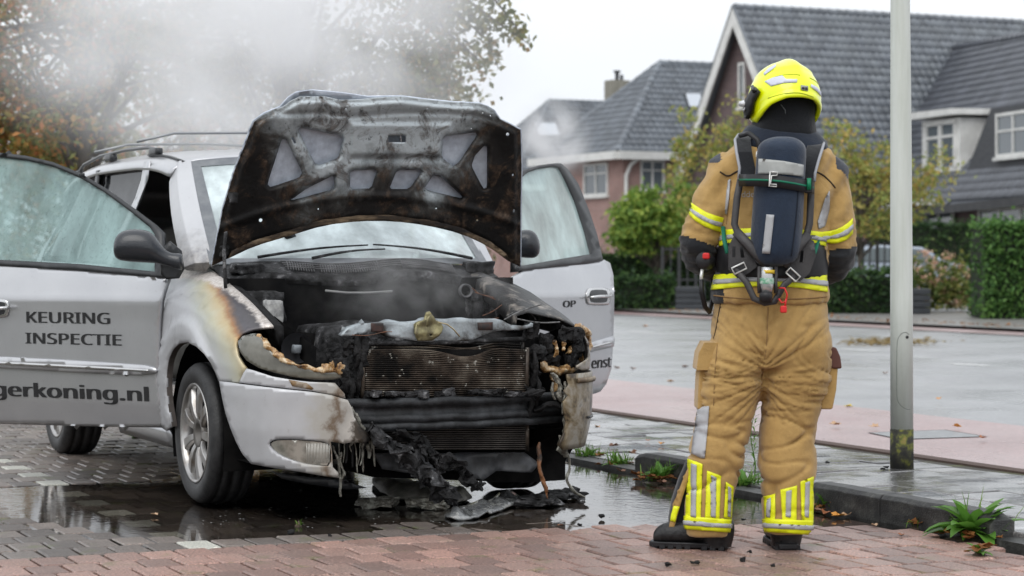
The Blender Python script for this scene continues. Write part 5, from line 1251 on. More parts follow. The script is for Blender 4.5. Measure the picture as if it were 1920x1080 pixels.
for i, q in enumerate([(612, 690), (628, 688), (640, 692), (634, 680), (646, 700)]): lbox('melted_drop', hull(-1, -.02, False)(*q), (.035, .04, .04), m_melt if i < 3 else m_char, .014, 25, 90+i, 4, .6, parent=hl)
mb = MB(); mb.lathe([(0, .0), (.05, .012), (.07, .04)], plx(.66)(556, 652), (1, -.3, 0), 20); mb.obj('burnt_reflector', M('sooted_reflector', (.05, .05, .055), .35, .5), hl, local=True)
lbox('bulb_socket', plx(.70)(556, 655), (.05, .035, .04), M('socket_ash', (.18, .20, .22), .5), .008, 20, 99, 4, .5, parent=hl)
hl2 = thing_part('headlamp'); hl2['label'] = 'left headlamp melted into brown and cream lumps'
for i, (pts, r) in enumerate([([(1008, 676), (1022, 692), (1040, 698), (1062, 694), (1080, 684)], .026), ([(1078, 686), (1092, 668), (1100, 648), (1101, 632)], .022), ([(1101, 636), (1096, 622), (1084, 612), (1078, 618)], .024), ([(1012, 660), (1012, 674), (1018, 690)], .016), ([(1040, 668), (1043, 650), (1040, 640)], .012), ([(1058, 655), (1060, 640)], .010), ([(1036, 700), (1040, 716), (1038, 736)], .014), ([(1085, 640), (1075, 650), (1066, 662)], .014)]):
    char_path('melted_lump', [hp(1, lerp(44, 75, (q[0]-1005)/97), W2L(P(q[0], q[1], 10.05)).z, -.01) for q in pts] if False else [plx(.74-.24*((q[0]-1005)/97)**1.6)(*q) for q in pts], r, m_melt, .016, 100+i, 10, 20, .9, hl2)
for i in range(10): lbox('char_lump', plx(.62)(random.uniform(1015, 1085), random.uniform(620, 680)), (.05, .05, .06), m_char, .03, 20, 120+i, 3, .4, parent=hl2, smooth=False)
# ---- drips and hanging melted plastic on the bumper
for i, (pts, r, mt) in enumerate([([(655, 765), (668, 790), (682, 805), (700, 818)], .022, m_grn), ([(664, 800), (678, 822), (690, 838), (692, 858)], .014, m_grn), ([(624, 836), (634, 862), (637, 890), (638, 930)], .009, m_grn), ([(636, 850), (644, 880), (640, 906)], .012, m_grn), ([(676, 830), (681, 850), (680, 885)], .006, m_grn), ([(640, 820), (656, 828), (672, 826)], .014, m_grn),
                               ([(1058, 735), (1066, 770), (1060, 800), (1070, 830)], .022, m_grn), ([(1074, 720), (1066, 742), (1072, 770)], .02, m_grn), ([(1058, 815), (1052, 838), (1062, 856)], .024, m_grn), ([(1064, 850), (1070, 880), (1060, 900), (1078, 925), (1096, 932)], .010, m_grn), ([(1012, 830), (1010, 870), (1020, 905), (1028, 936)], .013, M('rusty_strip', (.28, .12, .05), .6, col2=(.05, .04, .035), scale=16, bump=.6)), ([(1035, 700), (1050, 722), (1045, 745), (1062, 760)], .016, m_grn), ([(1000, 770), (1030, 756), (1062, 765)], .02, m_char)]):
    char_path('melted_drip', [plx(.86 if u_ < 800 else .83)(u_, v_) for u_, v_ in pts], r, mt, .012 if r > .01 else .005, 130+i, 8, 20, .7)
for i in range(26):
    if i < 15: u_ = random.uniform(630, 705); v_ = 822+random.uniform(-18, 12); x_ = .87
    else: u_ = random.uniform(1035, 1088); v_ = random.uniform(715, 830); x_ = .87 if u_ < 1062 else .80
    L_ = random.uniform(14, 60); char_path('melted_drip', [plx(x_)(u_, v_), plx(x_)(u_+random.uniform(-4, 4), v_+L_*.5), plx(x_)(u_+random.uniform(-5, 5), v_+L_)], random.uniform(.003, .009), m_grn if i % 4 else m_char, .004, 200+i, 6, 10, .7)
# burnt bumper skin hanging down to the ground in two charred strips
for i, (pts, r) in enumerate([([(690, 805), (735, 838), (780, 870), (820, 905), (848, 936)], .050), ([(745, 806), (790, 835), (840, 868), (880, 895), (902, 918)], .028), ([(742, 850), (790, 890), (830, 920), (846, 940)], .032), ([(760, 835), (800, 850), (835, 880)], .03)]):
    char_path('charred_strip', [plx(.93+.03*k)(*q) for k, q in enumerate(pts)], r, m_charg if i != 1 else m_char, .05, 150+i, 12, 50, .5, smooth=False)
sheet('undertray', [(700, 850), (985, 848), (1010, 870), (995, 885), (930, 883), (905, 900), (850, 880), (790, 890), (720, 880)], [], wav(.74, .05, .02), 8, M('torn_tray', (.035, .037, .04), .45, col2=(.10, .105, .115), scale=6), solid=.006, **KS)
sheet('air_dam', [(510, 884), (560, 892), (640, 900), (690, 915), (650, 918), (580, 908), (530, 898)], [], plx(.68), 8, m_plast, solid=.008, **KS)
# ---- doors
def prof(z):
    return itp([(.25, -.05), (.32, -.018), (.45, .012), (.62, .026), (.85, .034), (.955, .040), (.975, .034), (1.05, .016), (1.13, -.008), (1.7, -.20)], z)
class Door:
    def __init__(s, hinge, e1, nrm):
        s.h, s.e, s.n = Vector(hinge), Vector(e1).normalized(), Vector(nrm).normalized()
    def surf(s, off=0.0):
        def f(u, v):
            o = Vector((0, 0, H)); d = P(u, v, 1)-o; k = 0.0
            for _ in range(5):
                q = o+d*((s.h+s.n*(k+off)-o).dot(s.n)/d.dot(s.n)); k = prof(q.z)
            return W2L(q)
        return f
    def pt(s, a, z, off=0.0): return W2L(s.h+s.e*a+s.n*(prof(z)+off)+Vector((0, 0, z-s.h.z)))
hR = CM @ Vector((-.40, -.905, 0)); dR = Door(hR, (-.88, .47, 0), (-.47, -.88, 0))
hLd = CM @ Vector((-.40, .905, 0)); eL_ = Vector((.515, .857, 0)).normalized(); dL = Door(hLd, eL_, (eL_.y, -eL_.x, 0))
def door(D, body, frame, glass, gmat, label):
    d_ = sheet('front_door', body, [], D.surf(), 9, m_paint, solid=.03, label=label, **KS)
    kk = dict(parent=d_, local=True, cam_local=CAML)
    sheet('window_frame', frame, [glass], D.surf(.004), 9, m_plast, solid=.03, **kk)
    sheet('window_glass', glass, [], D.surf(-.012), 10, gmat, **kk)
    return d_, kk
body = [(314, 521), (306, 545), (301, 566), (298, 620), (297, 690), (300, 750), (307, 802), (200, 800), (0, 795), (-34, 792), (-38, 640), (-33, 540), (-36, 492), (0, 495), (150, 507)]
frame = [(-36, 283), (0, 286), (50, 292), (100, 304), (150, 324), (200, 354), (250, 390), (290, 420), (304, 434), (309, 521), (150, 507), (0, 498), (-36, 495)]
glass = [(-28, 292), (0, 294), (50, 300), (100, 312), (150, 333), (195, 360), (245, 397), (281, 426), (290, 440), (290, 509), (150, 495), (0, 487), (-28, 485)]
fd, kk = door(dR, body, frame, glass, m_fog, 'open right front door with KEURING INSPECTIE lettering and fogged green window')
tr_o = [(-36, 668), (0, 669), (100, 674), (200, 680), (270, 685), (290, 690), (296, 695), (290, 701), (260, 704), (150, 699), (0, 690), (-36, 688)]
ts = sheet('side_moulding', tr_o, [], dR.surf(.012), 8, m_paint, solid=.012, **kk)
sheet('moulding_strip', [(-36, 677), (0, 678), (100, 683), (200, 688), (276, 693), (279, 695), (276, 697), (200, 694), (100, 689), (0, 684), (-36, 683)], [], dR.surf(.017), 8, m_chrome, parent=ts, local=True, cam_local=CAML, solid=.005)
lbox('frame_clip', dR.surf(.02)(153, 328), (.02, .03, .018), m_plast, 0, 1, 1, 2, .2, parent=fd)
def handle(D, u0, u1, v0, v1, d_, left=True):
    c = chaikin([(u0, v0+6), (u0+6, v0), (u1-6, v0), (u1, v0+7), (u1, v1-7), (u1-6, v1), (u0+6, v1), (u0, v1-6)], 1); c = [(q[0], q[1]) for q in c]
    h_ = sheet('door_handle', c, [], D.surf(.006), 5, m_chrome, solid=.006, parent=d_, local=True, cam_local=CAML)
    m0 = ((u0+u1)/2, (v0+v1)/2); cc = [(lerp(m0[0], q[0], .72), lerp(m0[1]-2, q[1], .72)) for q in c]
    sheet('handle_cup', cc, [], D.surf(.0075), 5, m_plast, parent=h_, local=True, cam_local=CAML)
    MB().tube([D.surf(.03)(u0+(u1-u0)*.18, m0[1]+2), D.surf(.045)(m0[0]+1, m0[1]), D.surf(.03)(u1-2, m0[1]-1)], .012, 10, flat=.8).obj('pull', m_chrome, h_, local=True)
handle(dR, -32, 16, 561, 596, fd)
def bundled_font():
    try: return bpy.data.fonts.load(bpy.utils.system_resource('DATAFILES', path='fonts')+'/NotoSansMath-Regular.woff2')
    except Exception: return None
FONT = bundled_font()
def text(D, s, x, z, h, mat, d_, bold=0.0, width=None, left=1, sk=0.0, a_of=None):
    cu = bpy.data.curves.new('t', 'FONT'); cu.body = s; cu.font = FONT or cu.font; cu.size = 1; cu.resolution_u = 3
    ob = bpy.data.objects.new('t', cu); SC.collection.objects.link(ob); dg = bpy.context.evaluated_depsgraph_get()
    me = bpy.data.meshes.new_from_object(ob.evaluated_get(dg)); bpy.data.objects.remove(ob)
    V0b = [v.co.copy() for v in me.vertices]; F0 = [list(p.vertices) for p in me.polygons]; V = []; Fc = []
    for kx, dx in enumerate((-bold, 0, bold) if bold else (0,)): Fc += [[i+len(V0b)*kx for i in f] for f in F0]; V += [v+Vector((dx, 0, kx*.1)) for v in V0b]
    x0 = min(v.x for v in V); x1 = max(v.x for v in V)
    yc = [v.y for v in V]; sx = (width/(x1-x0)) if width else h; bpy.data.meshes.remove(me)
    out = [D.pt(x+left*(v.x-x0)*sx, z+v.y*h, .0022+.004*v.z) for v in V]
    return mesh('lettering', out, Fc, mat, d_, smooth=False, local=True)
m_let = M('black_lettering', (.012, .012, .013), .5)
def dpos(D, u, v):
    q = CM @ D.surf()(u, v); return (q-D.h).dot(D.e), q.z
# text runs from the trailing edge to the hinge on the right door: a decreases to the right
def row(D, s, ua, va, ub, vb, cap, d_, bold=0.0, ch=.585):
    a0, z0 = dpos(D, ua, va); a1, z1 = dpos(D, ub, vb); ztop = dpos(D, ua, va-cap)[1]
    return text(D, s, a0, (z0+z1)/2, (ztop-z0)/ch, m_let, d_, bold, abs(a1-a0), 1 if a1 > a0 else -1)
row(dR, 'KEURING', 50, 602.5, 207, 610, 25, fd, .02); row(dR, 'INSPECTIE', 48, 641, 229, 651, 24.5, fd, .02); row(dR, 'gerkoning.nl', -14, 741, 280, 753, 33, fd, .03, .64)
# right mirror
def blob(name, path, mat, d_, Y, depth=.55, n=14):
    rings = []
    for i, (u, v, h, du) in enumerate(path):
        c = P(u, v, Y); s_ = Y/F; a = h*s_
        rings.append([W2L(c+Vector((du*s_*math.sin(t_), -a*depth*math.cos(t_)*1.0, 0))*1.0+Vector((0, 0, a*math.sin(t_)))) for t_ in [k*2*math.pi/n for k in range(n)]])
    return MB().loft(rings).obj(name, mat, d_, local=True, sub=1)
blob('mirror_housing', [(213, 466, 8, 0), (217, 464, 22, 0), (228, 461, 29, 0), (245, 460, 32, 0), (265, 461, 32, 0), (280, 463, 31, 0), (290, 467, 27, 0), (300, 478, 17, 3), (312, 485, 13, 3), (326, 489, 14, 0), (338, 491, 17, 0), (343, 492, 15, 0)], m_mirr, fd, 10.45, .85)
sheet('mirror_sail', [(300, 470), (318, 452), (340, 470), (345, 505), (335, 522), (312, 524), (302, 515)], [], lambda u, v: Lp(u, v, 10.56), 8, m_plast, parent=fd, local=True, cam_local=CAML, solid=.02)
# left door
bodyL = [(985, 505), (1040, 498), (1100, 492), (1133, 487), (1144, 493), (1150, 515), (1152, 560), (1150, 640), (1147, 690), (1137, 720), (1126, 734), (1116, 738), (1000, 760), (960, 740), (960, 520)]
frameL = [(970, 330), (985, 318), (1010, 310), (1040, 306), (1052, 306), (1066, 318), (1085, 345), (1105, 395), (1120, 440), (1131, 488), (1100, 494), (1040, 500), (985, 507), (965, 508)]
glassL = [(978, 333), (990, 323), (1012, 315), (1040, 311), (1050, 313), (1062, 335), (1080, 375), (1098, 430), (1110, 476), (1060, 484), (985, 497), (974, 498)]
fdl, kkl = door(dL, bodyL, frameL, glassL, m_fog2, 'open left front door with pale fogged window, seen behind the burnt corner')
tsl = sheet('side_moulding', [(1040, 664), (1100, 645), (1150, 630), (1153, 634), (1151, 650), (1100, 662), (1040, 680)], [], dL.surf(.012), 8, m_paint, solid=.012, **kkl)
sheet('moulding_strip', [(1040, 670), (1100, 652), (1151, 639), (1151, 643), (1100, 656), (1040, 675)], [], dL.surf(.017), 8, m_chrome, parent=tsl, local=True, cam_local=CAML, solid=.004)
handle(dL, 1100, 1146, 539, 573, fdl)
row(dL, 'OP', 1055, 578, 1079, 574, 15, fdl, .02); row(dL, 'enst', 1108, 694, 1145, 685, 24, fdl, .02)
blob('mirror_housing', [(968, 458, 24, 0), (980, 457, 27, 0), (992, 457, 28, 0), (1003, 459, 26, 0), (1010, 462, 17, 0), (1013, 464, 6, 0)], m_mirr, fdl, 11.2, .8)
# ================================================================== FIREFIGHTER (seen from behind)
FY = 8.72; FX = (1385-960)/F*FY
FS = F/FY
ff = thing('person', 'firefighter in tan turnout gear and bright yellow helmet, seen from behind', 'person', (FX, FY, 0))
def U(u): return (u-960)/F*FY
def Zv(v): return H-(v-V0)/F*FY
def cloth_mat(name, c1, c2, weave=220, rough=.85):
    m, t, b = nt(name); tc = nd(t, 'ShaderNodeTexCoord'); ob = tc.outputs['Object']
    col = ramp(t, noi(t, ob, 4, 5), [(.35, c1), (.65, c2)])
    gr = ramp(t, noi(t, ob, 26, 6, .7), [(.28, (.86, .85, .84)), (.5, (1, 1, 1)), (.75, (1.06, 1.06, 1.05))]); col = mixc(t, 1.0, col, gr, 'MULTIPLY'); col = mixc(t, ramp(t, noi(t, ob, 3.1, 8, .72, .5), [(.52, (0, 0, 0)), (.70, (.38, .38, .38))]), col, tuple(x*.35 for x in c1))
    t.links.new(col, b.inputs['Base Color']); b.inputs['Roughness'].default_value = rough; b.inputs['Sheen Weight'].default_value = .25; b.inputs['Specular IOR Level'].default_value = .25
    h1 = noi(t, ob, 22, 7, .68, .9); h2 = noi(t, ob, weave, 2)
    hh = mth(t, 'ADD', h1, mth(t, 'MULTIPLY', h2, .12)); bumpn(t, b, hh, .42, .010); return m
m_tan = cloth_mat('tan_aramid_cloth', (.395, .245, .085), (.445, .285, .105))
m_navy = cloth_mat('navy_cloth', (.010, .016, .030), (.016, .024, .042))
m_blackc = cloth_mat('black_cloth', (.010, .011, .014), (.02, .022, .026))
def stripe_mat(name, c, lines):
    m, t, b = nt(name); tc = nd(t, 'ShaderNodeTexCoord'); mp = nd(t, 'ShaderNodeMapping'); mp.inputs['Rotation'].default_value = (0, .6, 0); t.links.new(tc.outputs['Object'], mp.inputs[0])
    wv = nd(t, 'ShaderNodeTexWave'); wv.inputs['Scale'].default_value = 55; wv.bands_direction = 'Z'; t.links.new(mp.outputs[0], wv.inputs['Vector'])
    col = mixc(t, ramp(t, wv.outputs['Fac'], [(.25, (lines,)*3), (.6, (0, 0, 0))]), c, tuple(x*.55 for x in c)); col = mixc(t, 1.0, col, ramp(t, noi(t, tc.outputs['Object'], 14, 5), [(.3, (.8, .8, .8)), (.6, (1, 1, 1))]), 'MULTIPLY')
    t.links.new(col, b.inputs['Base Color']); b.inputs['Roughness'].default_value = .5; return m
m_yel = stripe_mat('fluorescent_yellow', (.93, .98, .01), .45); m_sil = stripe_mat('silver_reflective', (.47, .48, .50), .5)
m_hel, t, b = nt('yellow_helmet_shell'); b.inputs['Base Color'].default_value = (.88, .98, .0, 1); b.inputs['Roughness'].default_value = .28; b.inputs['Coat Weight'].default_value = .7; b.inputs['Coat Roughness'].default_value = .08
m_blk = M('black_equipment', (.011, .011, .0125), .45, spec=.35, col2=(.02, .02, .022), scale=10)
m_rubb = M('boot_leather', (.007, .007, .008), .38, spec=.35, col2=(.022, .022, .023), scale=16, bump=.4, bscale=60)
def ell(c, rx, ry, n=28, tilt=(0, 0), pw=2.4):
    r = []
    for k in range(n):
        a = k*2*math.pi/n; ca, sa = math.cos(a), math.sin(a)
        x = rx*math.copysign(abs(ca)**(2/pw), ca); y = ry*math.copysign(abs(sa)**(2/pw), sa)
        r.append(Vector((c[0]+x, c[1]+y, c[2]+tilt[0]*x+tilt[1]*y)))
    return r
def remeshed(mbs, vox=.012, smooth=6):
    mb = MB()
    for m_ in mbs: mb.add(m_.V, m_.F)
    me = bpy.data.meshes.new('tmp'); me.from_pydata(mb.V, [], mb.F); o = bpy.data.objects.new('tmp', me); SC.collection.objects.link(o)
    r = o.modifiers.new('r', 'REMESH'); r.mode = 'VOXEL'; r.voxel_size = vox
    s = o.modifiers.new('s', 'SMOOTH'); s.iterations = smooth; s.factor = .5
    dg = bpy.context.evaluated_depsgraph_get(); e = bpy.data.meshes.new_from_object(o.evaluated_get(dg)); bpy.data.objects.remove(o)
    e.update(); V = [v.co.copy() for v in e.vertices]; N = [v.normal.copy() for v in e.vertices]; Fc = [list(p.vertices) for p in e.polygons]; bpy.data.meshes.remove(e)
    return V, N, Fc
# ---- trousers
def leg(tab):
    mb = MB(); mb.loft([ell((U((a+b)/2), FY+dy, Zv(v)), (b-a)/2/FS, ry) for v, a, b, dy, ry in tab]); return mb
LEGL = [(600, 1340, 1462, .0, .15), (650, 1325, 1450, -.0, .16), (700, 1310, 1434, -.005, .155), (740, 1306, 1425, -.0, .145), (780, 1303, 1414, .005, .135), (820, 1298, 1404, .0, .128), (860, 1291, 1394, -.005, .125), (900, 1288, 1384, -.01, .12), (940, 1285, 1374, -.01, .115), (980, 1284, 1370, -.01, .11), (1003, 1287, 1367, -.01, .10)]
LEGR = [(600, 1420, 1553, .0, .15), (650, 1428, 1560, .0, .16), (700, 1424, 1560, .005, .155), (740, 1428, 1548, .01, .145), (780, 1430, 1538, .015, .135), (820, 1425, 1532, .01, .128), (860, 1421, 1529, .005, .125), (900, 1424, 1527, .0, .12), (940, 1428, 1525, .0, .115), (980, 1431, 1522, .0, .11), (998, 1434, 1518, .0, .105)]
pel = MB(); pel.loft([ell((U((a+b)/2), FY, Zv(v)), (b-a)/2/FS, ry) for v, a, b, ry in ((535, 1345, 1545, .145), (570, 1338, 1550, .16), (610, 1332, 1554, .172), (650, 1326, 1560, .172), (690, 1330, 1555, .14))])
V, N, Fc = remeshed([leg(LEGL), leg(LEGR), pel], .008, 7)
def legaxis(tab, z):
    v = V0-(z-H)*F/FY
    return U(itp([(r[0], (r[1]+r[2])/2) for r in tab], v)), FY+itp([(r[0], r[3]) for r in tab], v)
V2 = []
for p, n in zip(V, N):
    left = p.x < U(1427); z = p.z
    wx = .05*noise.noise(p*5); wz_ = .04*noise.noise(p*4+Vector((9, 2, 5)))
    sl_ = (1.6 if left else -1.6)*sstep(.45, .8, z)
    q = Vector(((p.x+wx)*3.4, p.y*3.4, (p.z+wz_)*12.5+p.x*7*sl_))
    w = .36+.85*sstep(.60, .42, z)*sstep(.16, .24, z)+.6*math.exp(-((z-.68)/.09)**2)
    n1_ = noise.noise(q+Vector((3, 0, 0)))
    f = .008*w*noise.noise(q*.6)-.017*w*math.exp(-(n1_/.085)**2)*(.4+.6*sstep(-.3, .3, noise.noise(p*6+Vector((0, 7, 0)))))
    f += .006*noise.noise(Vector((p.x*5+p.z*3, p.y*4, p.z*4)))
    d = Vector((p.x-U(1428), 0, z-Zv(705))); cr2 = noise.noise(Vector((math.atan2(d.z, abs(d.x)+.05)*5.5, 3 if left else 8, d.length*1.5)))
    if z > .5 and p.y < FY+.05: f -= .016*math.exp(-(cr2/.16)**2)*math.exp(-d.length*4.5)
    f += .0018*fbm(p, 24, 2, 3)
    V2.append(p+n*f)
tro = mesh('trousers', V2, Fc, m_tan, ff); bt_ = bvh_of(V2, Fc)
# cargo pockets, seams
def patch(name, outline, mat, par, off=.006, solid=.006, bv=None, step=7, lab=None): return decal(name, outline, bv or bt_, off, mat, par, step, solid)
def sidepocket(name, pts, yc, dep, mat):
    rings = []
    for (v, a, b) in pts: rings.append([Vector((U(a), yc-dep/2, Zv(v))), Vector((U(b), yc-dep/2, Zv(v))), Vector((U(b), yc+dep/2, Zv(v))), Vector((U(a), yc+dep/2, Zv(v)))])
    return MB().loft(rings).obj(name, mat, tro, bevel=.008)
pk = sidepocket('cargo_pocket', [(668, 1318, 1345), (700, 1308, 1345), (740, 1306, 1345), (766, 1305, 1345)], FY+.02, .17, m_tan)
fl = sidepocket('pocket_flap', [(640, 1316, 1352), (660, 1306, 1350), (690, 1302, 1333), (692, 1303, 1330)], FY-.005, .20, m_tan)
pk2 = sidepocket('cargo_pocket', [(655, 1540, 1566), (690, 1540, 1568), (730, 1538, 1565), (766, 1535, 1558)], FY+.03, .16, m_tan)
sidepocket('pocket_flap', [(650, 1545, 1564), (668, 1548, 1572), (690, 1556, 1575)], FY+.03, .18, M('flap_red', (.10, .04, .03), .8))
def seam_(pts, mat, par, bv, r=.003):
    q = chaikin([Vector((*p, 0)) for p in pts], 2, False); out = []
    for a in q:
        h = bv.ray_cast(Vector((0, 0, H)), (P(a.x, a.y, 1)-Vector((0, 0, H))).normalized())
        if h[0] is not None: out.append(h[0]+Vector((0, -.001, 0)))
    if len(out) > 2: MB().tube(out, r, 5).obj('seam', mat, par)
m_seam = M('dark_seam', (.035, .022, .012), .9); m_seam2 = M('tan_seam', (.25, .15, .06), .9)
seam_([(1352, 565), (1347, 590), (1343, 615), (1338, 635)], m_seam, tro, bt_); seam_([(1440, 575), (1438, 640), (1432, 690), (1428, 712)], m_seam2, tro, bt_, .002); seam_([(1345, 645), (1340, 700), (1338, 760)], m_seam2, tro, bt_, .002)
# reflective patches: vertical bars rising from a band round each ankle
def bars(side):
    if side < 0:
        bands = [([(1287, 975), (1366, 980), (1367, 997), (1286, 991)], 'b')]
        cols = [(1289, 1318, 860, 870), (1324, 1352, 882, 892), (1358, 1374, 903, 912)]
        rect = lambda a, b, t0, t1: [(a+2, t0), (b, t1), (b-4, 974), (a-2, 970)]
        lo = 966
    else:
        cols = [(1433, 1455, 930, 926), (1464, 1494, 918, 910), (1500, 1524, 903, 893)]
        rect = lambda a, b, t0, t1: [(a, t0), (b, t1), (b-1, 978), (a+3, 977)]
    for (a, b, t0, t1) in cols:
        w = (b-a)/3; y = decal('reflective_bar', rect(a, b, t0, t1), bt_, .003, m_yel, tro, 5)
        s_ = (t1-t0)/(b-a)
        decal('silver_stripe', [(a+w, t0+s_*w+5), (a+2*w, t0+s_*2*w+5), (a+2*w-2, 970), (a+w-1, 968)], bt_, .0065, m_sil, y, 4)
    if side < 0: L = [((1285, 967), (1374, 974), (1371, 998), (1285, 991))]
    else: L = [((1431, 972), (1526, 976), (1524, 1001), (1431, 996))]
    for q in L:
        y = decal('reflective_band', q, bt_, .005, m_yel, tro, 5)
        m1 = [(lerp(q[0][0], q[3][0], .35), lerp(q[0][1], q[3][1], .35)), (lerp(q[1][0], q[2][0], .35), lerp(q[1][1], q[2][1], .35)), (lerp(q[1][0], q[2][0], .68), lerp(q[1][1], q[2][1], .68)), (lerp(q[0][0], q[3][0], .68), lerp(q[0][1], q[3][1], .68))]
        decal('silver_stripe', m1, bt_, .0085, m_sil, y, 4)
bars(-1); bars(1)
decal('silver_stripe', [(1310, 765), (1331, 762), (1328, 800), (1322, 860), (1298, 850), (1303, 810)], bt_, .004, m_sil, tro, 6)
# open left trouser leg with dark gaiter, tan flap
g1 = MB(); g1.loft([ell((U(c), FY+.06, Zv(v)), w/FS, d_) for v, c, w, d_ in ((868, 1293, 5, .03), (900, 1286, 12, .05), (940, 1279, 18, .06), (975, 1275, 20, .06), (1000, 1275, 19, .06))]); g1.obj('gaiter', m_blackc, tro)
fl_y = lambda u, v: P(u, v, FY-.035+.0006*(1300-u))
lf_ = sheet('leg_flap', [(1299, 856), (1285, 888), (1269, 928), (1259, 962), (1254, 989), (1263, 992), (1270, 966), (1280, 930), (1293, 892), (1301, 866)], [], fl_y, 6, m_tan, tro, solid=.010)
sheet('flap_stripe', [(1263, 948), (1258.5, 963), (1256, 976), (1266, 979), (1269, 965), (1274, 950)], [], lambda u, v: fl_y(u, v)-Vector((0, .004, 0)), 5, m_yel, lf_, solid=.003)
for tb, q in ((LEGL, 0), (LEGR, 1)):
    o_ = [(1322, 1002), (1368, 996), (1368, 1012), (1300, 1015)] if q == 0 else [(1450, 1000), (1512, 1000), (1510, 1014), (1438, 1014)]
# ---- boots
def boot(name, heel, toe, lab):
    h, t_ = Vector(heel), Vector(toe); L = (t_-h).length; e = (t_-h).normalized(); s_ = Vector((-e.y, e.x, 0)); bt2 = thing_obj('boot', ff); bt2['label'] = lab
    up = []; 
    for k, w, z1 in ((0.0, .036, .10), (.05, .044, .16), (.16, .050, .20), (.30, .050, .20), (.40, .049, .15), (.52, .050, .115), (.66, .054, .108), (.80, .054, .104), (.92, .047, .088), (1.0, .030, .06)):
        r = []
        for i in range(16):
            a = i*2*math.pi/16; ca, sa = math.cos(a), math.sin(a); zz = .02+(z1-.02)*(.5+.5*math.copysign(abs(sa)**.7, sa)); r.append(h+e*(L*k)+s_*(w*math.copysign(abs(ca)**.8, ca)*(1-.25*max(0, sa)))+Vector((0, 0, zz)))
        up.append(r)
    MB().loft(up).obj('upper', m_rubb, bt2, sub=1)
    so_ = []
    for k in range(13):
        f = k/12; w = .047*(1-.25*math.exp(-f*12)-.55*max(0, f-.86)/.14*.8); x = -.012+f*(L+.024)
        so_.append([h+e*x-s_*w+Vector((0, 0, .004)), h+e*x+s_*w+Vector((0, 0, .004)), h+e*x+s_*(w+.003)+Vector((0, 0, .027)), h+e*x-s_*(w+.003)+Vector((0, 0, .027))])
    MB().loft(so_).obj('sole', m_blk, bt2, bevel=.006)
    for k in range(9):
        if k == 3: continue
        f = .04+.92*k/8; mb = MB(); mb.box(h+e*(L*f)+Vector((0, 0, .008)), (L*.075, .100 if k < 8 else .07, .016), Matrix((e, s_, Vector((0, 0, 1)))).transposed()); mb.obj('lug', m_blk, bt2, smooth=False)
def thing_obj(name, par):
    o = bpy.data.objects.new(name, None); place(o, par, False); WM[o.name] = Matrix.Identity(4); return o
bh = G(1366, 1030); boot('boot', (U(1360), FY-.02, 0), (U(1226), FY+.05, 0), 'left boot turned outwards'); boot('boot', (U(1474), FY-.06, 0), (U(1462), FY+.23, 0), 'right boot seen from its heel')
for c in ((U(1345), FY-.01, .075), (U(1474), FY-.0, .075)):
    mb = MB(); mb.lathe([(.055, -.065), (.064, -.03), (.068, .0), (.066, .03), (.05, .06)], c, (0, 0, 1), 24); mb.obj('boot_cuff', m_rubb, ff)
# ---- jacket
tors = MB(); tors.loft([ell((U((a+b)/2), FY+dy, Zv(v)), (b-a)/2/FS, ry, tilt=(0, 0), pw=2.6) for v, a, b, dy, ry in ((566, 1338, 1550, .0, .165), (548, 1336, 1552, .0, .17), (510, 1344, 1549, .0, .165), (460, 1352, 1549, .005, .158), (410, 1354, 1552, .015, .158), (360, 1350, 1562, .025, .16), (320, 1345, 1570, .035, .152), (292, 1352, 1566, .05, .132), (272, 1378, 1550, .065, .105), (255, 1405, 1538, .08, .085), (242, 1420, 1530, .085, .075))])
def limb(pts, n=20):
    mb = MB(); mb.tube([p for p, r in pts], [r for p, r in pts], n, flat=.92); return mb
shL, elL, wrL = P(1362, 318, FY+.04), P(1308, 455, FY+.02), P(1345, 505, FY+.30)
shR, elR, wrR = P(1552, 325, FY+.04), P(1572, 470, FY+.03), P(1530, 510, FY+.31)
armL = limb([(P(1378, 300, FY+.045), .075), (shL, .088), (P(1346, 360, FY+.03), .087), (P(1328, 410, FY+.02), .086), (elL, .080), (P(1312, 480, FY+.08), .076), (P(1328, 494, FY+.18), .07), (wrL, .06)])
armR = limb([(P(1542, 305, FY+.045), .075), (shR, .09), (P(1559, 370, FY+.035), .087), (P(1566, 420, FY+.025), .084), (elR, .076), (P(1566, 492, FY+.09), .073), (P(1550, 502, FY+.19), .068), (wrR, .058)])
V, N, Fc = remeshed([tors, armL, armR], .008, 9)
V2 = []
for p, n in zip(V, N):
    u = 960+p.x/FY*F; v = V0-(p.z-H)*F/FY
    f = .006*noise.noise(Vector((p.x*8, p.y*8, p.z*11)))+.004*fbm(p, 20, 5, 3)
    el = min((p-elL).length, (p-elR).length); f += .012*math.exp(-(el/.13)**2)*(1-abs(noise.noise(Vector((p.x*9, p.y*9, p.z*26))))*2.4)
    sh = min(abs(u-1362)+abs(v-330)*.6, abs(u-1556)+abs(v-340)*.6); f += .010*math.exp(-(sh/55)**2)*math.sin(u*.11+v*.09)
    if v > 500: f += .006*noise.noise(Vector((p.x*22, p.y*10, p.z*9)))+.006*sstep(520, 560, v)
    V2.append(p+n*f)
def jm(c):
    v = V0-(c.z-H)*F/FY; u = 960+c.x/FY*F
    # black guards on elbows and forearms
    if u < 1352 and (v > 438+(u-1272)*.36): return 1
    if u > 1538 and (v > 470-(u-1545)*.12) and c.y > FY-.12 and (u > 1552 or c.y > FY+.10): return 1
    if (u < 1352 and v < 322-(u-1330)*1.0 and v < 305) or (u > 1566 and v < 318+(u-1570)*.8 and v < 345): return 2
    return 0
m_pad = cloth_mat('shoulder_pad_cloth', (.035, .040, .052), (.05, .056, .07))
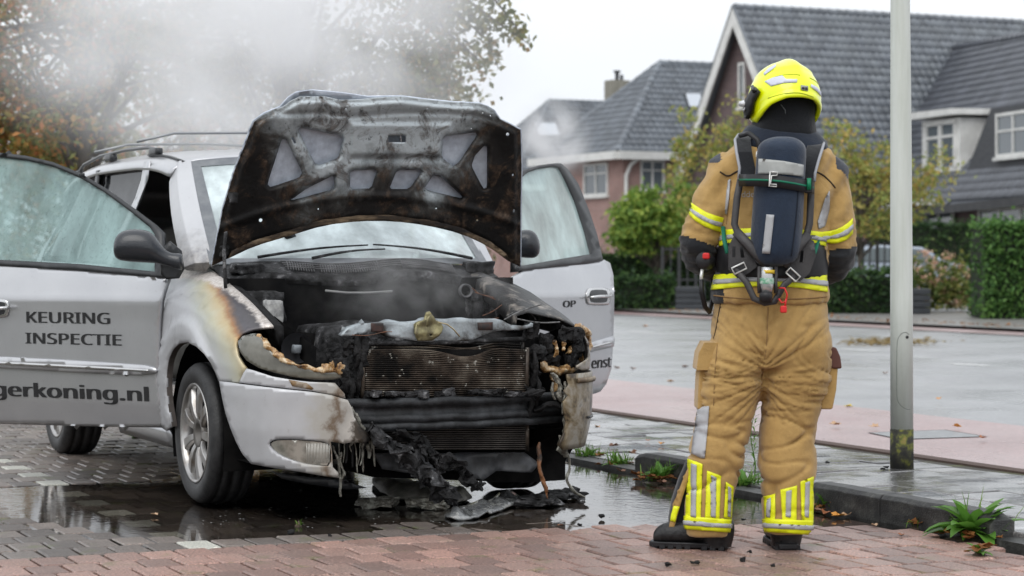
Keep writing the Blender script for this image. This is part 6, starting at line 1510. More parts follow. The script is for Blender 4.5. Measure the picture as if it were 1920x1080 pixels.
jac = mesh('jacket', V2, Fc, [m_tan, m_blackc, m_pad], ff, matfn=jm); bj = bvh_of(V2, Fc)
def triple(name, q0, q1, par, bv, off=.004, cuts=(0, .36, .66, 1)):
    """q0 upper polyline, q1 lower polyline (pixels): yellow band with a silver stripe"""
    up, lo = chaikin([Vector((*p, 0)) for p in q0], 2, False), chaikin([Vector((*p, 0)) for p in q1], 2, False)
    L = lambda k: [tuple(a.lerp(b, k))[:2] for a, b in zip(up, lo)]
    y = decal(name, L(0)+L(1)[::-1], bv, off, m_yel, par, 5); decal('silver_stripe', L(cuts[1])+L(cuts[2])[::-1], bv, off+.0035, m_sil, y, 4); return y
triple('sleeve_band', [(1294, 376), (1312, 392), (1333, 402), (1355, 408)], [(1286, 396), (1306, 416), (1330, 429), (1350, 434)], jac, bj)
triple('sleeve_band', [(1534, 436), (1560, 432), (1582, 424), (1597, 410)], [(1548, 455), (1566, 456), (1584, 452), (1597, 438)], jac, bj)
triple('hem_band', [(1338, 516), (1390, 512), (1450, 510), (1500, 512), (1548, 516)], [(1335, 544), (1390, 538), (1450, 536), (1500, 540), (1550, 548)], jac, bj)
triple('waist_band', [(1352, 432), (1400, 428), (1450, 428), (1500, 430), (1545, 436)], [(1350, 462), (1400, 452), (1450, 450), (1500, 452), (1547, 462)], jac, bj)
seam_([(1338, 554), (1390, 560), (1450, 561), (1510, 560), (1550, 556)], m_seam2, jac, bj, .003)
seam_([(1350, 322), (1365, 332), (1380, 322), (1400, 314)], m_seam, jac, bj, .0035); seam_([(1515, 318), (1540, 325), (1556, 340), (1566, 352)], m_seam, jac, bj, .0035)
seam_([(1372, 340), (1366, 380), (1362, 420)], m_seam2, jac, bj, .0025)
decal('reflex_trim', [(1546, 372), (1554, 358), (1554, 395), (1545, 425), (1534, 430), (1532, 415)], bj, .003, m_sil, jac, 5)
decal('reflex_trim', [(1366, 338), (1371, 335), (1368, 372), (1364, 402), (1360, 400)], bj, .003, m_sil, jac, 5)
# collar and hood under the helmet
mb = MB(); mb.loft([ell((U(c), FY+dy, Zv(v)), w/FS, d_, tilt=(tx, .10)) for v, c, w, d_, dy, tx in ((285, 1470, 88, .125, .05, -.05), (268, 1471, 87, .125, .055, -.06), (252, 1471, 78, .115, .06, -.08), (240, 1470, 66, .10, .065, -.08), (236, 1470, 58, .085, .07, -.08))])
for v in mb.V: v += Vector((0, 0, .008*noise.noise(v*14)))+Vector((0, -.006, 0))*noise.noise(v*18)
mb.obj('collar', m_navy, ff, sub=1)
mb = MB(); rg = []
for v, c, w, d_ in ((262, 1474, 62, .09), (245, 1474, 58, .09), (225, 1472, 57, .092), (205, 1472, 58, .098), (185, 1472, 58, .10), (160, 1472, 52, .09)): rg.append(ell((U(c), FY+.055, Zv(v)), w/FS, d_, 32))
mb.loft(rg)
for v in mb.V:
    n_ = Vector((v.x-U(1472), v.y-FY-.055, 0)).normalized(); v += n_*(.010*(1-2.2*abs(noise.noise(Vector((v.x*14+v.z*10, v.y*6, v.z*22))))))
mb.obj('flash_hood', m_blackc, ff, sub=1)
MB().tube([P(u_, v_, FY-.052+k*.006) for k, (u_, v_) in enumerate(((1464, 196), (1472, 206), (1473, 216), (1468, 226)))], .0022, 6).obj('hood_seam', M('grey_seam', (.14, .15, .16), .8), ff)
# head, neck and body under the clothes: one continuous surface
def capsule(pts, n=14): mb = MB(); mb.tube([p for p, r in pts], [r for p, r in pts], n); return mb
hc = P(1472, 188, FY+.06); fd_ = Vector((-.42, .86, -.28)).normalized()
hd_ = MB(); hd_.loft([ell((hc.x+fd_.x*k*.4, hc.y+fd_.y*k*.4, hc.z+z), r, r*1.22, 18) for z, r, k in ((-.13, .045, .10), (-.10, .06, .08), (-.04, .072, .05), (.02, .078, .02), (.07, .07, .0), (.10, .045, .0))])
body_ = [hd_, capsule([(P(1472, 260, FY+.06), .06), (P(1472, 225, FY+.06), .055)]), capsule([(P(1460, 300, FY+.04), .13), (P(1450, 420, FY), .14), (P(1445, 560, FY), .14)]), capsule([(P(1400, 590, FY), .09), (P(1360, 780, FY), .07), (P(1330, 990, FY), .045)]), capsule([(P(1490, 590, FY), .09), (P(1484, 780, FY), .07), (P(1476, 990, FY), .045)]),
         capsule([(shL, .055), (elL, .045), (wrL, .032)]), capsule([(shR, .055), (elR, .045), (wrR, .032)])]
nose = MB(); nose.tube([hc+fd_*.075+Vector((0, 0, .02)), hc+fd_*.105+Vector((0, 0, -.02)), hc+fd_*.085+Vector((0, 0, -.035))], [.010, .016, .012], 8); body_.append(nose)
Vb, Nb, Fb = remeshed(body_, .014, 3); mesh('body', Vb, Fb, M('skin', (.45, .28, .21), .5), ff)
# gloved hands with five fingers, closed in front of the belt
def glove(w, d, side):
    d = Vector(d).normalized(); up = Vector((0, 0, 1)); s_ = d.cross(up).normalized()*side
    parts = [capsule([(w-d*.03, .040), (w+d*.03, .046), (w+d*.085, .042)], 12)]
    for i, (o_, L) in enumerate(((.033, .070), (.011, .080), (-.011, .075), (-.032, .060))):
        a = w+d*.085+up*o_; parts.append(capsule([(a-d*.02, .0115), (a+d*L*.5+s_*.012, .011), (a+d*L*.62+s_*(.012+L*.35), .0105), (a+d*L*.3+s_*(.012+L*.62), .0095)], 8))
    a = w+d*.03+up*.035; parts.append(capsule([(a, .014), (a+d*.035+up*.022+s_*.02, .012), (a+d*.065+up*.012+s_*.045, .010)], 8))
    V_, N_, F_ = remeshed(parts, .0045, 2); mesh('glove', V_, F_, m_blackc, ff)
glove(wrL+Vector((.02, .05, -.01)), (.55, .8, -.1), 1); glove(wrR+Vector((-.02, .05, -.01)), (-.55, .8, -.1), -1)
# ---- helmet
helm = thing_obj('helmet', ff); helm['label'] = 'fluorescent yellow helmet with silver reflective patches'
hcx, hcy, hcz = U(1473), FY+.05, Zv(187)
yaw = math.radians(24)          # head turned to the left
def helm_pt(ph, th, off=0.0):   # ph measured from the back, positive to the right; th from the crown
    c, s = math.cos(th), math.sin(th)
    rx, ry, rz = .141, .170, .152
    rr = 1+off/.15
    cr_ = .010*math.exp(-(math.sin(ph)*s/.16)**2)*sstep(1.75, .5, th)      # keel along the crown
    stepd = .004*sstep(.92, .90, th)
    rr += (cr_+stepd)/.15
    if th > 1.2: rx_ = rx*(1+.02*(th-1.2))
    else: rx_ = rx
    p = Vector((rx_*s*math.sin(ph), -ry*s*math.cos(ph), rz*c if c > 0 else .15*c))*rr
    p = Matrix.Rotation(math.radians(-13), 3, 'X') @ p        # chin down
    p = Matrix.Rotation(yaw*.75, 3, 'Z') @ p; p = Matrix.Rotation(math.radians(4), 3, 'Y') @ p
    return Vector((hcx, hcy, hcz))+p
def rim(ph):
    a = abs(math.degrees((ph+math.pi) % (2*math.pi)-math.pi))
    return math.radians(itp([(0, 103), (25, 104), (50, 111), (75, 124), (95, 130), (115, 122), (135, 100), (180, 88)], a))
V = []; Fc = []; na, nth = 72, 30
for i in range(na):
    ph = i*2*math.pi/na; tr_ = rim(ph)
    for j in range(nth+1):
        k = j/nth; th = .02+(tr_-.02)*k; off = .007*sstep(.90, .92, k); V.append(helm_pt(ph, th, off))
    V.append(helm_pt(ph, tr_-.01, -.008)); V.append(helm_pt(ph, tr_-.25, -.012))
for i in range(na):
    for j in range(nth+2): 
        a = i*(nth+3)+j; b_ = ((i+1) % na)*(nth+3)+j; Fc.append((a, b_, b_+1, a+1))
Fc.append([i*(nth+3) for i in range(na)][::-1])
mesh('helmet_shell', V, Fc, m_hel, helm); bhm = bvh_of(V, Fc)
m_hsil = M('helmet_reflective', (.60, .62, .72), .45)
for q in ([(1434, 153), (1450, 146), (1467, 142), (1474, 149), (1495, 149), (1494, 155), (1470, 156), (1446, 162)], [(1520, 158), (1530, 163), (1538, 172), (1539, 181), (1531, 172), (1519, 163)], [(1432, 138), (1442, 128), (1456, 121), (1455, 126), (1446, 133), (1434, 142)]): decal('reflective_patch', q, bhm, .002, m_hsil, helm, 4, .0012)
tg = decal('name_tag', [(1501, 160), (1514, 162), (1514, 171), (1501, 169)], bhm, .003, M('tag_grey', (.30, .31, .30), .5), helm, 4, .0015)
m_tagd = M('tag_print', (.03, .03, .03), .6)
for q in ([(1502.5, 163.5), (1507, 164), (1507, 168), (1502.5, 167.5)], [(1508.5, 164), (1512.5, 164.7), (1512.5, 169), (1508.5, 168.3)]): decal('print', q, bhm, .006, m_tagd, tg, 4, .0005)
for pts in ([(1436, 152), (1460, 141), (1490, 139), (1500, 141)], [(1518, 146), (1530, 152), (1537, 162)], [(1440, 184), (1470, 175), (1500, 173), (1525, 182)]):
    q = chaikin([Vector((*p, 0)) for p in pts], 2, False); out = []
    for a in q:
        h = bhm.ray_cast(Vector((0, 0, H)), (P(a.x, a.y, 1)-Vector((0, 0, H))).normalized())
        if h[0] is not None: out.append(h[0])
    if len(out) > 2: MB().tube(out, .0022, 6).obj('shell_groove_shade', M('groove_shade_yellow', (.42, .46, .0), .5), helm)  # raised lines in darkened shell yellow, groove shade put into the colour
sd = decal('visor_mount', [(1404, 190), (1420, 164), (1429, 173), (1419, 190), (1414, 212), (1408, 222), (1399, 218)], bhm, .008, m_blk, helm, 4, .012)
decal('mount_clip', [(1417, 166), (1421, 163), (1428, 172), (1421, 177)], bhm, .022, M('gloss_black', (.01, .01, .01), .1), sd, 4, .004); decal('mount_mark', [(1401, 208), (1406, 200), (1407, 203), (1403, 212)], bhm, .022, m_sil, sd, 4, .002)
lp_ = P(1398, 194, hcy-.01); mb = MB(); mb.lathe([(.0, .03), (.012, .028), (.014, .0), (.014, -.03), (0, -.03)], lp_, (-.5, .6, 0), 14); mb.obj('helmet_lamp', M('lamp_clear', (.75, .76, .78), .15, .3), helm)
vz = []
for i in range(13):
    ph = math.pi+lerp(-1.1, 1.1, i/12); vz.append([helm_pt(ph, 1.35, .004), helm_pt(ph, 1.75, .018)])
MB().loft(vz, cap=False, closed=False).obj('visor', M('dark_visor', (.03, .035, .04), .08, spec=.9), helm, solid=.003)
# ---- breathing apparatus: a thing carried on the back
SB_ = FY-.20     # back plane of the set
bs = thing('breathing_apparatus', 'black breathing set with navy covered air cylinder on the firefighter\'s back', 'air tank', (U(1455), SB_, Zv(575)))
def Q(u, v, dy=0.0):
    Y = SB_+dy; return P(960+(u-960)*1.0, v, Y)
m_cov = cloth_mat('navy_cylinder_cover', (.010, .020, .042), (.016, .030, .058), 300, .6)
cyl = MB(); rg = []
top, bot = Vector((1467, 256)), Vector((1452, 500)); 
for k, w in ((0, .25), (.012, .55), (.035, .80), (.07, .95), (.11, 1), (.2, 1.0), (.5, 1.02), (.78, 1.03), (.88, 1.0), (.94, .88), (.975, .70), (1, .42)):
    c = top.lerp(bot, k); rg.append(ell(tuple(Q(c.x, c.y, -.0)), 45*w/FS, .085*w, 32, pw=2))
cyl.loft(rg)
for v in cyl.V:
    a = Vector((v.x-U(1460), v.y-SB_, 0)).normalized(); v += a*(.004*noise.noise(Vector((v.x*9, v.y*9, v.z*14)))+.003*(1-2*abs(noise.noise(Vector((v.x*20, v.y*20, v.z*5))))))
co = cyl.obj('cylinder_cover', m_cov, bs, sub=1); bc_ = bvh_of(cyl.V, cyl.F)
decal('reflective_band', [(1424, 298), (1440, 299), (1470, 302), (1490, 306), (1505, 309), (1504, 331), (1480, 328), (1450, 326), (1423, 326)], bc_, .004, M('grey_reflex', (.40, .41, .40), .55, col2=(.33, .34, .33), scale=20), co, 5); decal('reflective_patch', [(1438, 402), (1452, 403), (1444, 475), (1430, 474)], bc_, .004, m_sil, co, 5); seam_([(1497, 350), (1492, 420), (1484, 480)], M('cover_seam', (.006, .01, .02), .9), co, bc_, .003)
# strap round the cylinder with green line and buckle
def strapband(name, pts, half, mat, par, dy, solid=.004):
    mb = MB(); rings = []
    for (u, v, d_) in pts: rings.append([Q(u, v-half, d_), Q(u, v+half, d_)])
    return mb.loft(rings, cap=False, closed=False).obj(name, mat, par, solid=solid, soff=0)
sp_ = [(1386, 338, .02), (1400, 338, -.04), (1420, 338, -.085), (1445, 339, -.103), (1465, 341, -.104), (1490, 345, -.09), (1510, 349, -.05), (1526, 353, .02)]
st_ = strapband('cylinder_strap', sp_, 11.5, m_blk, bs, 0); strapband('green_line', [(u, v-1, d_-.004) for u, v, d_ in sp_], 1.8, M('green_thread', (.0, .16, .085), .6), st_, 0, .001)
def frame_ring(name, pts, mat, par, r=.0035): return MB().tube([Q(*p) for p in pts+[pts[0]]], r, 6).obj(name, mat, par)
m_metal = M('bright_buckle', (.68, .68, .66), .3, .4); frame_ring('buckle', [(1444, 322, -.112), (1458, 323, -.112), (1457, 329, -.112), (1447, 329, -.112), (1444, 345, -.112), (1456, 346, -.112), (1456, 350, -.112), (1442, 349, -.112)], m_metal, st_, .0028)
sd2 = MB().box(Q(1516, 348, -.03), (.03, .03, .06)).obj('strap_lock', m_blk, bs, bevel=.006); MB().box(Q(1517, 345, -.048), (.016, .004, .045)).obj('green_tab', M('green_tab', (.0, .20, .09), .5), sd2)
# back frame
m_fr = M('frame_plastic', (.030, .028, .030), .5, col2=(.045, .042, .043), scale=8, bump=.2, bscale=150)
for nm, pts, r in (('frame_bar', [(1390, 330, .05), (1382, 370, .03), (1377, 420, .02), (1384, 440, .01), (1400, 460, .0)], .014), ('frame_bar', [(1521, 340, .05), (1520, 380, .03), (1518, 420, .02), (1512, 442, .01), (1500, 458, .0)], .014), ('lower_arm', [(1380, 434, .0), (1400, 455, -.02), (1420, 478, -.03), (1440, 497, -.03)], .019), ('lower_arm', [(1516, 440, .0), (1500, 458, -.02), (1485, 480, -.03), (1468, 497, -.03)], .019), ('yoke', [(1376, 500, -.02), (1400, 530, -.03), (1414, 560, -.04), (1434, 568, -.045), (1452, 566, -.04), (1470, 535, -.03), (1496, 512, -.02)], .013)):
    MB().tube([Q(*p) for p in pts], r, 10, flat=.55, up=Vector((0, -1, 0))).obj(nm, m_fr, bs)
def plate(name, poly, dy, mat, par, hol=(), solid=.014): return sheet(name, poly, list(hol), lambda u, v: Q(u, v, dy), 8, mat, par, solid=solid, bevel=.003)
pl1 = plate('hip_plate', [(1366, 462), (1378, 440), (1396, 452), (1412, 478), (1420, 500), (1404, 512), (1384, 522), (1366, 505)], -.005, m_fr, bs, [[(1373, 462), (1379, 462), (1379, 482), (1373, 482)], [(1387, 463), (1393, 463), (1396, 483), (1389, 483)]]); pl2 = plate('hip_plate', [(1490, 468), (1512, 445), (1526, 452), (1530, 480), (1518, 512), (1500, 528), (1484, 520), (1476, 505)], -.005, m_fr, bs, [[(1489, 472), (1495, 470), (1493, 488), (1487, 488)], [(1502, 470), (1507, 470), (1505, 492), (1499, 492)]])
for p, (u, v, rot) in ((pl1, (1386, 503, -.45)), (pl2, (1487, 515, .75))):
    c = Q(u, v, -.03); R = Matrix.Rotation(rot, 3, 'Y'); mb = MB(); q = [c+R @ Vector((x, 0, z)) for x, z in ((-.026, -.013), (.026, -.013), (.026, .013), (-.026, .013), (-.026, -.013))]; mb.tube(q, .0036, 6); mb.obj('buckle', m_metal, p); MB().box(c+Vector((0, .004, 0)), (.04, .004, .018), R).obj('buckle_web', m_blk, p, smooth=False)
blt = MB(); blt.loft([ell((U(1447), FY+.0, Zv(v)), w/FS, .178, 36, pw=2.5) for v, w in ((456, 99), (470, 102), (495, 104), (515, 103), (521, 100))], cap=False); blt.obj('hip_belt', m_blk, bs, solid=.012, soff=1)
for pts in ([(1356, 425, .12), (1358, 450, .06), (1364, 475, .02)], [(1534, 450, .08), (1528, 472, .04), (1518, 494, .0)]): strapband('green_strap', pts, 5, M('green_web', (.0, .13, .075), .7), bs, 0) if False else MB().tube([Q(*p) for p in pts], .009, 6, flat=.35).obj('green_strap', M('green_web', (.0, .13, .075), .7), bs)
# shoulder straps with grey piping
for sgn, pts in ((-1, [(1400, 252, .19), (1393, 262, .12), (1396, 285, .06), (1402, 315, .04), (1400, 336, .03)]), (1, [(1530, 268, .19), (1528, 275, .12), (1520, 300, .06), (1513, 325, .04), (1512, 340, .03)])):
    w = .030; q3 = [Q(*p) for p in pts]; s1 = strp = MB(); rings = [[p+Vector((-w, 0, 0)), p+Vector((w, 0, 0)), p+Vector((w, .012, 0)), p+Vector((-w, .012, 0))] for p in q3]; so3 = s1.loft(rings).obj('shoulder_strap', m_blackc, bs, bevel=.004)
    MB().tube([p+Vector((sgn*w*1.05, 0, 0)) for p in q3], .006, 6).obj('piping', M('grey_piping', (.33, .34, .37), .6), so3)
MB().tube([Q(*p) for p in ((1388, 254, .12), (1404, 250, .06), (1420, 262, .03), (1426, 285, .03), (1424, 300, .05))], .010, 8).obj('air_hose', m_blk, bs); frame_ring('ring', [(1419, 284, -.0), (1428, 284, -.0), (1426, 290, -.0), (1421, 290, -.0), (1420, 293, 0), (1427, 295, 0), (1424, 297, 0), (1418, 293, 0)], m_metal, bs, .0026)
# cylinder valve
vv = MB().lathe([(0, .05), (.022, .05), (.024, .02), (.026, -.02), (.020, -.05), (0, -.05)], Q(1438, 525, -.06), (0, 0, 1), 20).obj('cylinder_valve', M('valve_chrome', (.55, .56, .56), .25, .7), bs)
MB().lathe([(.0235, -.006), (.0255, -.006), (.0255, .008), (.0235, .008)], Q(1440, 510, -.06), (0, 0, 1), 20).obj('yellow_collar', M('yellow_collar', (.65, .45, .02), .4), vv); MB().lathe([(.027, -.012), (.0275, -.008), (.0275, .006), (.027, .01)], Q(1438, 526, -.06), (0, 0, 1), 20).obj('white_label', M('valve_label', (.62, .68, .64), .4, col2=(.10, .35, .20), scale=60), vv); MB().lathe([(0, -.03), (.024, -.028), (.026, 0), (.022, .012), (0, .012)], Q(1436, 553, -.065), (0, 0, 1), 20).obj('hand_wheel', m_blk, vv)
for u in (1424, 1455): MB().tube([Q(u, 500, -.04), Q(u-1, 530, -.05), Q(u, 550, -.05)], .008, 8).obj('valve_guard', m_fr, bs)
m_redc = M('red_cord', (.65, .02, .02), .45); MB().tube([Q(*p) for p in ((1461, 540, -.05), (1471, 540, -.06), (1476, 552, -.06), (1474, 565, -.06), (1466, 568, -.06), (1460, 560, -.06))], .0035, 6).obj('red_cord', m_redc, bs); MB().box(Q(1469, 580, -.06), (.026, .018, .028)).obj('red_tag', m_redc, bs, bevel=.006); MB().tube([Q(1474, 560, -.06), Q(1472, 575, -.06)], .004, 6).obj('tag_cord', m_redc, bs)
# lung demand valve and hose at the left hip
ld = lb_ = MB().lathe([(0, .03), (.026, .03), (.034, .018), (.036, -.012), (.030, -.03), (0, -.03)], P(1323, 489, FY-.08), (-.5, -.86, .1), 22).obj('demand_valve', m_blk, bs); MB().box(P(1324, 480, FY-.118), (.028, .012, .024)).obj('red_button', m_redc, ld, bevel=.006); MB().tube([P(1317, 505, FY-.09), P(1315, 518, FY-.09), P(1315, 526, FY-.09)], .007, 8).obj('hose_fitting', m_metal, ld)
MB().tube([P(u, v, FY-.07+d_) for u, v, d_ in ((1315, 524, -.02), (1316, 550, -.02), (1322, 575, .0), (1330, 585, .06), (1336, 560, .14), (1338, 520, .15))], .010, 8).obj('supply_hose', m_blk, bs)
# faint lettering on the back
def lettering(s, u, v, h, Y):
    cu = bpy.data.curves.new('t', 'FONT'); cu.body = s; cu.size = h; ob = bpy.data.objects.new('t', cu); SC.collection.objects.link(ob); dg = bpy.context.evaluated_depsgraph_get()
    me = bpy.data.meshes.new_from_object(ob.evaluated_get(dg)); bpy.data.objects.remove(ob); o0 = P(u, v, Y); V_ = []
    for vt in me.vertices:
        p = o0+Vector((vt.co.x, 0, vt.co.y)); r = bj.ray_cast(Vector((p.x, FY-.6, p.z)), Vector((0, 1, 0))); V_.append(Vector((p.x, (r[0].y if r[0] else FY-.15)-.003, p.z)))
    mesh('lettering', V_, [list(p.vertices) for p in me.polygons], M('grey_print', (.45, .44, .42), .6), jac, smooth=False)
lettering('dde', 1392, 369, .034, FY-.15); lettering('t', 1499, 372, .034, FY-.15)
# ================================================================== SMALL THINGS
def blade(L, w, bend, n=6, twist=0.0, curl=.25):
    """a leaf strip rising from the origin along +x, bending down; returns V, F"""
    V = []; Fc = []; p = Vector(); a = bend[0]
    for i in range(n+1):
        k = i/n; ww = w*math.sin(math.pi*min(1, .12+k*.88))**.8*(1 if i < n else .05)
        V += [p+Vector((0, -ww, ww*curl)), p.copy(), p+Vector((0, ww, ww*curl))]
        a = lerp(bend[0], bend[1], k); p = p+Vector((math.cos(a), 0, math.sin(a)))*(L/n)
    for i in range(n):
        for j in range(2): Fc.append((i*3+j, i*3+j+1, i*3+j+4, i*3+j+3))
    return V, Fc
m_weed = Mleaf('weed_green', [(.2, (.05, .13, .02)), (.5, (.10, .25, .035)), (.8, (.19, .36, .07)), (.95, (.30, .38, .10))], .4)
m_grass = Mleaf('grass_green', [(.2, (.06, .14, .02)), (.55, (.13, .26, .04)), (.9, (.26, .34, .08))], .5)
m_dead = Mleaf('dead_leaf', [(.15, (.10, .05, .025)), (.45, (.24, .10, .035)), (.7, (.38, .17, .05)), (.9, (.45, .27, .14))], .6)
def rosette(name, label, u, v, n, L, w, seed, parts=False, grass=0, dead=0, z0=.0, group=None):
    rnd = random.Random(seed); c = G(u, v, z0); t_ = thing(name, label, 'plant', c, group=group); big = MB()
    for i in range(n):
        a = i*2.399+rnd.uniform(-.3, .3); el = rnd.uniform(.45, 1.25); V, Fc = blade(L*rnd.uniform(.65, 1.15), w*rnd.uniform(.8, 1.2), (el, el-rnd.uniform(.6, 1.5)), curl=rnd.uniform(.2, .5))
        R = Matrix.Rotation(a, 3, 'Z'); V = [c+R @ p for p in V]
        if parts: mesh('leaf', V, Fc, m_weed, t_)
        else: big.add(V, Fc)
    if big.V: big.obj('leaves', m_weed, t_)
    if grass:
        gb = MB()
        for i in range(grass):
            V, Fc = blade(L*rnd.uniform(.5, 1.1), .0028, (rnd.uniform(.9, 1.5), rnd.uniform(.0, 1.2)), 4); R = Matrix.Rotation(rnd.uniform(0, 6.28), 3, 'Z'); o = c+Vector((rnd.gauss(0, L*.35), rnd.gauss(0, L*.2), 0)); gb.add([o+R @ p for p in V], Fc)
        gb.obj('grass_blades', m_grass, t_, kind='stuff')
    so_ = MB(); N_ = 18; rr = L*.55
    V = [c+Vector((0, 0, .022))]+[c+Vector((rr*math.cos(k*2*math.pi/N_)*rnd.uniform(.7, 1.2), rr*.7*math.sin(k*2*math.pi/N_)*rnd.uniform(.7, 1.2), -.004)) for k in range(N_)]
    so_.add(V, [(0, 1+k, 1+(k+1) % N_) for k in range(N_)]); so_.obj('soil', m_dirt, t_)
    for i in range(dead):
        q = c+Vector((rnd.gauss(0, L*.55), rnd.gauss(0, L*.3), rnd.uniform(.01, .035))); leaf_obj('dry_leaf', q, rnd.uniform(.02, .04), rnd, t_)
    return t_
def leaf_geo(s, rnd):
    n = 12; V = [Vector((0, 0, 0))]
    for k in range(n):
        a = k*2*math.pi/n; r = s*(1 if k % 2 == 0 else .66)*(1.25 if k == 0 else 1)*rnd.uniform(.85, 1.1); V.append(Vector((r*math.cos(a), r*.72*math.sin(a), .35*s*math.sin(a)**2*rnd.uniform(.4, 1.2)+.25*s*rnd.random())))
    return V, [(0, 1+k, 1+(k+1) % n) for k in range(n)]
def leaf_obj(name, p, s, rnd, par=None, mat=None, **k):
    V, Fc = leaf_geo(s, rnd); R = Matrix.Rotation(rnd.uniform(0, 6.28), 3, 'Z') @ Matrix.Rotation(rnd.uniform(-.25, .25), 3, 'X')
    return mesh(name, [p+R @ v for v in V], Fc, mat or m_dead, par, smooth=False, solid=.0012, **k)
rosette('plantain_weed', 'big leafy plantain weed at the kerb end, bottom right', 1828, 1010, 44, .22, .033, 1, True, 20, 14)
rosette('plantain_weed', 'small flat rosette of leaves on the red bricks below the big plantain', 1836, 1042, 12, .07, .013, 2, True, 0, 6)
rosette('weed_tuft', 'green weed tuft left of the short kerb stone, nearest the van', 1104, 862, 18, .115, .013, 3, False, 70, 5)
rosette('weed_tuft', 'green weed tuft touching the end of the short kerb stone', 1160, 876, 20, .12, .013, 4, False, 60, 8)
rosette('weed_tuft', 'leafy weed with a curled brown leaf before the short kerb stone', 1238, 902, 26, .13, .016, 5, False, 50, 10)
rosette('weed_tuft', 'dense weed clump between the firefighter\'s legs', 1398, 918, 26, .13, .013, 6, False, 90, 6)
rosette('weed_tuft', 'weeds among orange leaves at the left end of the long kerb', 1548, 956, 14, .11, .011, 7, False, 50, 14)
rosette('weed_tuft', 'thin grass tuft at the foot of the long kerb', 1722, 990, 5, .075, .006, 8, False, 34, 3)
rosette('weed_tuft', 'single small weed on the grey bricks by the rear wheel', 254, 822, 14, .06, .012, 9, False, 20, 0)
rosette('weed_tuft', 'small sprout in the puddle before the front wheel', 560, 985, 3, .03, .003, 10, False, 8, 0)
# tall thin stalk between the legs
c = G(1412, 905); st3 = thing('tall_weed', 'tall thin stalk with narrow leaves between the firefighter\'s legs', 'plant', c); rnd = random.Random(12)
pts = [c+Vector((.012*math.sin(k*.9), .0, .42*k/9)) for k in range(10)]; MB().tube(pts, [.004-.0003*k for k in range(10)], 6).obj('stalk', m_grass, st3)
for k in range(34):
    p = pts[0].lerp(pts[-1], .15+.85*k/34); V, Fc = blade(rnd.uniform(.05, .09), .0042, (.7, -.3), 5); R = Matrix.Rotation(k*2.4, 3, 'Z'); mesh('leaf', [p+R @ q for q in V], Fc, m_grass, st3)
# fallen leaves
m_leafs = [M('rust_leaf', (.33, .12, .045), .6), M('brown_leaf', (.20, .10, .06), .6), M('amber_leaf', (.60, .26, .03), .5), M('pale_leaf', (.50, .33, .20), .6), M('yellow_leaf', (.55, .42, .06), .5)]
LV = [(1150, 836, 1, .05), (1186, 850, 1, .05), (1240, 832, 2, .04), (1215, 826, 0, .03), (1156, 690, 1, .06), (1187, 692, 1, .06), (1284, 688, 1, .06), (1256, 715, 2, .05), (1330, 758, 3, .05), (1591, 762, 4, .05), (1795, 800, 2, .05), (1842, 821, 0, .05), (1640, 800, 3, .05), (1566, 796, 3, .06), (1548, 962, 0, .05), (1572, 968, 2, .06), (1588, 966, 3, .045), (1560, 955, 0, .055), (1530, 958, 1, .05), (1700, 934, 4, .03), (1778, 930, 2, .03), (1905, 903, 3, .04), (1165, 884, 1, .05), (1205, 889, 0, .04), (1258, 886, 3, .055), (1128, 868, 1, .035), (1760, 748, 2, .05), (1210, 612, 2, .08), (1660, 700, 1, .06), (1120, 800, 2, .035), (290, 965, 3, .03), (1050, 985, 1, .02), (1240, 905, 1, .045), (1690, 1003, 0, .03), (1640, 985, 3, .03)]
rnd = random.Random(77)
for i, (u, v, k, s) in enumerate(LV):
    z = .045 if 780 < v < 860 and u > 1100 else (.028 if 730 < v < 790 else (-.006 if v < 730 else .006)); leaf_obj('fallen_leaf', G(u, v, z), s*.7, rnd, mat=m_leafs[k], label=('rust red', 'dull brown', 'bright amber', 'pale tan', 'yellow')[k]+' fallen leaf '+('on the wet road' if v < 710 or (v < 770 and u > 1500) else 'on the pink cycle path' if v < 825 and u > 1300 else 'on the wet grey slabs behind the kerb' if v < 860 or u > 1690 and v < 940 else 'in the puddle by the van' if u < 1100 else 'by the short left kerb stone' if u < 1300 else 'by the long right kerb'), cat='leaf', group='fallen autumn leaves')
pts = []; 
for _ in range(520): pts.append(G(rnd.gauss(1668, 48), rnd.gauss(640, 3.2), rnd.uniform(-.01, .03)))
lf = MB(); leaf_quads(lf, pts, .05, .7, 5); lf.obj('leaf_litter', Mleaf('leaf_litter', [(.2, (.14, .09, .03)), (.5, (.28, .20, .08)), (.8, (.40, .32, .16))]), smooth=False, kind='stuff', label='flattened heap of brown leaves on the road behind the lamp post', cat='leaves')
lf = MB(); leaf_quads(lf, [RT(rnd.uniform(-46, -26), rnd.gauss(T_F1+.9, .35), .05) for _ in range(420)], .05, .7, 6); lf.obj('gutter_leaves', m_dead, smooth=False, kind='stuff', label='brown leaves scattered along the foot of the far hedges', cat='leaves')
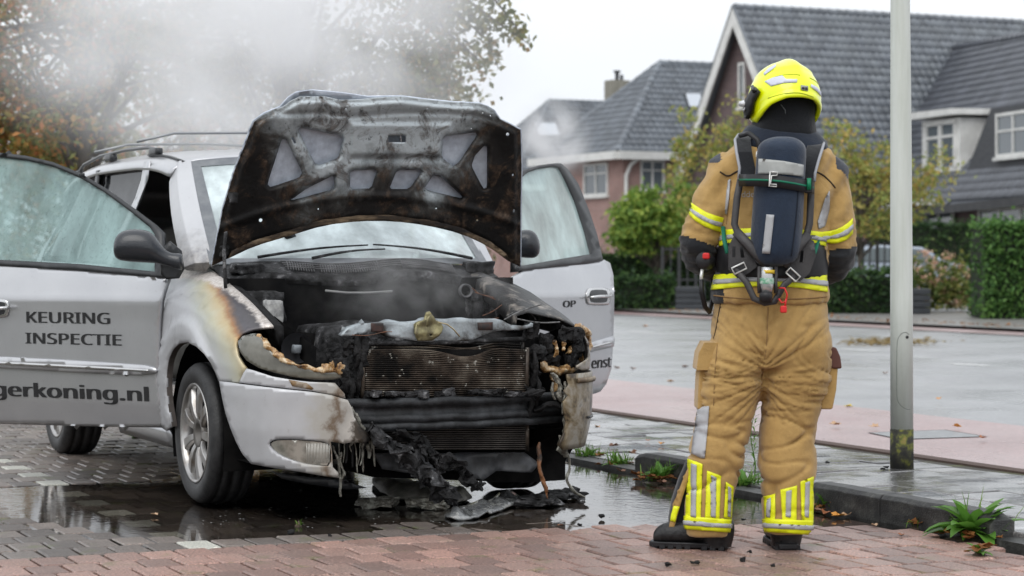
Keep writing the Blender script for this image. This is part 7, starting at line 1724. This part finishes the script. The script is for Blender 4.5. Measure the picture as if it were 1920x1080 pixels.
# moss in the joints and grit
lf = MB(); leaf_quads(lf, [G(u_, v_, .0) for u_, v_ in [(rnd.uniform(0, 1900), 1005+abs(rnd.gauss(0, 30))) for _ in range(500)]], .0045, .8, 7); lf.obj('grit', M('grit', (.05, .05, .05), .8, col2=(.3, .28, .24), scale=3), smooth=False, kind='stuff', label='grit and ash specks on the bricks', cat='grit')
sp = MB(); leaf_quads(sp, [G(rnd.uniform(380, 1180), rnd.uniform(900, 992), .001) for _ in range(420)], .0055, .85, 8); sp.obj('ash_flakes', M('ash_flakes', (.55, .55, .54), .7, col2=(.05, .05, .05), scale=2, lo=.45, hi=.5), smooth=False, kind='stuff', label='ash flakes floating on the puddle', cat='ash')
KT = dict(parent=None, local=False)
for i, (u, v, s) in enumerate([(1253, 1060, .035), (1302, 1056, .04), (1404, 1036, .03), (1395, 975, .03), (1392, 1050, .018), (1448, 1062, .02), (1655, 880, .03), (1662, 877, .03), (1890, 935, .025), (1552, 868, .03), (545, 1000, .02), (1088, 985, .02), (620, 1004, .02), (1130, 970, .02)]):
    z = .04 if 860 < v < 890 and u > 1500 else .006
    lbox('char_crumb', G(u, v, z)+Vector((0, 0, .003)), (s*.8, s*.55, .009), m_char, .012, 45, i, 4, .6, **KT, label='crumb of black charred plastic '+('behind the long kerb' if v < 940 else 'at the firefighter\'s feet' if u > 1240 else 'at the edge of the puddle'), cat='debris', group='charred crumbs around the van')
# ---- melted plastic that has dropped off the van
def slab(name, outline, zfun, mat, label, solid=.01, step=8):
    V, T = tri2d([(q[0], q[1]) for q in chaikin(outline, 1)], [], step); V3 = []
    for p in V:
        g_ = G(p[0], p[1]); d = segd(p[0], p[1], outline); V3.append(g_+Vector((0, 0, zfun(g_, d))))
    return mesh(name, V3, [t_[::-1] for t_ in T], mat, solid=solid, soff=-1, label=label, cat='debris')
m_clear = M('cloudy_plastic', (.33, .34, .34), .15, col2=(.14, .145, .15), col3=(.55, .55, .52), scale=14, lo=.4, hi=.55, bump=.6, bscale=30, coat=.6)
slab('melted_plastic', [(828, 968), (850, 958), (880, 950), (915, 942), (950, 922), (975, 930), (990, 938), (960, 952), (920, 965), (890, 974), (850, 976)], lambda g_, d: .012+.05*sstep(0, 12, d)*(.6+.8*fbm(g_, 9, 3))+.03*nz(g_, 14, 2), m_clear, 'cloudy melted sheet of plastic lying in the puddle before the van')
slab('melted_plastic', [(690, 905), (720, 900), (760, 905), (800, 915), (850, 925), (890, 935), (870, 948), (820, 948), (770, 942), (720, 938)], lambda g_, d: .02+.06*sstep(0, 10, d)*(.7+.7*fbm(g_, 7, 6)), M('grey_spoiler', (.12, .115, .10), .5, col2=(.24, .23, .20), col3=(.40, .38, .32), scale=10, lo=.4, hi=.6, bump=.5), 'sagging grey strip of bumper lying under the charred beams')
for i, (q, lab) in enumerate([((705, 950), 'pale green dripped plastic lump at the left end of the grey strip'), ((1010, 948), 'black melted lump in the puddle right of the cloudy sheet'), ((1060, 935), 'black melted lump under the left bumper corner'), ((800, 952), 'pale dripped plastic lump below the middle of the grey strip')]):
    lbox('melted_lump', G(*q)+Vector((0, 0, .02)), (.17, .13, .035), m_grn if i in (0, 3) else m_charg, .05, 16, 40+i, 9, .8, **KT, smooth=False, label=lab, cat='debris')
# ================================================================== SMOKE
def smoke(name, label, c, r, dens, nscale, lo, hi, seed, soft=1.0, flow=(1, 1, 1)):
    m = bpy.data.materials.new('smoke'); m.use_nodes = True; t = m.node_tree; t.nodes.clear(); o_ = t.nodes.new('ShaderNodeOutputMaterial')
    tc = nd(t, 'ShaderNodeTexCoord'); ob = tc.outputs['Object']
    ln = nd(t, 'ShaderNodeVectorMath', operation='LENGTH'); t.links.new(ob, ln.inputs[0])
    fall = ramp(t, ln.outputs['Value'], [(.15*soft, (1, 1, 1)), (.97, (0, 0, 0))], 'EASE')
    mp = nd(t, 'ShaderNodeMapping'); mp.inputs['Scale'].default_value = (r[0]*flow[0], r[1]*flow[1], r[2]*flow[2]); mp.inputs['Location'].default_value = (seed, seed*2, -seed); t.links.new(ob, mp.inputs[0])
    n = noi(t, mp.outputs[0], nscale, 5, .55, .6); k = ramp(t, n, [(lo, (0, 0, 0)), (hi, (1, 1, 1))])
    d_ = mth(t, 'MULTIPLY', mth(t, 'MULTIPLY', fall, k), dens)
    pv = nd(t, 'ShaderNodeVolumePrincipled'); pv.inputs['Color'].default_value = (.985, .985, .99, 1); pv.inputs['Anisotropy'].default_value = .15; t.links.new(d_, pv.inputs['Density']); t.links.new(pv.outputs[0], o_.inputs['Volume'])
    bm = bmesh.new(); bmesh.ops.create_icosphere(bm, subdivisions=3, radius=1); me = bpy.data.meshes.new(name); bm.to_mesh(me); bm.free(); me.materials.append(m)
    ob_ = bpy.data.objects.new(name, me); SC.collection.objects.link(ob_); ob_.location = c; ob_.scale = r; tag(ob_, label, 'smoke', None, 'stuff')
    m.cycles.homogeneous_volume = False
    return ob_
smoke('smoke', 'thick white grey smoke drifting up and left behind the raised hood', P(470, 55, 13.6), (2.05, 1.5, 1.15), 2.5, 1.6, .37, .62, 3.1, 1.7)
smoke('smoke', 'thin wisp of smoke between the hood and the left door', P(1035, 262, 12.4), (.28, .3, .34), 9, 5.0, .42, .66, 7.7)
smoke('smoke', 'thin smoke curling out of the burnt engine bay', CM @ Vector((.30, .08, 1.02)), (.66, .60, .30), 2.0, 5.0, .46, .74, 5.2)
smoke('smoke', 'pale smoke trailing over the van roof and rails', P(380, 225, 12.6), (.75, .9, .42), .9, 2.2, .36, .66, 9.4)
